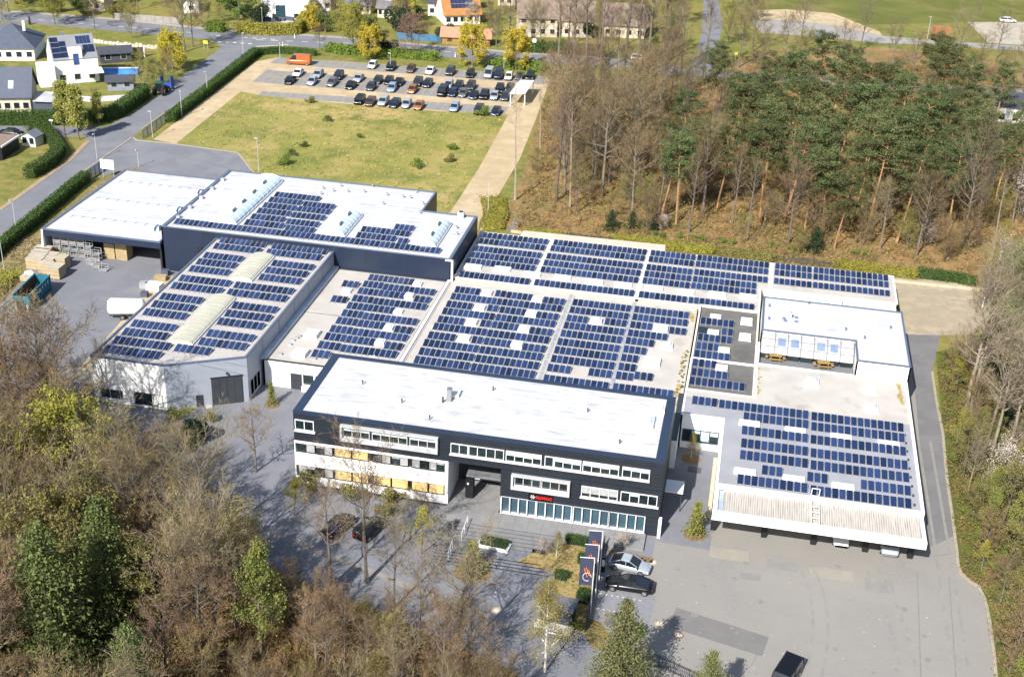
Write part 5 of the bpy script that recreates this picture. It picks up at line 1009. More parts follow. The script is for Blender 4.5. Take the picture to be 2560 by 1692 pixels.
undergrowth('undergrowth', upR, 2000, .4, 1.5, LOLV, 13, True, 'olive green undergrowth patches in the upper right wood')
undergrowth('undergrowth', LLP, 3600, .4, 1.6, LBRN, 14, True, 'brown dry-leaved undergrowth of the lower left wood')
undergrowth('brushwood', LLP, 4200, .8, 2.6, TWIGO, 15, False, 'brown bare brushwood of the lower left wood')
undergrowth('undergrowth', LLP, 1600, .4, 1.5, LOLV, 16, True, 'olive green undergrowth of the lower left wood')
rp = [(2345, 900), (2480, 800), (2640, 780), (2660, 1750), (2500, 1750), (2488, 1600), (2465, 1490), (2408, 1432), (2396, 1376), (2372, 1200), (2362, 1086)]
for q in scatter([(2385, 930), (2480, 850), (2640, 850), (2660, 1700), (2520, 1700), (2505, 1560), (2440, 1420), (2400, 1200)], 48, 2.2, rnd, [(a, b, 1.5) for a, b, c in ALL]):
    k = rnd.choice(['bud0', 'bud1', 'larch', 'bare1', 'brush0', 'pale0', 'yolive']); hp = {'bud0': 9, 'bud1': 9, 'larch': 13, 'bare1': 16, 'brush0': 8, 'pale0': 15, 'yolive': 11}[k]
    plant(k, q[0], q[1], rnd.uniform(3, 7.5)/hp, '', 'tree', 'budding trees right of the lane', 'young_tree')
undergrowth('undergrowth', rp, 1500, .25, 1.1, LOLV, 17, True, 'olive green undergrowth on the strip right of the lane')
undergrowth('undergrowth', rp, 900, .3, 1.0, LBRN, 18, True, 'brown undergrowth on the strip right of the lane')
undergrowth('undergrowth', rp, 420, .3, .9, LGRN, 19, True, 'bright green undergrowth on the strip right of the lane')
mp = [(460, 352), (600, 235), (645, 245), (883, 267), (1099, 284), (1262, 294), (1190, 420), (1120, 525), (640, 430), (600, 380)]
undergrowth('meadow_tufts', mp, 1300, .12, .38, leafm('grass_blades', (.33, .30, .08), (.44, .38, .13)), 20, True, 'olive grass tufts over the meadow behind the warehouse')
undergrowth('meadow_tufts', mp, 450, .12, .4, M('dry_grass', (.42, .33, .16), .9, .2, .5), 21, True, 'straw-coloured dry tufts over the meadow')
undergrowth('meadow_tufts', mp, 200, .2, .5, leafm('grass_green', (.17, .20, .045), (.25, .25, .06)), 22, True, 'green tufts over the meadow')
# ------------------------------------------------------------------ hedges, shrubs, fences
def hedge(pts, w, h, label, seed, mat=None, name='hedge', dens=130, ls=.15, z=0):
    rr = random.Random(seed); W_ = [P(*p) for p in pts]; t = thing(name, label, 'hedge', (W_[0].x, W_[0].y, 0)); core = MB(); C_ = list(W_); C_[0] = C_[0]+(C_[1]-C_[0]).normalized()*.3; C_[-1] = C_[-1]+(C_[-2]-C_[-1]).normalized()*.3; ribbon(core, C_, w*.72, 0, h*.88); obj('core', core, mat or LHED, t); lv = MB()
    for a, b in zip(W_, W_[1:]):
        L = (b-a).length; d = (b-a)/L; n = Vector((-d.y, d.x, 0))
        for k in range(int(dens*L*(h*2+w)/3)):
            s = rr.uniform(-.1, L+.1); q = rr.random()*(2*h+w)
            if q < h: o, zz = -w/2, q
            elif q < 2*h: o, zz = w/2, q-h
            else: o, zz = q-2*h-w/2, h
            quadleaf(lv, a+d*s+n*(o+rr.gauss(0, .09))+Vector((0, 0, zz+rr.gauss(0, .10))), ls, rr)
    for p_ in (W_[0], W_[-1]):
        for k in range(int(dens*.6*w*h)): quadleaf(lv, p_+Vector((rr.gauss(0, w*.3), rr.gauss(0, w*.3), rr.random()*h)), ls, rr)
    obj('foliage', lv, mat or LHED, t); return t
hedge([(425, 306), (520, 235), (600, 172), (640, 140)], 1.7, 2.0, 'long clipped dark green hedge between the side road and the gravel track', 1)
hedge([(640, 138), (700, 133), (790, 140)], 1.6, 1.5, 'dark green hedge behind the orange van at the parking lot', 2)
hedge([(-60, 311), (60, 311), (140, 310), (215, 308), (262, 303), (296, 292), (366, 243)], 2.2, 2.7, 'tall clipped green hedge curving round the garden of the dark-roofed houses', 3, ls=.15)
hedge([(76, 327), (110, 331), (132, 357), (151, 388), (128, 415), (74, 447)], 2.0, 2.2, 'clipped green hedge wrapped round the lawn with the small shed', 4, ls=.14)
hedge([(-60, 682), (0, 634), (100, 550), (180, 482), (216, 454)], 1.6, 2.0, 'clipped hedge along the side road beside the storage shed', 5)
hedge([(596, 84), (670, 88), (742, 87), (766, 55)], 2.0, 2.8, 'yellow-green clipped hedge below the white flat-roofed house', 6, mat=LYG, ls=.26, dens=60)
hedge([(520, 78), (560, 80)], 2.5, 2.5, 'green hedge block beside the main road junction', 7, mat=LGRN, ls=.26, dens=60)
hedge([(1312, 584), (1410, 594)], 1.6, .8, 'left yellow-green clipped hedge behind the concrete annex', 8, mat=LYG)
hedge([(1535, 604), (1640, 614), (1690, 624), (1785, 633)], 2.6, 1.0, 'long yellow-green hedge bank right of the concrete annex', 9, mat=LYG, dens=100, ls=.17)
hedge([(1795, 634), (1900, 645), (1935, 652)], 2.4, .9, 'dark olive hedge bank behind the right long hall', 10, mat=LOLV, dens=100, ls=.17)
hedge([(2095, 668), (2200, 682), (2290, 692)], 2.6, 1.0, 'yellow-green hedge at the corner of the gravel court', 11, mat=LYG, dens=100, ls=.17)
hedge([(2295, 690), (2380, 700), (2440, 712)], 2.4, 1.1, 'dark green low hedge behind the gravel court wall', 12, dens=100, ls=.17)
hedge([(1232, 500), (1240, 540), (1228, 575)], 4.2, .7, 'yellow-green planted bank between gravel track and dark path', 13, mat=LYG, dens=90, ls=.17)
hedge([(262, 548), (205, 590), (150, 640)], 2.4, .8, 'yellow-green shrub strip beside the storage shed wall', 14, mat=LYG, dens=90, ls=.17)
hedge([(20, 690), (-40, 740)], 4.5, 1.0, 'yellow-green bushy bank left of the teal skip', 15, mat=LYG, dens=90, ls=.17)
hedge([(820, 128), (880, 136), (990, 142), (1090, 150)], 3.2, 1.8, 'mixed green shrubs between the parking lot and the main road', 16, mat=LGRN, ls=.24, dens=70)
hedge([(1230, 168), (1300, 172), (1365, 180)], 3.4, 2.0, 'mixed green shrubs at the right end of the top parking row', 17, mat=LGRN, ls=.24, dens=70)
hedge([(1290, 128), (1400, 134), (1500, 140)], 2.4, 2.5, 'green garden hedge on the far side of the main road', 18, mat=LHED, ls=.26, dens=50)
flat('dark_path', [(1288, 545), (1300, 545), (1285, 582), (1268, 580)], .03, LANEM)
for i, (x, y, s, k, m, lab) in enumerate((
    (486, 1108, 1.05, 'holly', None, 'big dark evergreen holly bush beside the splayed hall'), (420, 1075, .6, 'shrub', LOLV, 'olive bush between holly and hall corner'), (445, 1052, 1.2, 'shrub_flat', LOLV, 'low olive groundcover bush at the foot of the splayed wall'), (520, 1050, 1.1, 'shrub_flat', LOLV, 'low olive bush right of the dark holly'),
    (712, 412, 1.3, 'shrub', LGRN, 'dark bush at the near edge of the meadow, left of centre'), (1042, 420, 1.2, 'shrub', LGRN, 'dark green bush at the near right of the meadow'), (1124, 405, 1.1, 'shrub', LOLV, 'dark bush near the right edge of the meadow'), (1130, 375, 1.0, 'shrub', LGRN, 'dark bush higher up the right edge of the meadow'), (776, 258, 1.0, 'shrub', LOLV, 'small bush at the top left edge of the meadow'), (1207, 290, 1.5, 'shrub', LGRN, 'bright bush in front of the second last car of the meadow row'), (730, 390, .9, 'shrub', None, 'small dark bush beside the near-edge meadow bush'), (820, 305, .9, 'shrub', None, 'small dark bush in the upper middle of the meadow'), (760, 368, .8, 'shrub', None, 'small bush in the left middle of the meadow'), (900, 345, .7, 'shrub', LGRN, 'small bush at the centre of the meadow'),
    (1005, 92, 1.5, 'evergreen', None, 'large dark evergreen tree by the houses across the main road'), (925, 98, 1.2, 'evergreen', LSPR, 'dark green tree left of the large evergreen'), (968, 136, .75, 'evergreen', None, 'dark evergreen bush behind the top parking row'), (820, 80, 1.0, 'evergreen', LSPR, 'dark conifer clump below the gable house'), (1110, 102, .8, 'evergreen', None, 'dark evergreen bush behind the brown wooden shed'), (155, 205, .5, 'evergreen', None, 'dark green bush at the wall of the white solar house'), (1475, 95, .8, 'evergreen', None, 'dark round bush before the cream houses'), (290, 45, .8, 'evergreen', LOLV, 'olive tree at the far side of the main road'), (210, 40, 1.1, 'evergreen', LSPR, 'dense dark trees beyond the main road at upper left'), (130, 32, .9, 'evergreen', LSPR, 'dark tree at the top left beyond the road'), (75, 62, .5, 'cypress', LDRK, 'dark columnar conifer behind the hip-roofed house'), (575, 30, 1.0, 'evergreen', LDRK, 'dark tree behind the green crown at the top border'))):
    at_px(k, x, y, s, 1, lab, 'bush' if k != 'evergreen' else 'tree', None, 'bush' if k != 'evergreen' else 'evergreen_tree', mat=m)
for i, (k, x, y, h, hp, lab) in enumerate((
    ('round_yellow', 432, 180, 8, 8, 'bright yellow tree beside the side road'), ('street', 162, 338, 10.5, 7, 'left of two amber columnar street trees at the junction'), ('street', 198, 350, 10.5, 7, 'right of two amber columnar street trees at the junction'), ('street', 248, 312, 7, 7, 'thin amber street tree right of the pair at the hedge'),
    ('yellow', 885, 137, 11, 12, 'large yellow-green tree between parking lot and main road'), ('round_yellow', 925, 152, 7, 8, 'small yellow tree right of the large yellow-green one'), ('red', 1030, 142, 9, 8, 'reddish-brown tree behind the top parking row'), ('round_yellow', 1180, 170, 9, 8, 'round golden tree behind the top parking row'), ('round_yellow', 1290, 176, 8.5, 8, 'golden tree at the right end of the top parking row'), ('yellow', 138, 62, 9, 12, 'yellow tree at the upper left beside the main road'),
    ('green', 598, 62, 10, 10, 'large fresh green tree at the top border'), ('round_yellow', 780, 80, 6, 8, 'yellow-green bush tree beside the main road below the gable house'), ('bare1', 462, 130, 16, 16, 'bare tree at the junction of side road and main road'), ('bare3', 482, 118, 14, 16, 'second bare tree at the road junction'), ('bud0', 355, 228, 8, 9, 'olive budding tree between side road and solar house garden'), ('bud1', 395, 222, 6, 9, 'olive bush tree behind the tractor'), ('brush0', 420, 200, 5, 8, 'brown thicket beside the side road'), ('bud1', 330, 95, 8, 9, 'budding tree on the green bank below the main road'), ('bare2', 236, 72, 10, 16, 'slim dark bare tree on the verge of the main road'), ('blossom', 5, 50, 8, 6, 'white blossoming tree at the upper left corner'), ('bare0', 813, 82, 13, 16, 'bare tree across the main road near the gable house'), ('bare2', 1005, 86, 11, 16, 'bare tree before the dark evergreen across the road'), ('open0', 1008, 82, 10, 15, 'pale bare tree at the blue fence'), ('bare3', 1274, 120, 15, 16, 'bare tree between brown shed and cream houses'), ('bare0', 1350, 132, 12, 16, 'bare tree at the road sign across the main road'), ('bare1', 1240, 118, 9, 16, 'bare tree right of the brown wooden shed'), ('open1', 1330, 95, 9, 15, 'bare tree in front of the cream houses'), ('bare2', 800, 128, 6, 16, 'thin bare shrub tree at the left of the large yellow-green tree'), ('blossom', 1180, 62, 5, 6, 'pale blossoming tree before the orange-roofed house'), ('bare0', 20, 30, 12, 16, 'bare tree at the top left corner'), ('bare1', 345, 25, 11, 16, 'bare tree beyond the main road at upper left'), ('bud0', 505, 70, 10, 9, 'budding tree left of the green hedge block'), ('bud1', 1700, 60, 12, 9, 'olive tree left of the pale side street'), ('bare1', 1640, 70, 13, 16, 'bare tree near the pale side street'), ('green', 1530, 60, 9, 10, 'green tree between cream houses at the top'), ('bud0', 1880, 60, 11, 9, 'yellowish tree right of the pale side street'), ('bud1', 1850, 20, 10, 9, 'olive tree at the top beside the pale side street'), ('bud0', 1820, 110, 10, 9, 'olive tree right of the road fork'), ('bare0', 1090, 25, 10, 16, 'bare tree behind the small white house'), ('bare3', 1250, 40, 13, 16, 'bare tree between orange-roofed and cream houses'), ('bare2', 850, 30, 12, 16, 'bare tree behind the gable house'), ('bare1', 1570, 110, 15, 16, 'bare tree before the right cream house'), ('bare2', 1500, 108, 14, 16, 'bare tree before the middle cream house'), ('bare3', 1420, 115, 15, 16, 'bare tree before the left cream house'), ('round_yellow', 40, 12, 6, 8, 'yellow shrub tree at the top left'))):
    at_px(k, x, y, h, hp, lab, 'tree', None, {'bare': 'bare_tree', 'open': 'bare_tree'}.get(k[:4], 'garden_tree'))
def fence(pts, h, n, label, mat, postm=None, slat=None):
    """posts, and panels between them, each one an object"""
    W_ = [P(*p) for p in pts]; t = thing('fence', label, 'fence', (W_[0].x, W_[0].y, 0)); L_ = [(b-a).length for a, b in zip(W_, W_[1:])]; tot = sum(L_)
    def at(s):
        for a, b, l in zip(W_, W_[1:], L_):
            if s <= l: return a.lerp(b, s/l)
            s -= l
        return W_[-1]
    for k in range(n+1):
        p = at(tot*k/n-1e-6 if k == n else tot*k/n); obj('post', MB().box(p.x-.05, p.x+.05, p.y-.05, p.y+.05, 0, h+.06), postm or mat, t)
        if k < n:
            q = at(tot*(k+1)/n-1e-6); d = (q-p).normalized(); m_ = Vector((-d.y, d.x, 0))*.02; a, b = p+d*.08, q-d*.08; mb = MB()
            if slat:
                rails = MB()
                for j in range(slat): u = a.lerp(b, (j+.5)/slat); mb.box(u.x-.02, u.x+.02, u.y-.02, u.y+.02, .1, h)
                for zz in (.25, h-.12): mb.tube((a.x, a.y, zz), (b.x, b.y, zz), .03, n=4)
            else: mb.hexa([(v.x, v.y, .06) for v in (a-m_, b-m_, b+m_, a+m_)], [(v.x, v.y, h) for v in (a-m_, b-m_, b+m_, a+m_)])
            pn = obj('fence_panel', mb, mat, t)
    return t
FBL = M('fence_blue_grey', (.035, .055, .10), .5, .1, 1); FAN = M('fence_anthracite', (.03, .035, .042), .5, .1, 1)
fence([(358, 347), (414, 304)], 1.7, 5, 'dark blue bar fence at the end of the clipped hedge', FBL, slat=9)
fence([(219, 453), (258, 425)], 1.9, 4, 'dark blue slatted gate fence beside the white board', FBL, slat=9)
fence([(288, 50), (360, 55), (448, 62)], 1.8, 8, 'grey wooden board fence beyond the main road', M('wood_grey', (.26, .24, .22), .9, .15, .8))
fence([(992, 98), (1030, 102), (1102, 106)], 1.8, 4, 'blue panel fence beside the brown wooden shed', M('fence_blue', (.05, .16, .28), .6, .1, 1))
fence([(1510, 1368), (1494, 1420), (1478, 1500), (1462, 1580)], 1.5, 9, 'anthracite panel fence behind the flag poles', FAN)
fence([(1610, 1648), (1640, 1664), (1695, 1690), (1760, 1720)], 1.4, 4, 'anthracite bar fence at the bottom edge of the courtyard', FAN, slat=8)
fence([(170, 252), (235, 256), (330, 250)], 1.2, 9, 'white garden fence of wide panels behind the tall hedge', M('fence_white', (.58, .6, .64), .6, .08, 1))
# ------------------------------------------------------------------ houses
RDK = M('roof_tile_dark', (.045, .05, .066), .75, .12, 1.2); RBL = M('roof_slate_blue', (.065, .078, .115), .7, .12, 1.0); ROR = M('roof_tile_orange', (.34, .155, .045), .85, .12, .8); RBR = M('roof_tile_brown', (.20, .155, .125), .9, .2, .6); RTH = M('roof_thatch', (.13, .125, .135), .95, .25, .6); CREAM = M('render_cream', (.56, .48, .37), .85, .1, .6); BRICK = M('brick_red', (.24, .10, .05), .9, .2, 1.5); WOODB = M('wood_brown', (.20, .085, .04), .85, .2, 1.2); WOODY = M('wood_ochre', (.26, .17, .05), .85, .2, 1.2)
HOUSES = []
def house(label, a, b, depth, hw, hr, wallm, roofm, kind='gable', wins=4, name='house', rows=1, eave=.5, cat='house', door=True, z_win=None):
    A, B = P(*a), P(*b); d = (B-A); L = d.length; d.normalize(); rz = math.atan2(d.y, d.x)
    t = thing(name, label, cat, (A.x, A.y, 0), rz); c_ = (A+B)/2+Vector((-d.y, d.x, 0))*depth/2; HOUSES.append((c_.x, c_.y, max(L, depth)*.62)); HOUSES.append(((A.x+B.x)/2, (A.y+B.y)/2-5, L*.45))
    obj('wall', MB().box(0, L, 0, depth, 0, hw), wallm, t, False); e = eave
    if kind == 'gable':
        zr = hw+hr; th = .18; so = hr/(depth/2)*e
        g = MB()
        for x0 in (0.0, L-.2): g.hexa([(x0, 0, hw), (x0+.2, 0, hw), (x0+.2, depth, hw), (x0, depth, hw)], [(x0, depth/2-.05, zr), (x0+.2, depth/2-.05, zr), (x0+.2, depth/2+.05, zr), (x0, depth/2+.05, zr)])
        obj('gable', g, wallm, t, False)
        for s in (0, 1):
            y0, y1 = (-e, depth/2) if s == 0 else (depth/2, depth+e); z0, z1 = (hw-so, zr) if s == 0 else (zr, hw-so)
            obj('roof', MB().hexa([(-e, y0, z0), (L+e, y0, z0), (L+e, y1, z1), (-e, y1, z1)], [(-e, y0, z0+th), (L+e, y0, z0+th), (L+e, y1, z1+th), (-e, y1, z1+th)]), roofm, t, False)
    elif kind == 'front':   # gable faces the viewer, ridge runs away
        zr = hw+hr; so = hr/(L/2)*e; obj('gable', MB().hexa([(0, 0, hw), (L, 0, hw), (L, depth, hw), (0, depth, hw)], [(L/2-.05, 0, zr), (L/2+.05, 0, zr), (L/2+.05, depth, zr), (L/2-.05, depth, zr)]), wallm, t, False)
        for s in (0, 1):
            x0, x1 = (-e, L/2) if s == 0 else (L/2, L+e); z0, z1 = (hw-so, zr) if s == 0 else (zr, hw-so)
            obj('roof', MB().hexa([(x0, -e, z0+.03), (x1, -e, z1+.03), (x1, depth+e, z1+.03), (x0, depth+e, z0+.03)], [(x0, -e, z0+.2), (x1, -e, z1+.2), (x1, depth+e, z1+.2), (x0, depth+e, z0+.2)]), roofm, t, False)
    elif kind == 'hip':
        r_ = min(depth, L)/2; zr = hw+hr
        obj('roof', MB().hexa([(-e, -e, hw-.1), (L+e, -e, hw-.1), (L+e, depth+e, hw-.1), (-e, depth+e, hw-.1)], [(r_, depth/2-.1, zr), (max(r_+.1, L-r_), depth/2-.1, zr), (max(r_+.1, L-r_), depth/2+.1, zr), (r_, depth/2+.1, zr)]), roofm, t, False)
    else:
        obj('roof', MB().box(-e*.4, L+e*.4, -e*.4, depth+e*.4, hw, hw+.25), roofm, t, False)
    for r in range(rows):
        for k in range(wins):
            x = L*(k+.5)/wins; z = (z_win or .9)+2.8*r; w_ = min(1.2, L/wins*.6)
            f = obj('window', MB().box(x-w_/2-.08, x+w_/2+.08, -.06, -.003, z-.08, z+1.28), ALU, t, False); obj('pane', MB().box(x-w_/2, x+w_/2, -.08, -.063, z, z+1.2), GLASS, f, False)
    if door: dd = obj('door', MB().box(L*.5-.5, L*.5+.5, depth+.003, depth+.08, 0, 2.1), ANTH, t, False)
    return t, L
def local_panels(t, x0, x1, y0, y1, z0, z1, nx, ny, mat=None):
    for i in range(nx):
        for j in range(ny):
            xa, xb = x0+(x1-x0)*i/nx+.03, x0+(x1-x0)*(i+1)/nx-.03
            def yz(f): return y0+(y1-y0)*f, z0+(z1-z0)*f
            (ya, za), (yb, zb) = yz(j/ny+.02), yz((j+1)/ny-.02)
            obj('solar_panel', MB().hexa([(xa, ya, za+.2), (xb, ya, za+.2), (xb, yb, zb+.2), (xa, yb, zb+.2)], [(xa, ya, za+.27), (xb, ya, za+.27), (xb, yb, zb+.27), (xa, yb, zb+.27)]), mat or M('panel_house', (.012, .02, .05), .2, .2, 1), t, False)
t, L = house('white two-storey house with black solar panels and a box dormer', (141, 213), (250, 203), 9, 5.4, 4.2, WHITE, M('roof_metal_grey', (.20, .21, .235), .5, .08, .6), 'gable', 3, rows=1, eave=.1)
local_panels(t, .1, L*.2, .2, 4.2, 5.6, 9.3, 1, 4); local_panels(t, L*.2, L*.36, .2, 3.4, 5.6, 8.5, 1, 3); local_panels(t, L*.72, L*.98, .9, 2.4, 6.3, 7.6, 2, 2); local_panels(t, L*.6, L*.93, 2.6, 4.1, 7.8, 9.2, 4, 2, M('panel_blue', (.02, .035, .09), .2, .1, 1))
obj('dormer', MB().box(L*.37, L*.66, -.05, 4, 5.0, 7.6), WHITE, t, False); w_ = obj('window', MB().box(L*.45, L*.57, -.12, -.053, 4.2, 6.6), ANTH, t, False); obj('pane', MB().box(L*.46, L*.56, -.14, -.123, 4.3, 6.5), M('pane_blue', (.04, .09, .26), .1), w_, False)
obj('annex', MB().box(-3.4, -.05, -1.2, 3.2, 0, 4.6), WHITE, t, False); obj('awning', MB().hexa([(L*.62, -3, 2.6), (L+.6, -3, 2.6), (L+.6, -.06, 3.1), (L*.62, -.06, 3.1)], [(L*.62, -3, 2.7), (L+.6, -3, 2.7), (L+.6, -.06, 3.2), (L*.62, -.06, 3.2)]), WHITE, t, False); obj('chimney', MB().box(L*.3, L*.38, 4.6, 5.3, 8.5, 10.4), M('zinc', (0.30, 0.31, 0.33)), t, False)
t, L = house('low house with a big blue-grey hip roof at the upper left', (-40, 152), (88, 152), 13, 3.0, 4.2, WHITE, RBL, 'hip', 5)
obj('chimney', MB().box(L*.72, L*.77, 6.0, 6.7, 5.5, 7.8), WHITE, t, False)
t, L = house('dark-roofed white house behind the tall clipped hedge', (-60, 283), (79, 281), 9, 3.6, 4.6, CREAM, RBL, 'gable', 6)
for x in (.35, .62): s_ = obj('roof_window', MB().hexa([(L*x, 1.0, 4.75), (L*x+1, 1.0, 4.75), (L*x+1, 2.2, 5.95), (L*x, 2.2, 5.95)], [(L*x, 1.0, 4.95), (L*x+1, 1.0, 4.95), (L*x+1, 2.2, 6.15), (L*x, 2.2, 6.15)]), ALU, t, False)
obj('terrace_roof', MB().hexa([(L+.6, -.5, 2.4), (L+4.6, -.5, 2.2), (L+5.6, 4.4, 2.9), (L+.6, 4.4, 3.1)], [(L+.6, -.5, 2.5), (L+4.6, -.5, 2.3), (L+5.6, 4.4, 3.0), (L+.6, 4.4, 3.2)]), M('terrace_roof_grey', (.42, .42, .44), .6), t, False)
obj('terrace_wall', MB().box(L+.5, L+4.4, 0, .2, 0, 2.2), RBL, t, False)
t, L = house('long low garden house with dark roof right of the solar house', (252, 160), (330, 155), 4, 2.4, 1.0, M('wall_dark', (.05, .055, .07), .8), RDK, 'gable', 2, cat='garden house', name='garden_house')
fr = thing('football_goal_frame', 'white frame with dark netting panel beyond the solar house', 'frame', tuple(P(308, 146)), 0)
for (q, w) in (((308, 146), .3), ((362, 143), .3)): p = P(*q); obj('post', MB().box(p.x-.15, p.x+.15, p.y-.15, p.y+.15, 0, 2.6), WHITE, fr)
a, b = P(308, 146), P(362, 143); obj('panel', MB().hexa([(a.x+.2, a.y, .4), (b.x-.2, b.y, .4), (b.x-.2, b.y+.1, .4), (a.x+.2, a.y+.1, .4)], [(a.x+.2, a.y, 2.4), (b.x-.2, b.y, 2.4), (b.x-.2, b.y+.1, 2.4), (a.x+.2, a.y+.1, 2.4)]), RDK, fr)
pl = thing('pool_cover', 'bright blue arched pool cover beside the solar house', 'pool cover', tuple(P(302, 184)), .35); mb = MB()
for k in range(8):
    f0, f1 = k/8*math.pi, (k+1)/8*math.pi
    mb.face([(-4, -1.8*math.cos(f0), 1.3*math.sin(f0)), (-4, -1.8*math.cos(f1), 1.3*math.sin(f1)), (4, -1.8*math.cos(f1), 1.3*math.sin(f1)), (4, -1.8*math.cos(f0), 1.3*math.sin(f0))][::-1])
obj('cover', mb, M('pool_blue', (.05, .20, .55), .2, .2, .4), pl, False); obj('rail', MB().box(-4, 4, -.25, .25, 1.28, 1.36), WHITE, pl, False)
house('small garden pavilion with white curved roof edge behind the tall hedge', (270, 228), (335, 226), 3, 2.2, .8, M('wall_bluegrey', (.22, .25, .32), .7), RDK, 'gable', 2, cat='pavilion', name='pavilion')
house('pale grey garden shed with two windows on the lawn', (55, 364), (90, 369), 2.6, 1.9, .8, M('shed_pale', (.52, .52, .5), .7, .06, 1), M('roof_felt', (.12, .135, .16), .8, .1, 1), 'front', 2, cat='shed', name='garden_shed', z_win=.6, eave=.2)
cpt = thing('garage', 'dark garage with brown flat roof and white trim at the left border', 'garage', tuple(P(0, 392)), 0); q = [P(-60, 372, 2.6), P(3, 368, 2.6), P(48, 339, 2.6), P(-10, 335, 2.6)]
obj('roof', MB().prism([(v.x, v.y) for v in q], 2.5, 2.72), M('roof_brown', (.21, .15, .125), .9, .1, .6), cpt); mb = MB(); ribbon(mb, [q[1], q[2]], .2, 2.4, 2.75); obj('trim', mb, WHITE, cpt); mb = MB(); ribbon(mb, [q[0], q[1]], .2, 0, 2.5); ribbon(mb, [q[1]+Vector((-.3, .3, 0)), q[2]+Vector((-.3, 0, 0))], .15, 0, 2.4); obj('wall', mb, DARKB, cpt)
house('open dark timber shelter at the left top corner', (-20, 100), (50, 96), 5, 2.4, .6, WOODB, M('roof_felt', (.12, .135, .16), .8, .1, 1), 'flat', 2, cat='shelter', name='shelter')
t, L = house('white flat-roofed modern villa above the yellow hedge', (660, 56), (768, 54), 10, 7.5, 0, WHITE, WHITE, 'flat', 2, rows=1, cat='house'); w_ = obj('window', MB().box(L*.28, L*.50, -.12, -.09, .4, 4.4), ANTH, t, False); obj('pane', MB().box(L*.29, L*.49, -.15, -.123, .5, 4.3), GLASSB, w_, False)
structure('patio', MB().prism([(v.x, v.y) for v in (P(640, 68), P(742, 66), P(758, 54), P(650, 54))], 0, .6), CONC)
for i, (x, y) in enumerate(((665, 58), (700, 58), (722, 57))): q = P(x, y); s_ = thing('garden_sofa', ['left', 'middle', 'right'][i]+' grey sofa on the patio of the white villa', 'sofa', (q.x, q.y, .6), 0, 'sofas on the villa patio'); obj('seat', MB().box(-1.3, 1.3, -.4, .4, 0, .45), RBL, s_, False); obj('backrest', MB().box(-1.3, 1.3, .4, .6, .1, .9), RBL, s_, False)
house('white gable house with grey roof behind dark conifers', (786, 30), (828, 27), 8, 4, 3.5, WHITE, RDK, 'front', 2)
t, L = house('cream house with large dark thatch-like roof, left of two', (868, 34), (926, 38), 9, 3.0, 5.0, CREAM, RTH, 'gable', 4); obj('dormer', MB().box(L*.45, L*.75, 1.2, 4, 4.6, 6.4), WHITE, t, False)
t, L = house('cream house with large dark thatch-like roof, right of two', (944, 44), (1012, 50), 9, 3.0, 5.0, CREAM, RTH, 'gable', 5); obj('dormer', MB().box(L*.2, L*.45, 1.2, 4, 4.6, 6.4), WHITE, t, False)
t, L = house('orange-tiled house with a blue solar array on its roof', (1112, 64), (1200, 61), 10, 3.1, 5.5, WHITE, ROR, 'gable', 5); local_panels(t, L*.2, L*.85, .8, 4.6, 4.0, 8.2, 6, 4, M('panel_blue', (.02, .035, .09), .2, .1, 1))
house('small white flat-roofed annex left of the orange-tiled house', (1070, 40), (1110, 41), 6, 3.2, 0, WHITE, RBL, 'flat', 2)
t, L = house('brown wooden shed with orange-red roof beside the main road', (1104, 112), (1224, 118), 5, 2.3, 1.6, WOODB, M('roof_red', (.40, .20, .13), .85, .08, .6), 'gable', 3, cat='shed', name='wooden_shed'); obj('front_panel', MB().box(.1, L*.36, -.08, -.02, .1, 2.2), WOODY, t, False)
house('cream house with balcony behind bare trees, left of three', (1296, 92), (1392, 94), 9, 5.2, 4.0, CREAM, RBR, 'gable', 4, rows=2)
house('cream house behind bare trees, middle of three', (1404, 92), (1480, 96), 9, 4.6, 4.0, CREAM, RBR, 'gable', 3, rows=1)
house('brown-roofed pale house behind bare trees, right of three', (1505, 92), (1612, 98), 9, 3.6, 4.4, CREAM, RBR, 'gable', 4)
house('white gable house with blue-grey roof at the top border', (460, 34), (498, 34), 7, 3.2, 2.6, WHITE, RDK, 'front', 1)
house('pale house with brown roof far behind the orange-tiled house', (1245, 14), (1300, 16), 8, 4.5, 3.5, CREAM, RBR, 'gable', 3)
house('white house with dark roof behind the pines at the right border', (2484, 306), (2620, 322), 8, 4.0, 2.0, WHITE, RDK, 'gable', 4)
house('tan house partly hidden by trees at the top left', (222, 28), (262, 30), 7, 3.5, 3, CREAM, ROR, 'front', 1)
house('brick outbuilding with white wall at the left border', (-30, 112), (22, 110), 4, 2.4, .5, BRICK, WHITE, 'flat', 1, cat='outbuilding', name='outbuilding')
ct = thing('rusty_container', 'rust-orange container standing in the field beside the pale road', 'container', tuple(P(2350, 100)), .3); obj('body', MB().box(-2.2, 2.2, -1.3, 1.3, .1, 3.6), M('rust', (.30, .13, .06), .85, .25, .8), ct, False)
for k in range(9): obj('rib', MB().box(-2.1+k*.5, -2.0+k*.5, -1.36, -1.303, .2, 3.5), M('rust', (.30, .13, .06)), ct, False)
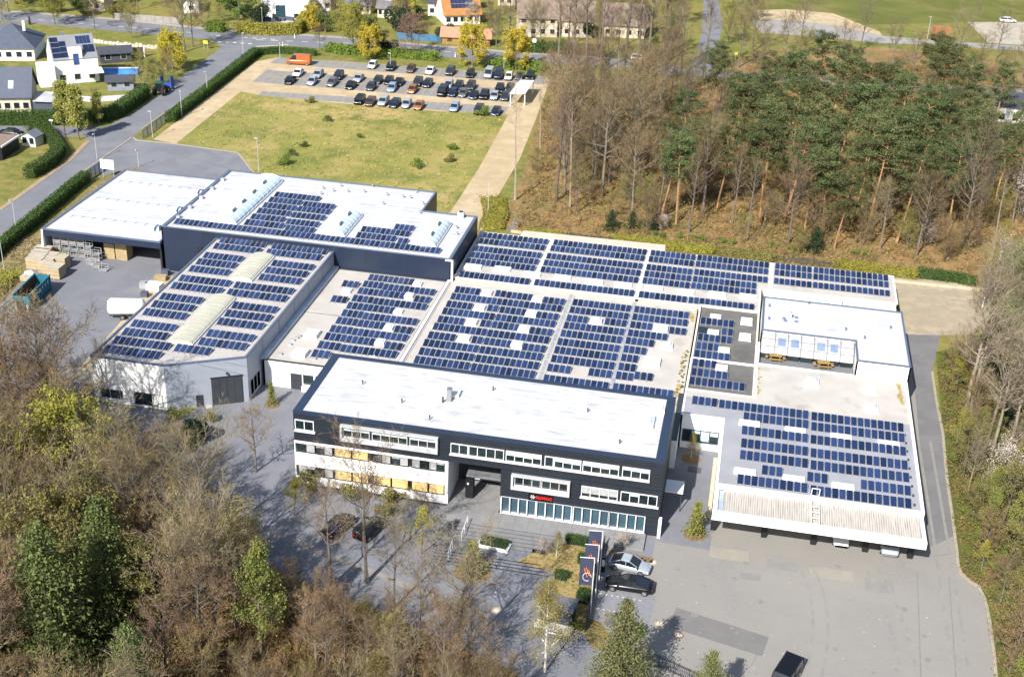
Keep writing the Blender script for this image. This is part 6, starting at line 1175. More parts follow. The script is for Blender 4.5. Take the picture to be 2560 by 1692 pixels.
for q in scatter([(-60, -60), (1720, -70), (1720, 118), (1300, 104), (1090, 90), (600, 66), (0, 14)], 95, 6, rnd, [(a, b, 3) for a, b, c in ALL]+HOUSES):
    k = rnd.choice(['bare0', 'bare1', 'bare2', 'evergreen', 'green', 'bud0', 'bud1', 'shrub', 'shrub', 'round_yellow', 'brush0', 'spruce0']); hp = {'bare0': 16, 'bare1': 16, 'bare2': 16, 'evergreen': 6, 'green': 10, 'bud0': 9, 'bud1': 9, 'shrub': 1.6, 'round_yellow': 8, 'brush0': 8, 'spruce0': 10}[k]
    nm = {'bare': 'bare garden tree', 'ever': 'dark evergreen garden tree', 'gree': 'fresh green garden tree', 'bud0': 'olive budding garden tree', 'bud1': 'olive budding garden tree', 'shru': 'rounded garden bush', 'roun': 'yellow garden tree', 'brus': 'brown garden thicket', 'spru': 'garden conifer'}[k[:4]]
    plant(k, q[0], q[1], rnd.uniform(3.5, 9)/hp if k != 'shrub' else rnd.uniform(1.2, 2.2), nm+' of the', 'tree', 'garden trees beyond the main road', 'garden_tree')
# ------------------------------------------------------------------ vehicles
TYRE = M('tyre', (.015, .015, .016), .9); RIM = M('rim', (.35, .36, .38), .3, metal=.7); CGL = M('car_glass', (.012, .016, .022), .05, .2, 1, spec=.8); LAMP = M('headlight', (.6, .62, .65), .15); TAIL = M('taillight', (.30, .01, .01), .25); PLASTIC = M('black_plastic', (.012, .012, .013), .6)
def paint(n, c, r=.25, metal=.2): return M('paint_'+n, c, r, .03, 1, metal=metal, spec=.6)
PAINT = {'white': paint('white', (.72, .73, .74), metal=0), 'black': paint('black', (.006, .007, .009)), 'dark grey': paint('dark_grey', (.035, .04, .048)), 'grey': paint('grey', (.12, .13, .14)), 'silver': paint('silver', (.36, .40, .46)), 'light blue': paint('light_blue', (.26, .36, .50)), 'dark blue': paint('dark_blue', (.010, .018, .045)), 'orange': paint('orange', (.36, .10, .022), metal=0), 'cream': paint('cream', (.68, .64, .56), metal=0), 'brown': paint('brown', (.10, .055, .04)), 'orange-brown': paint('orange_brown', (.36, .13, .035)), 'blue': paint('blue', (.025, .05, .24), metal=0)}
def car_parts(kind):
    """body, glass, wheel, lamp meshes; x is forward, ground at z=0"""
    L, Wd, H, hood, tail, belt = {'hatch': (4.25, 1.78, 1.48, 1.15, .25, .92), 'sedan': (4.85, 1.86, 1.43, 1.3, .75, .92), 'suv': (4.55, 1.86, 1.66, 1.15, .18, 1.05), 'estate': (4.7, 1.82, 1.50, 1.25, .15, .93), 'van': (5.9, 2.0, 2.45, .95, .05, 1.25), 'bus': (5.1, 1.95, 1.97, .85, .08, 1.12), 'coupe': (4.5, 1.84, 1.44, 1.0, .2, .90), 'limousine': (5.0, 1.92, 1.42, 1.25, .4, .90)}[kind]
    x0, x1, w = -L/2, L/2, Wd/2; b = MB()
    st = [(x0, .82, .42, belt-.10), (x0+.12, .95, .28, belt-.01), (x0+.7, 1, .22, belt+.02), (-.2, 1, .20, belt), (x1-hood-.15, 1, .22, belt-.02), (x1-.55, .97, .24, belt-.14), (x1-.16, .88, .28, belt-.26), (x1, .72, .40, belt-.36)]
    if kind in ('van', 'bus'): st[-3:] = [(x1-.5, .98, .26, belt-.06), (x1-.12, .9, .3, belt-.22), (x1, .78, .42, belt-.38)]
    rings = []
    for x, f, zb, zt in st:
        ww = w*f; rings.append([(x, -ww*.86, zb), (x, -ww, zb+.16), (x, -ww, zt-.22), (x, -ww*.93, zt-.04), (x, -ww*.80, zt), (x, ww*.80, zt), (x, ww*.93, zt-.04), (x, ww, zt-.22), (x, ww, zb+.16), (x, ww*.86, zb)])
    n = 10
    for r in rings: b.v += r
    for k in range(len(rings)-1):
        for j in range(n):
            b.f.append((k*n+j, (k+1)*n+j, (k+1)*n+(j+1) % n, k*n+(j+1) % n)); b.mi.append(0)
    b.f.append(tuple(range(n))); b.mi.append(0); b.f.append(tuple((len(rings)-1)*n+j for j in range(n-1, -1, -1))); b.mi.append(0)
    # cabin: glass loft, roof and pillars in body colour
    gx = {'hatch': (x0+.12, x0+.55, .35, x1-hood), 'sedan': (x0+tail, x0+1.45, .45, x1-hood), 'suv': (x0+.12, x0+.45, .55, x1-hood), 'estate': (x0+.12, x0+.55, .5, x1-hood), 'van': (x0+.04, x0+.10, x1-1.75, x1-.85), 'bus': (x0+.05, x0+.18, x1-1.55, x1-.75), 'coupe': (x0+.2, x0+1.35, .15, x1-1.05), 'limousine': (x0+.35, x0+1.75, .15, x1-1.25)}[kind]
    wt = w*(.80 if kind not in ('van', 'bus') else .88); wb = w*.93; zt = H-.05
    base = [(gx[0], -wb, belt-.03), (gx[3], -wb*.94, belt-.08), (gx[3], wb*.94, belt-.08), (gx[0], wb, belt-.03)]; top = [(gx[1], -wt, zt), (gx[2], -wt*.97, zt), (gx[2], wt*.97, zt), (gx[1], wt, zt)]
    g = MB().hexa(base, top); rf = MB()
    c = ((gx[1]+gx[2])/2); rf.hexa([(gx[1]-.05, -wt-.015, zt-.04), (gx[2]+.04, -wt-.01, zt-.04), (gx[2]+.04, wt+.01, zt-.04), (gx[1]-.05, wt+.015, zt-.04)], [(gx[1]+.10, -wt*.86, H), (gx[2]-.2, -wt*.86, H), (gx[2]-.2, wt*.86, H), (gx[1]+.10, wt*.86, H)])
    for s in (-1, 1):
        for f0, f1, r in ((0, 0, .05), (1, 1, .045)):
            p, q = ((gx[0], s*wb, belt-.02), (gx[1], s*wt, zt)) if f0 == 0 else ((gx[3], s*wb*.94, belt-.06), (gx[2], s*wt*.97, zt))
            rf.tube(p, q, r, n=4)
        m_ = (gx[0]*.45+gx[3]*.55); rf.tube((m_, s*wb*.985, belt-.02), ((gx[1]*.45+gx[2]*.55), s*wt*1.0, zt), .04, n=4)
        if kind == 'van': rf.hexa([(gx[0]-.01, s*w*.94-.03, belt-.03), (x1-2.6, s*w*.94-.03, belt-.03), (x1-2.6, s*w*.94+.03, belt-.03), (gx[0]-.01, s*w*.94+.03, belt-.03)], [(gx[1]-.05, s*wt-.03, zt), (x1-2.6, s*wt-.03, zt), (x1-2.6, s*wt+.04, zt), (gx[1]-.05, s*wt+.04, zt)])
    if kind == 'van': rf.hexa([(gx[0]-.04, -wb, belt-.03), (gx[0]+.02, -wb, belt-.03), (gx[0]+.02, wb, belt-.03), (gx[0]-.04, wb, belt-.03)], [(gx[1]-.06, -wt, zt), (gx[1], -wt, zt), (gx[1], wt, zt), (gx[1]-.06, wt, zt)])
    mr = MB()
    for s in (-1, 1): mr.hexa([(gx[3]-.25, s*(w+.02)-.1, belt-.02), (gx[3]-.05, s*(w+.02)-.1, belt-.02), (gx[3]-.05, s*(w+.02)+.1, belt-.02), (gx[3]-.25, s*(w+.02)+.1, belt-.02)], [(gx[3]-.25, s*(w+.02)-.1, belt+.14), (gx[3]-.08, s*(w+.02)-.1, belt+.14), (gx[3]-.08, s*(w+.02)+.1, belt+.14), (gx[3]-.25, s*(w+.02)+.1, belt+.14)])
    R_ = .33 if kind not in ('suv', 'van', 'bus') else .36
    wh = MB().tube((0, -.11, 0), (0, .11, 0), R_, n=14); rm = MB().tube((0, .09, 0), (0, .125, 0), R_*.66, n=12).tube((0, -.125, 0), (0, -.09, 0), R_*.66, n=12)
    hl = MB().hexa([(x1-.20, -.20, belt-.46), (x1-.01, -.16, belt-.46), (x1-.06, .16, belt-.46), (x1-.30, .18, belt-.46)], [(x1-.32, -.20, belt-.25), (x1-.10, -.16, belt-.27), (x1-.16, .16, belt-.27), (x1-.42, .18, belt-.25)])
    tl = MB().box(x0-.015, x0+.14, -.17, .17, belt-.32, belt-.10)
    return dict(L=L, w=w, wx=(x0+.82, x1-.86), R=R_, body=b.mesh('body', PAINT['grey'], True), roof=rf.mesh('roof', PAINT['grey']), glass=g.mesh('window_glass', CGL), mirror=mr.mesh('mirror', PLASTIC), wheel=wh.mesh('wheel', TYRE), rim=rm.mesh('rim', RIM), head=hl.mesh('headlight', LAMP), tail=tl.mesh('taillight', TAIL))
KINDS = {k: car_parts(k) for k in ('hatch', 'sedan', 'suv', 'estate', 'van', 'bus', 'coupe', 'limousine')}
def car(kind, col, x, y, heading, label, group=None, name='parked_car', cat='car', roofcol=None, detail=True):
    k = KINDS[kind]; t = thing(name, label, cat, (x, y, .02), heading, group)
    def part(n, me, loc=(0, 0, 0), par=None, pm=None):
        o = bpy.data.objects.new(n, me); COL.objects.link(o); o.parent = par or t; o.location = loc
        if pm: o.material_slots[0].link = 'OBJECT'; o.material_slots[0].material = pm
        return o
    part('body', k['body'], pm=PAINT[col]); part('roof', k['roof'], pm=PAINT[roofcol or col]); part('window_glass', k['glass']); part('mirror', k['mirror'])
    for wx in k['wx']:
        for s in (-1, 1):
            o = part('wheel', k['wheel'], (wx, s*(k['w']-.10), k['R']))
            if detail: part('rim', k['rim'], (0, 0, 0), o)
    for s in (-1, 1): part('headlight', k['head'], (0, s*k['w']*.66, 0)); part('taillight', k['tail'], (0, s*k['w']*.66, 0))
    return t
ORD = ['first', 'second', 'third', 'fourth', 'fifth', 'sixth', 'seventh', 'eighth', 'ninth', 'tenth', 'eleventh', 'twelfth', 'thirteenth', 'fourteenth', 'fifteenth', 'sixteenth']
def row(cars, where, group, flip=False):
    pts = [P(x, y, .6) for x, y, c, k in cars]; d = (pts[-1]-pts[0]).normalized(); hd = math.atan2(d.y, d.x)-math.pi/2
    for i, ((x, y, c, k), p) in enumerate(zip(cars, pts)):
        nm = {'hatch': 'hatchback', 'sedan': 'saloon', 'suv': 'SUV', 'estate': 'estate car', 'bus': 'minibus'}[k]
        car(k, c, p.x, p.y, hd+rnd.uniform(-.04, .04), '%s %s, %s from the left %s' % (c, nm, ORD[i], where), group, detail=False)
C = lambda s, ox=640, oy=0, f=3.706: [(ox+float(a)/f, oy+float(b)/f, c.replace('_', ' '), k) for a, b, c, k in (q.split(',') for q in s.split())]
row(C('1080,605,white,hatch 1250,622,black,suv 1435,640,brown,hatch 1615,655,white,sedan 1800,665,dark_grey,suv 1985,685,black,estate')+C('445,372,silver,bus 700,400,dark_blue,bus 960,435,cream,hatch 1250,425,dark_grey,sedan 1520,430,black,suv', 1180, 150, 10.45), 'in the top parking row by the shrubs', 'cars in the top parking row')
row(C('390,675,white,sedan 575,690,silver,estate 765,705,dark_blue,suv 950,725,silver,sedan 1130,745,dark_grey,hatch 1230,750,black,hatch 1325,760,black,sedan 1500,765,dark_grey,suv 1590,775,dark_blue,estate 1785,785,silver,hatch 1880,795,dark_blue,estate 1990,800,dark_grey,suv')+C('720,765,black,suv 990,735,dark_grey,hatch', 1180, 150, 10.45), 'in the rear middle row', 'cars in the rear middle row')
row(C('315,745,black,sedan 520,755,silver,hatch 705,765,grey,estate 880,790,black,sedan 1065,805,dark_grey,hatch 1260,815,light_blue,estate 1450,830,orange-brown,hatch 1730,855,black,bus 1825,860,dark_blue,hatch 1920,865,grey,hatch 2020,880,dark_blue,sedan 2115,885,black,suv 2210,890,silver,hatch 2310,895,dark_grey,estate'), 'in the front middle row', 'cars in the front middle row')
row(C('960,930,black,suv 1060,945,brown,estate 1180,945,silver,suv 1285,960,dark_blue,estate 1395,965,silver,hatch 1510,980,orange-brown,hatch 1840,995,light_blue,estate 2065,1020,dark_grey,suv 2225,1035,dark_blue,hatch'), 'in the row along the meadow', 'cars along the meadow')
def hdg(a, b): 
    p, q = P(*a, .3), P(*b, .3); return math.atan2(q.y-p.y, q.x-p.x)
p = P(747, 151, 1.0); car('van', 'orange', p.x, p.y, hdg((770, 149), (722, 146)), 'bright orange panel van at the upper left of the parking lot', None, 'orange_van', 'van')
p = P(1575, 1410, .6); car('coupe', 'silver', p.x, p.y, hdg((1530, 1402), (1620, 1424)), 'silver hatchback on the reserved bay beside the flags', None, 'silver_car')
p = P(1573, 1459, .6); car('limousine', 'black', p.x, p.y, hdg((1630, 1467), (1515, 1449)), 'glossy black saloon next to the silver hatchback', None, 'black_car')
p = P(1962, 1688, 1.0); car('bus', 'black', p.x, p.y, hdg((2000, 1635), (1945, 1720)), 'black minibus at the bottom border of the courtyard', None, 'black_minibus', 'van')
for i, (x, y) in enumerate(((847, 1312), (925, 1320))): p = P(x, y, .6); car('suv' if i else 'sedan', 'black', p.x, p.y, hdg((840, 1322), (870, 1296)), ['left', 'right'][i]+' black car parked under the big bare tree before the office', 'black cars under the bare tree')
p = P(130, 992, .8); car('suv', 'blue', p.x, p.y, .15, 'bright blue van half hidden behind bare trees at the left', None, 'blue_van', 'van')
p = P(170, 996, .6); car('hatch', 'blue', p.x+.9, p.y+2, .1, 'small blue car right of the blue van behind the bare trees', None, 'blue_car')
p = P(30, 333, .5); car('sedan', 'black', p.x, p.y, 0.1, 'dark car parked on the side street behind the garage', None)
p = P(1598, 146, .5); car('hatch', 'white', p.x, p.y, hdg((1500, 150), (1600, 158)), 'white car on the main road between bare trunks', None)
p = P(2520, 52, .5); car('estate', 'white', p.x, p.y, .1, 'white car at the edge of the pale gravel lot far at upper right', None)
p = P(1268, 78, .5); car('hatch', 'blue', p.x-9.5, p.y, .3, 'dark blue car behind the brown wooden shed', None)
for i, x in enumerate((15.6, 20.8)): car('bus' if i else 'hatch', 'white' if not i else 'silver', x, 123.6, R(-90), ['white car parked under the carport canopy near its middle', 'silver van parked under the right end of the carport'][i], 'cars under the carport')
# tractor with blue implement on the side road
q = P(402, 236); t = thing('tractor', 'green tractor with blue folded implement on the side road', 'tractor', (q.x, q.y, .02), hdg((388, 248), (440, 206)))
TG = M('tractor_green', (.02, .08, .05), .5); TB_ = M('implement_blue', (.03, .07, .30), .5, .1, 1); YL = M('rim_yellow', (.55, .38, .03), .5)
obj('hood', MB().hexa([(.4, -.5, .9), (2.4, -.4, .9), (2.4, .4, .9), (.4, .5, .9)], [(.4, -.45, 1.75), (2.3, -.3, 1.55), (2.3, .3, 1.55), (.4, .45, 1.75)]), TG, t, False)
cb = obj('cab', MB().hexa([(-1.2, -.8, 1.0), (.4, -.75, 1.0), (.4, .75, 1.0), (-1.2, .8, 1.0)], [(-1.1, -.7, 2.7), (.25, -.65, 2.7), (.25, .65, 2.7), (-1.1, .7, 2.7)]), CGL, t, False); obj('cab_roof', MB().box(-1.25, .4, -.8, .8, 2.7, 2.85), TG, cb, False)
for x, r, s in ((-.9, .95, 1), (-.9, .95, -1), (1.8, .6, 1), (1.8, .6, -1)):
    w_ = obj('wheel', MB().tube((x, s*.75, r), (x, s*1.2, r), r, n=14), TYRE, t, False); obj('rim', MB().tube((x, s*1.18, r), (x, s*1.23, r), r*.5, n=10), YL, w_, False)
f_ = obj('implement', MB().box(2.6, 5.6, -.35, .35, .8, 1.3).box(3.0, 3.6, -1.4, 1.4, 1.0, 1.5), TB_, t, False); 
for s in (-1, 1): obj('implement_arm', MB().hexa([(2.9, s*1.3-.15, .6), (5.4, s*1.3-.15, .6), (5.4, s*1.3+.15, .6), (2.9, s*1.3+.15, .6)], [(3.2, s*1.1-.1, 2.9), (5.0, s*1.1-.1, 2.9), (5.0, s*1.1+.1, 2.9), (3.2, s*1.1+.1, 2.9)]), TB_, t, False); obj('implement_wheel', MB().tube((4.4, s*.6, .45), (4.4, s*.9, .45), .45, n=12), YL, f_, False)
for s in (-.5, .5): obj('beacon', MB().box(5.3, 5.6, s-.15, s+.15, 1.3, 1.8), M('beacon_cream', (.7, .6, .4), .5), t, False)

# ------------------------------------------------------------------ loading yard
def corner(p, z=0): return P(*p, z)
a, b, c = P(44, 776), P(76, 778), P(130, 723); t = thing('skip', 'teal open-topped steel skip on the loading yard', 'skip', (a.x, a.y, .02)); TE = M('teal_paint', (.015, .14, .20), .5, .2, 1.2, stain=((.20, .16, .12), 1.6, .62)); RU = M('rust_inside', (.075, .045, .03), .9, .3, 1.5)
d = (c-b); d.z = 0; L = d.length; d.normalize(); n = Vector((-d.y, d.x, 0)); Wk = 2.4; h = 2.3
t.rotation_euler = (0, 0, math.atan2(d.y, d.x)); t.location = (b.x, b.y, .02)
obj('floor', MB().box(0, L, 0, Wk, .15, .25), RU, t, False)
for (x0, x1, y0, y1) in ((0, L, 0, .08), (0, L, Wk-.08, Wk), (0, .08, .08, Wk-.08), (L-.08, L, .08, Wk-.08)): obj('side', MB().box(x0, x1, y0, y1, .15, h), TE, t, False)
for (x0, x1, y0, y1) in ((.02, L-.02, .085, .1), (.02, L-.02, Wk-.1, Wk-.085)): obj('lining', MB().box(x0+.08, x1-.08, y0, y1, .26, h-.15), RU, t, False)
for k in range(9): obj('side_rib', MB().box(.35+k*(L-.8)/8, .47+k*(L-.8)/8, -.1, -.003, .2, h-.12), TE, t, False)
for k in range(7): obj('white_mark', MB().box(.7+k*(L-1.2)/7, .98+k*(L-1.2)/7, -.12, -.103, h-.75, h-.3), M('mark_pale', (.5, .55, .58), .7), t, False)
for y0 in (.15, Wk-.5): obj('foot', MB().box(-.1, -.003, y0, y0+.3, 0, 1.0), M('foot_pale', (.5, .5, .5), .7), t, False)
obj('rim', MB().box(-.06, L+.06, -.06, .1, h, h+.1).box(-.06, L+.06, Wk-.1, Wk+.06, h, h+.1), TE, t, False)
tag(obj('plank_scrap', MB().box(-.9, .9, -.35, .35, 0, .75, rot=math.atan2(d.y, d.x)), M('wood_pale', (.50, .40, .25), .9, .15, 1)), 'pale timber scrap lying inside the teal skip', 'timber').location = b+d*L*.55+n*1.2+Vector((0, 0, .27))
CR = M('crate_wood', (.34, .26, .14), .9, .18, 1.5); CRT = M('crate_lid', (.38, .335, .27), .9, .12, 1.2)
def crate(px, py, w, l, hh, rz, label, z=0, group='wooden crates on the loading yard'):
    q = P(px, py); t = thing('wooden_crate', label, 'crate', (q.x, q.y, z+.02), rz, group)
    obj('box', MB().box(-w/2, w/2, -l/2, l/2, .12, hh-.06), CR, t, False); obj('lid', MB().box(-w/2-.03, w/2+.03, -l/2-.03, l/2+.03, hh-.057, hh), CRT, t, False)
    for x in (-w/2+.1, 0, w/2-.1): obj('skid', MB().box(x-.06, x+.06, -l/2, l/2, 0, .117), CR, t, False)
    for z_ in (.3, hh*.5, hh*.8): obj('slat', MB().box(-w/2-.025, w/2+.025, -l/2-.03, -l/2-.003, z_, z_+.12), CRT, t, False); obj('slat', MB().box(w/2+.003, w/2+.03, -l/2, l/2, z_, z_+.12), CRT, t, False)
    return t
rzc = .02
for i, (x, y, w, l, hh, lab) in enumerate(((92, 672, 2.6, 1.4, 1.9, 'large crate at the left front of the crate block'), (100, 662, 2.6, 1.4, 1.9, 'large crate second from the front in the left column of crates'), (107, 653, 2.6, 1.4, 1.9, 'large crate third from the front in the left column of crates'), (113, 645, 2.6, 1.4, 1.9, 'large crate at the back of the left column of crates'), (118, 682, 2.0, 1.5, 1.8, 'front crate of the middle column'), (126, 670, 2.0, 1.5, 1.8, 'second crate of the middle column'), (133, 660, 2.0, 1.5, 1.8, 'rear crate of the middle column'), (143, 692, 2.0, 2.2, 1.9, 'crate standing right in front of the crate block'), (158, 669, 1.7, 1.6, 1.9, 'crate at the right back of the crate block'), (152, 655, 1.5, 1.5, 1.2, 'low crate behind the crate block'), (140, 636, 1.6, 2.4, .7, 'flat yellow crate leaning by the shed wall'), (74, 702, 2.2, 1.4, .9, 'low crate with white wrapped load left of the skip'))):
    crate(x, y, w, l, hh, rzc, lab)
q = P(80, 697); tag(obj('wrapped_load', MB().ball((q.x-.3, q.y, .92), .8, .6, .45, 8, 4, z0=0, jit=.12, rnd=rnd), M('white_wrap', (.72, .70, .66), .6)), 'white wrapped load lying on the low crate beside the skip', 'bundle')
MG = M('mesh_steel', (.40, .41, .43), .5, .1, 1, metal=.3)
def cage(x, y, z, label):
    t = thing('pallet_cage', label, 'cage', (x, y, z+.02), rnd.uniform(-.05, .05), 'steel mesh cages stacked in the storage shed')
    for sx in (-.55, .55):
        for sy in (-.42, .42): obj('post', MB().box(sx-.04, sx+.04, sy-.04, sy+.04, 0, 1.0), MG, t, False)
    for zz in (.1, .5, .92): obj('rail', MB().box(-.58, .58, -.45, -.41, zz, zz+.06), MG, t, False); obj('rail', MB().box(-.58, .58, .41, .45, zz, zz+.06), MG, t, False)
    obj('base', MB().box(-.58, .58, -.45, .45, .08, .14), MG, t, False)
    if rnd.random() < .5: obj('contents', MB().box(-.5, .5, -.38, .38, .15, rnd.uniform(.35, .8)), M('cage_goods', (.20, .19, .18), .8, .3, 2), t, False)
LV = ['bottom', 'second', 'third', 'top']
for c in range(6):
    for l in range(4 if c < 4 else (3 if c == 4 else 2)): cage(-104.6+c*1.35, 171.6-(.5 if c > 3 else 0), l*1.03, '%s mesh cage of the %s stack from the left in the shed' % (LV[l], ORD[c]))
for c in range(3): cage(-97.9+c*1.4, 169.2-c*.7, 0, '%s low cage in front of the shed opening' % ['left', 'middle', 'right'][c])
for i, (x, w, hh) in enumerate(((-96.3, 1.7, 2.6), (-94.3, 1.9, 3.2))):
    t = thing('timber_stack', ['shorter left', 'taller right'][i]+' stack of yellow boards inside the shed', 'stack', (x, 173.2, .02)); 
    for k in range(7): obj('board_pack', MB().box(-w/2, w/2, -1, 1, k*hh/7, (k+1)*hh/7-.04), CR, t, False)
# white tank trailer and yard clutter beside the pale hall
q = P(310, 795); t = thing('tank_trailer', 'white rounded tank trailer behind the pale hall', 'trailer', (q.x+.4, q.y+.3, .02), .25); mb = MB()
nS = 12; prof = [(-2.6, .4), (-2.5, .95), (-2.2, 1.2), (2.2, 1.2), (2.5, .95), (2.6, .4)]
for x, r in prof:
    for k in range(nS): mb.v.append((x, r*math.cos(2*math.pi*k/nS)*1.0, 1.75+r*math.sin(2*math.pi*k/nS)))
for a in range(5):
    for k in range(nS): mb.f.append((a*nS+k, a*nS+(k+1) % nS, (a+1)*nS+(k+1) % nS, (a+1)*nS+k)); mb.mi.append(0)
mb.f.append(tuple(range(nS))); mb.mi.append(0); mb.f.append(tuple(5*nS+k for k in range(nS-1, -1, -1))); mb.mi.append(0)
obj('tank', mb, WHITE, t, False, True); obj('chassis', MB().box(-2.4, 2.4, -.5, .5, .45, .62), ANTH, t, False)
for x in (-.5, .6):
    for s in (-1, 1): w_ = obj('wheel', MB().tube((x, s*.7, .4), (x, s*1.0, .4), .4, n=12), TYRE, t, False); obj('rim', MB().tube((x, s*.98, .4), (x, s*1.02, .4), .22, n=8), RIM, w_, False)
obj('drawbar', MB().tube((2.4, 0, .5), (3.6, 0, .45), .08), ANTH, t, False)
for i, (x, y, w, l, hh, m, lab, nm, ct_) in enumerate(((350, 765, 2.6, .7, .5, WOODB, 'rust-brown beam bundle behind the white tank trailer', 'beam_bundle', 'beams'), (388, 725, 2.2, 1.6, 1.1, WHITE, 'white covered pallet beside the pale hall', 'covered_pallet', 'pallet'), (362, 742, 1.0, 1.0, .8, RBL, 'small dark bin beside the sand strip', 'bin', 'bin'), (375, 715, 1.4, .9, .7, MG, 'grey wire pallet beside the pale hall', 'wire_pallet', 'pallet'), (402, 700, 1.8, 1.2, .7, CR, 'wooden pallet load on the sand strip', 'pallet_load', 'pallet'), (415, 688, 1.2, .8, .9, RBL, 'blue-grey drum rack near the warehouse wall', 'drum_rack', 'rack'), (358, 720, .9, .9, 1.0, MG, 'pale wire basket at the yard side of the sand strip', 'wire_basket', 'basket'))):
    q = P(x, y); t = thing(nm, lab, ct_, (q.x, q.y, .02), rnd.uniform(-.3, .3)); obj('load', MB().box(-w/2, w/2, -l/2, l/2, .14, hh), m, t, False)
    for s in (-1, 0, 1): obj('runner', MB().box(-w/2, w/2, s*l*.42-.05, s*l*.42+.05, 0, .135), CR, t, False)
# ------------------------------------------------------------------ lot canopy, lamps, signs, flags, planters
q = [P(1180+x/10.45, 150+y/10.45, 2.9) for x, y in ((985, 880), (1390, 885), (1625, 540), (1250, 530))]
t = thing('lot_canopy', 'white flat carport roof at the right end of the parking lot', 'canopy', (q[0].x, q[0].y, 0))
obj('roof', MB().prism([(v.x, v.y) for v in q], 2.8, 2.95), WHITE, t)
for v in q: c_ = (q[0]+q[2])/2; p = v.lerp(c_, .08); obj('post', MB().box(p.x-.1, p.x+.1, p.y-.1, p.y+.1, 0, 2.8), WHITE, t)
LMP = M('lamp_pole', (.42, .44, .48), .5, .05, 1)
def lamp(px, py, h, label, dark=False):
    q = P(px, py); t = thing('street_lamp', label, 'lamp', (q.x, q.y, 0), rnd.random()*6, 'street lamps'); m = ANTH if dark else LMP
    obj('pole', MB().tube((0, 0, 0), (0, 0, h), .07, .045, 6), m, t, False); hd_ = obj('lamp_head', MB().hexa([(-.1, -.13, h-.02), (.55, -.13, h+.06), (.55, .13, h+.06), (-.1, .13, h-.02)], [(-.1, -.1, h+.10), (.5, -.1, h+.16), (.5, .1, h+.16), (-.1, .1, h+.10)]), m, t, False)
for x, y, h, lab in ((243, 399, 5, 'street lamp on the verge beside the driveway junction'), (382, 345, 5.4, 'street lamp in front of the blue bar fence'), (455, 293, 5.4, 'street lamp in the clipped hedge, lower of two'), (519, 241, 5.4, 'street lamp in the clipped hedge, upper of two'), (608, 135, 5, 'street lamp near the road junction'), (40, 571, 5, 'street lamp at the left edge beside the hedge'), (11, 676, 6, 'street lamp at the left border of the loading yard'), (347, 418, 3.4, 'thin lamp on the driveway behind the shed'), (647, 430, 6.5, 'thin lamp at the near left corner of the meadow'), (657, 80, 6, 'lamp pole at the main road before the white villa'), (700, 146, 3.5, 'lamp at the left of the orange van'), (976, 176, 4, 'lamp standing among the top parking row'), (1259, 190, 4, 'lamp right of the dark blue van in the top row'), (1220, 537, 5.5, 'thin lamp beside the gravel track'), (2318, 98, 6, 'lamp beside the rust-orange container')): lamp(x, y, h, lab)
def sign(px, py, h, w, hh, mat, label, posts=1, rz=0, z0=None):
    q = P(px, py); t = thing('sign', label, 'sign', (q.x, q.y, 0), rz)
    for x in ([0] if posts == 1 else [-w*.4, w*.4]): obj('post', MB().tube((x, 0, 0), (x, 0, h), .05, n=5), LMP, t, False)
    obj('board', MB().box(-w/2, w/2, -.12, -.06, h-hh, h), mat, t, False); return t
sign(272, 446, 3.6, 2.6, 1.8, WHITE, 'white blank advertising board on two posts behind the storage shed', 2)
sign(515, 124, 2.2, 1.2, .8, M('sign_yellow', (.65, .45, .05), .6), 'yellow direction sign at the road junction', 2)
sign(1335, 133, 3.6, .9, .9, WHITE, 'white square road sign on the far side of the main road'); sign(130, 318, 1.6, .8, .35, WHITE, 'small white street name sign at the side street corner'); sign(1838, 150, 2.0, 1.0, .8, M('sign_yellow', (.65, .45, .05), .6), 'yellow sign at the road fork among the trees')
for i, (x, y) in enumerate(((707, 117), (737, 96), (1138, 143), (1312, 262))):
    q = P(x, y); t = thing('marker_post', ['white marker post at the verge before the hedge', 'white marker post beside the yellow hedge', 'white marker post left of the golden tree', 'pale yellow marker post beside the lot canopy'][i], 'post', (q.x, q.y, 0)); obj('shaft', MB().hexa([(-.1, -.1, 0), (.1, -.1, 0), (.1, .1, 0), (-.1, .1, 0)], [(-.08, -.08, 1.1), (.08, -.08, 1.1), (.08, .08, 1.1), (-.08, .08, 1.1)]), WHITE if i < 3 else M('post_yellow', (.6, .5, .15), .6), t, False); obj('band', MB().box(-.1, .1, -.1, .1, .75, .9), DARKB, t, False)
FLG = M('banner_navy', (.035, .042, .085), .7, .1, 1.5); FLO = M('banner_orange', (.55, .16, .03), .6); FLW = M('banner_white', (.42, .43, .47), .6)
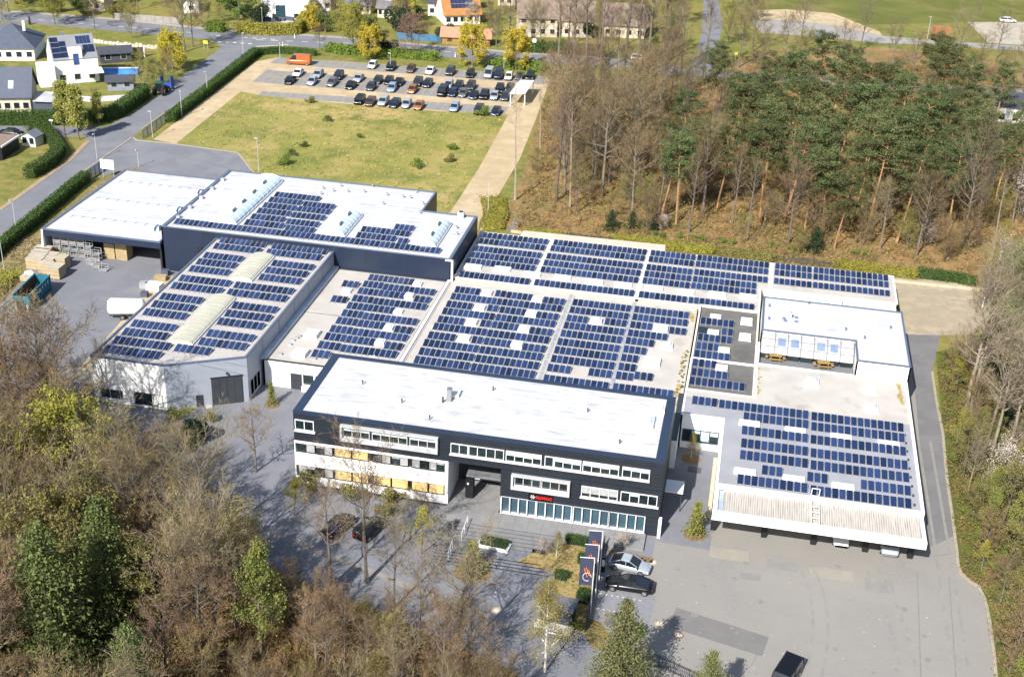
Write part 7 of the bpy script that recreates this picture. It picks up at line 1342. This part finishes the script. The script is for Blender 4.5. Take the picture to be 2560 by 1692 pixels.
for i, (x, y, h) in enumerate(((1497, 1456, 6.6), (1488, 1492, 6.6), (1476, 1532, 6.9))):
    q = P(x, y); t = thing('flag', ['rear', 'middle', 'front'][i]+' navy banner with orange and white emblem on a pale pole', 'flag', (q.x, q.y, 0), .12, 'flags beside the reserved bays')
    obj('pole', MB().tube((0, 0, 0), (0, 0, h), .06, .045, 8), ALU, t, False); obj('arm', MB().tube((0, 0, h-.05), (-1.45, 0, h-.05), .04), ALU, t, False)
    mb = MB(); nx, nz = 6, 10
    for a in range(nx+1):
        for b_ in range(nz+1): u, v = a/nx, b_/nz; mb.v.append((-.1-1.3*u, -.02+.06*math.sin(u*5+v*3+i)*(v+.1), h-.12-3.3*v))
    for a in range(nx):
        for b_ in range(nz): k = a*(nz+1)+b_; mb.f.append((k, k+1, k+nz+2, k+nz+1)); mb.mi.append(0)
    bn = obj('banner', mb, FLG, t, False)
    e = MB()
    for k, (x0, z0, x1, z1) in enumerate(((-.95, 1.3, -.6, 2.3), (-.75, 1.2, -.45, 2.1), (-.5, 1.5, -.3, 2.2))): e.tube((x0, -.12, h-z0), (x1, -.12, h-z1), .07, .05, 4)
    obj('orange_strokes', e, FLO, bn, False); e = MB(); pr = None
    for k in range(14):
        a = k/13*5.2; p = (-.62+.42*math.cos(a), -.13, h-2.3+.5*math.sin(a)); 
        if pr: e.tube(pr, p, .045, n=4)
        pr = p
    obj('white_curl', e, FLW, bn, False)
# planters, mulch circles with young trees
MUL = M('mulch', (.165, .115, .06), .95, .25, 2.5, bump=.5)
def young(px, py, r, key, h, hp, label, nm='young_tree', sx=1.0):
    q = P(px, py); mb = MB(); mb.v = [(q.x, q.y, .12)]+[(q.x+r*(1+.06*math.sin(k*3))*math.cos(2*math.pi*k/24), q.y+r*math.sin(2*math.pi*k/24), .03) for k in range(24)]
    for k in range(24): mb.f.append((0, 1+k, 1+(k+1) % 24)); mb.mi.append(0)
    structure('mulch_bed', mb, MUL); t = plant(key, q.x, q.y, h/hp, label, 'tree', None, nm); t.location.z = .06; 
    if sx != 1: t.scale = (t.scale[0]*sx, t.scale[1]*sx, t.scale[2])
young(1181, 1430, 2.0, 'cypress', 3.9, 4, 'upright young olive-green tree in a mulch circle below the steps', sx=1.5)
young(1737, 1336, 1.3, 'cypress', 4.2, 4, 'narrow conical young tree in a mulch circle left of the carport', sx=1.15)
young(1727, 1147, 1.2, 'birch', 3.6, 12, 'thin sapling in an oval mulch bed in the side court')
young(680, 1012, 1.0, 'cypress', 3.2, 4, 'slim young tree in a round bed beside the pale hall', sx=.9)
q = P(1235, 1365); t = thing('planter', 'box hedge in a low white-edged planter below the steps', 'planter', (q.x, q.y, .02), -.1); obj('tray', MB().box(-1.75, 1.75, -.75, .75, 0, .25), WHITE, t, False); rr = random.Random(5); lv = MB()
for k in range(1500): quadleaf(lv, Vector((rr.uniform(-1.55, 1.55), rr.uniform(-.6, .6), .25+rr.random()**.5*.75)), .07, rr)
obj('foliage', lv, LHED, t, False); obj('core', MB().box(-1.45, 1.45, -.5, .5, .2, .85), LHOL, t, False)
bed = [(1335, 1362), (1400, 1348), (1462, 1356), (1494, 1385), (1470, 1520), (1462, 1585), (1412, 1568), (1386, 1490), (1384, 1432), (1290, 1404), (1328, 1386)]
flat('planting_bed', bed, .05, multi('bed_soil', [(.26, .19, .08), (.17, .15, .05), (.33, .25, .12)], [1, .6, 2.0])); flat('planting_bed', [(1512, 1372), (1560, 1378), (1636, 1396), (1630, 1408), (1528, 1388)], .05, MUL)
flat('planting_bed', [(1470, 1545), (1500, 1555), (1520, 1580), (1560, 1640), (1480, 1620), (1462, 1590)], .05, LITTER)
rr = random.Random(9); mb = MB(); W_ = [(P(*p).x, P(*p).y) for p in bed]
for k in range(2600):
    x, y = rr.uniform(-15, -6), rr.uniform(98, 116)
    if inside((x, y), W_): quadleaf(mb, Vector((x, y, .08+abs(rr.gauss(0, .16)))), .10, rr)
o = obj('groundcover', mb, leafm('leaves_ground', (.20, .19, .05), (.34, .28, .10))); o['kind'] = 'stuff'; tag(o, 'straw and green groundcover in the planting bed beside the flags', 'groundcover')
for i, (x, y, w, l, hh, m, lab) in enumerate(((1428, 1356, 1.4, 1.0, .9, LHED, 'left cube-cut hedge block at the top of the planting bed'), (1452, 1360, 1.5, 1.0, .9, LHED, 'right cube-cut hedge block at the top of the planting bed'), (1403, 1445, 1.6, 1.1, .8, LHED, 'cube-cut hedge block in the middle of the planting bed'), (1458, 1500, 1.5, 1.6, 1.2, LHED, 'cube-cut hedge block by the front flag pole'), (1457, 1405, 1.2, 1.2, .9, LHED, 'cube-cut hedge block behind the middle flag'))):
    q = P(x, y); t = thing('hedge_block', lab, 'hedge', (q.x, q.y, .05), -.1); lv = MB()
    for k in range(700): quadleaf(lv, Vector((rr.uniform(-w/2, w/2), rr.uniform(-l/2, l/2), .1+rr.random()**.5*hh)), .08, rr)
    obj('foliage', lv, m, t, False); obj('core', MB().box(-w*.4, w*.4, -l*.4, l*.4, 0, hh*.9), LHOL, t, False)
at_px('blossom', 1358, 1392, 2.0, 6, 'pale pink-white blossoming shrub at the left of the planting bed', 'shrub', None, 'blossom_shrub'); at_px('blossom', 1556, 1376, 2.0, 6, 'white blossoming shrub behind the silver hatchback', 'shrub', None, 'blossom_shrub'); at_px('birch', 1390, 1392, 3.4, 12, 'slender yellowish sapling at the top of the planting bed', 'tree', None, 'young_tree'); at_px('blossom', 1517, 1566, 1.6, 6, 'small whitish shrub below the reserved bays', 'shrub', None, 'blossom_shrub'); at_px('shrub', 1594, 1588, 1.1, 1.3, 'small green bush at the edge of the courtyard', 'bush', None, 'bush'); at_px('shrub', 1446, 1572, .9, 1.3, 'small green bush at the lower end of the planting bed', 'bush', None, 'bush')
for i, (x, y, s) in enumerate(((880, 1245, 1.5), (830, 1238, 1.2), (930, 1255, 1.6), (980, 1262, 1.5), (1030, 1275, 1.7), (1060, 1290, 1.4), (765, 1225, 1.6), (790, 1232, 1.0), (1010, 1300, 1.3), (960, 1290, 1.2))): at_px(['shrub', 'bud1', 'brush1'][i % 3], x, y, s*(1.2 if i % 3 == 0 else 1.6), {0: 1.3, 1: 9, 2: 8}[i % 3], 'shrub in the bed before the white office wing, %s from the left' % ORD[sorted([880, 830, 930, 980, 1030, 1060, 765, 790, 1010, 960]).index(x)], 'shrub', 'shrubs before the white office wing', 'shrub', mat=[LOLV, None, None][i % 3])
q = P(1394, 1545); t = thing('transformer_kiosk', 'anthracite flat-roofed kiosk at the corner of the planting bed', 'kiosk', (q.x, q.y, .02), -.12); KI = M('kiosk_blue', (.035, .042, .06), .6, .08, 1); obj('body', MB().box(-1.6, 1.6, -.9, .9, 0, 1.9), KI, t, False); obj('roof', MB().box(-1.8, 1.8, -1.1, 1.1, 1.9, 2.05), M('kiosk_roof', (.115, .12, .135), .7, .08, 1), t, False); obj('door', MB().box(.2, 1.4, -.95, -.903, .1, 1.75), KI, t, False); obj('slab', MB().box(-1.9, 1.9, -2.0, -.91, -.015, .12), M('slab_pale', (.45, .43, .38), .9), t, False)
q = P(1507, 1428); t = thing('charging_post', 'slim black charging post between the fence and the parked cars', 'charging post', (q.x, q.y, .02)); obj('column', MB().box(-.2, .2, -.15, .15, 0, 1.7), DARKB, t, False); obj('front', MB().box(-.15, .15, -.18, -.153, .8, 1.6), ALU, t, False)
for i, (x, y) in enumerate(((1650, 1561), (1696, 1587), (1631, 1405), (1241, 1525))):
    q = P(x, y); t = thing('manhole_cover', ['pale round manhole cover nearest the planting strip', 'rust-ringed manhole cover at the lower edge of the dark repair patch', 'pale manhole cover beside the silver hatchback', 'pale manhole cover on the sidewalk below the forecourt'][i], 'manhole cover', (q.x, q.y, .02)); obj('ring', MB().tube((0, 0, -.01), (0, 0, .022), .55, n=20), M('manhole_ring', (.36, .27, .17), .9) if i != 1 else M('manhole_rust', (.22, .14, .08), .9), t, False); obj('lid', MB().tube((0, 0, .0), (0, 0, .03), .36, n=16), M('manhole_lid', (.55, .50, .42), .8), t, False)
q = P(1718, 1168); t = thing('bin_shelter', 'small white flat canopy against the right end of the office', 'canopy', (-3.2, 125.5, 0)); obj('roof', MB().box(-1.05, 1.0, -1.2, 1.2, 2.5, 2.7), WHITE, t, False); 
for y in (-1, 1): obj('post', MB().box(.8, .9, y-.05, y+.05, 0, 2.5), ANTH, t, False)
q = P(1736, 1174); t = thing('floor_grate', 'dark rectangular floor grate in the side court', 'grate', (q.x, q.y, .02), -.05); obj('frame', MB().box(-.8, .8, -.6, .6, -.01, .02), ANTH, t, False)
for k in range(7): obj('bar', MB().box(-.7+k*.22, -.62+k*.22, -.5, .5, .02, .035), M('grate_bar', (.12, .12, .13), .6), t, False)
rr = random.Random(3); mb = MB(); q0, q1 = P(40, 640), P(115, 655)
for k in range(420):
    p = P(rr.uniform(22, 118), rr.uniform(596, 655)); a = rr.random()*3.14; mb.tube((p.x, p.y, .05+rr.random()*.3), (p.x+math.cos(a)*rr.uniform(.3, 1.1), p.y+math.sin(a)*rr.uniform(.3, 1.1), .1+rr.random()*.3), .035, n=3)
o = obj('brush_mat', mb, M('brush_straw', (.30, .23, .13), .95, .3, 2)); o['kind'] = 'stuff'; tag(o, 'straw-brown brush laid over the bank beside the shed', 'brushwood')
mb = MB()
for k in range(500):
    p = P(*rr.choice([(rr.uniform(1415, 1530), 0), (rr.uniform(1940, 2085), 1)])) if False else None
    s = rr.random() < .5; x = rr.uniform(1415, 1530) if s else rr.uniform(1935, 2090); y = (592+(x-1415)*.11 if s else 648+(x-1935)*.11)+rr.uniform(-9, 6); p = P(x, y); mb.ball((p.x, p.y, .05), .18, .18, rr.uniform(.12, .35), 5, 2, z0=0)
o = obj('heather_plants', mb, M('heather_dark', (.07, .06, .04), .95, .4, 3)); o['kind'] = 'stuff'; tag(o, 'dotted dark young plants on the pale bank behind the long hall', 'groundcover')
q = P(262, 105)
t = thing('retaining_wall', 'row of pale boulders below the green bank of the main road', 'wall', tuple(P(238, 108)))
for k in range(18): p = P(238+k*9.6, 108+k*.95); obj('boulder', MB().ball((p.x, p.y, .2), .75, .5, rnd.uniform(.5, .9), 6, 3, z0=-.6, jit=.2, rnd=rnd), M('boulder_pale', (.42, .38, .30), .9, .15, 1), t)
# ------------------------------------------------------------------ labels that tell crowd trees apart by row and order
def proj(v):
    d = Vector(v)-Vector((0, 0, CAMZ)); z = d.dot(_fw); return 1280+FOC*d.dot(_r)/z, 846-FOC*d.dot(_u)/z
ORD += ['seventeenth', 'eighteenth', 'nineteenth', 'twentieth', 'twenty-first', 'twenty-second']
def ORDN(i): return ORD[min(i, len(ORD)-1)]
def kind_of(o): return o['label'].split(' of the')[0].split(',')[0]
def order_labels(group, what, rows):
    ts = [o for o in COL.objects if o.parent is None and o.get('group') == group]
    ts.sort(key=lambda o: -proj(o.location)[1]); per = math.ceil(len(ts)/len(rows))
    for r, rn in enumerate(rows):
        part = sorted(ts[r*per:(r+1)*per], key=lambda o: proj(o.location)[0])
        for i, o in enumerate(part):
            n = len(part); od = (ORDN(i)+' from the left') if i < (n+1)//2 else (ORDN(n-1-i)+' from the right')
            o['label'] = '%s, %s in the %s' % (what(o) if callable(what) else what, od, rn)
order_labels('pines in the wood at the upper right', 'tall orange-trunked pine', ['front row of pines', 'second row of pines', 'third row of pines', 'fourth row of pines', 'fifth row of pines', 'rear row of pines'])
order_labels('bare trees in the wood behind the long hall', 'tall bare tree', ['front row behind the long hall', 'second row behind the long hall', 'third row behind the long hall', 'rear row behind the long hall'])
order_labels('bare trees along the main road', 'tall bare roadside tree', ['near row along the main road', 'far row along the main road'])
order_labels('bare trees along the field road', 'bare round-crowned tree', ['near row below the pale field road', 'far row below the pale field road'])
order_labels('saplings in the upper right wood', 'small bare sapling', ['front strip of the upper wood', 'second strip of the upper wood', 'third strip of the upper wood', 'rear strip of the upper wood'])
order_labels('pale bare trees beside the service lane', 'pale bare tree', ['lower half of the right edge strip', 'upper half of the right edge strip'])
order_labels('budding trees right of the lane', 'young olive budding tree', ['bottom part of the lane strip', 'lower part of the lane strip', 'middle part of the lane strip', 'upper part of the lane strip'])
order_labels('bare trees in the wood at the lower left', kind_of, ['bottom belt of the lower left wood', 'second belt of the lower left wood', 'third belt of the lower left wood', 'middle belt of the lower left wood', 'fifth belt of the lower left wood', 'sixth belt of the lower left wood', 'uppermost belt of the lower left wood'])
order_labels('small green shrubs on the bank', 'small bright green shrub', ['row behind the long hall'])
order_labels('garden trees beyond the main road', kind_of, ['front garden strip across the road', 'second garden strip across the road', 'third garden strip across the road', 'fourth garden strip across the road', 'rear garden strip across the road'])
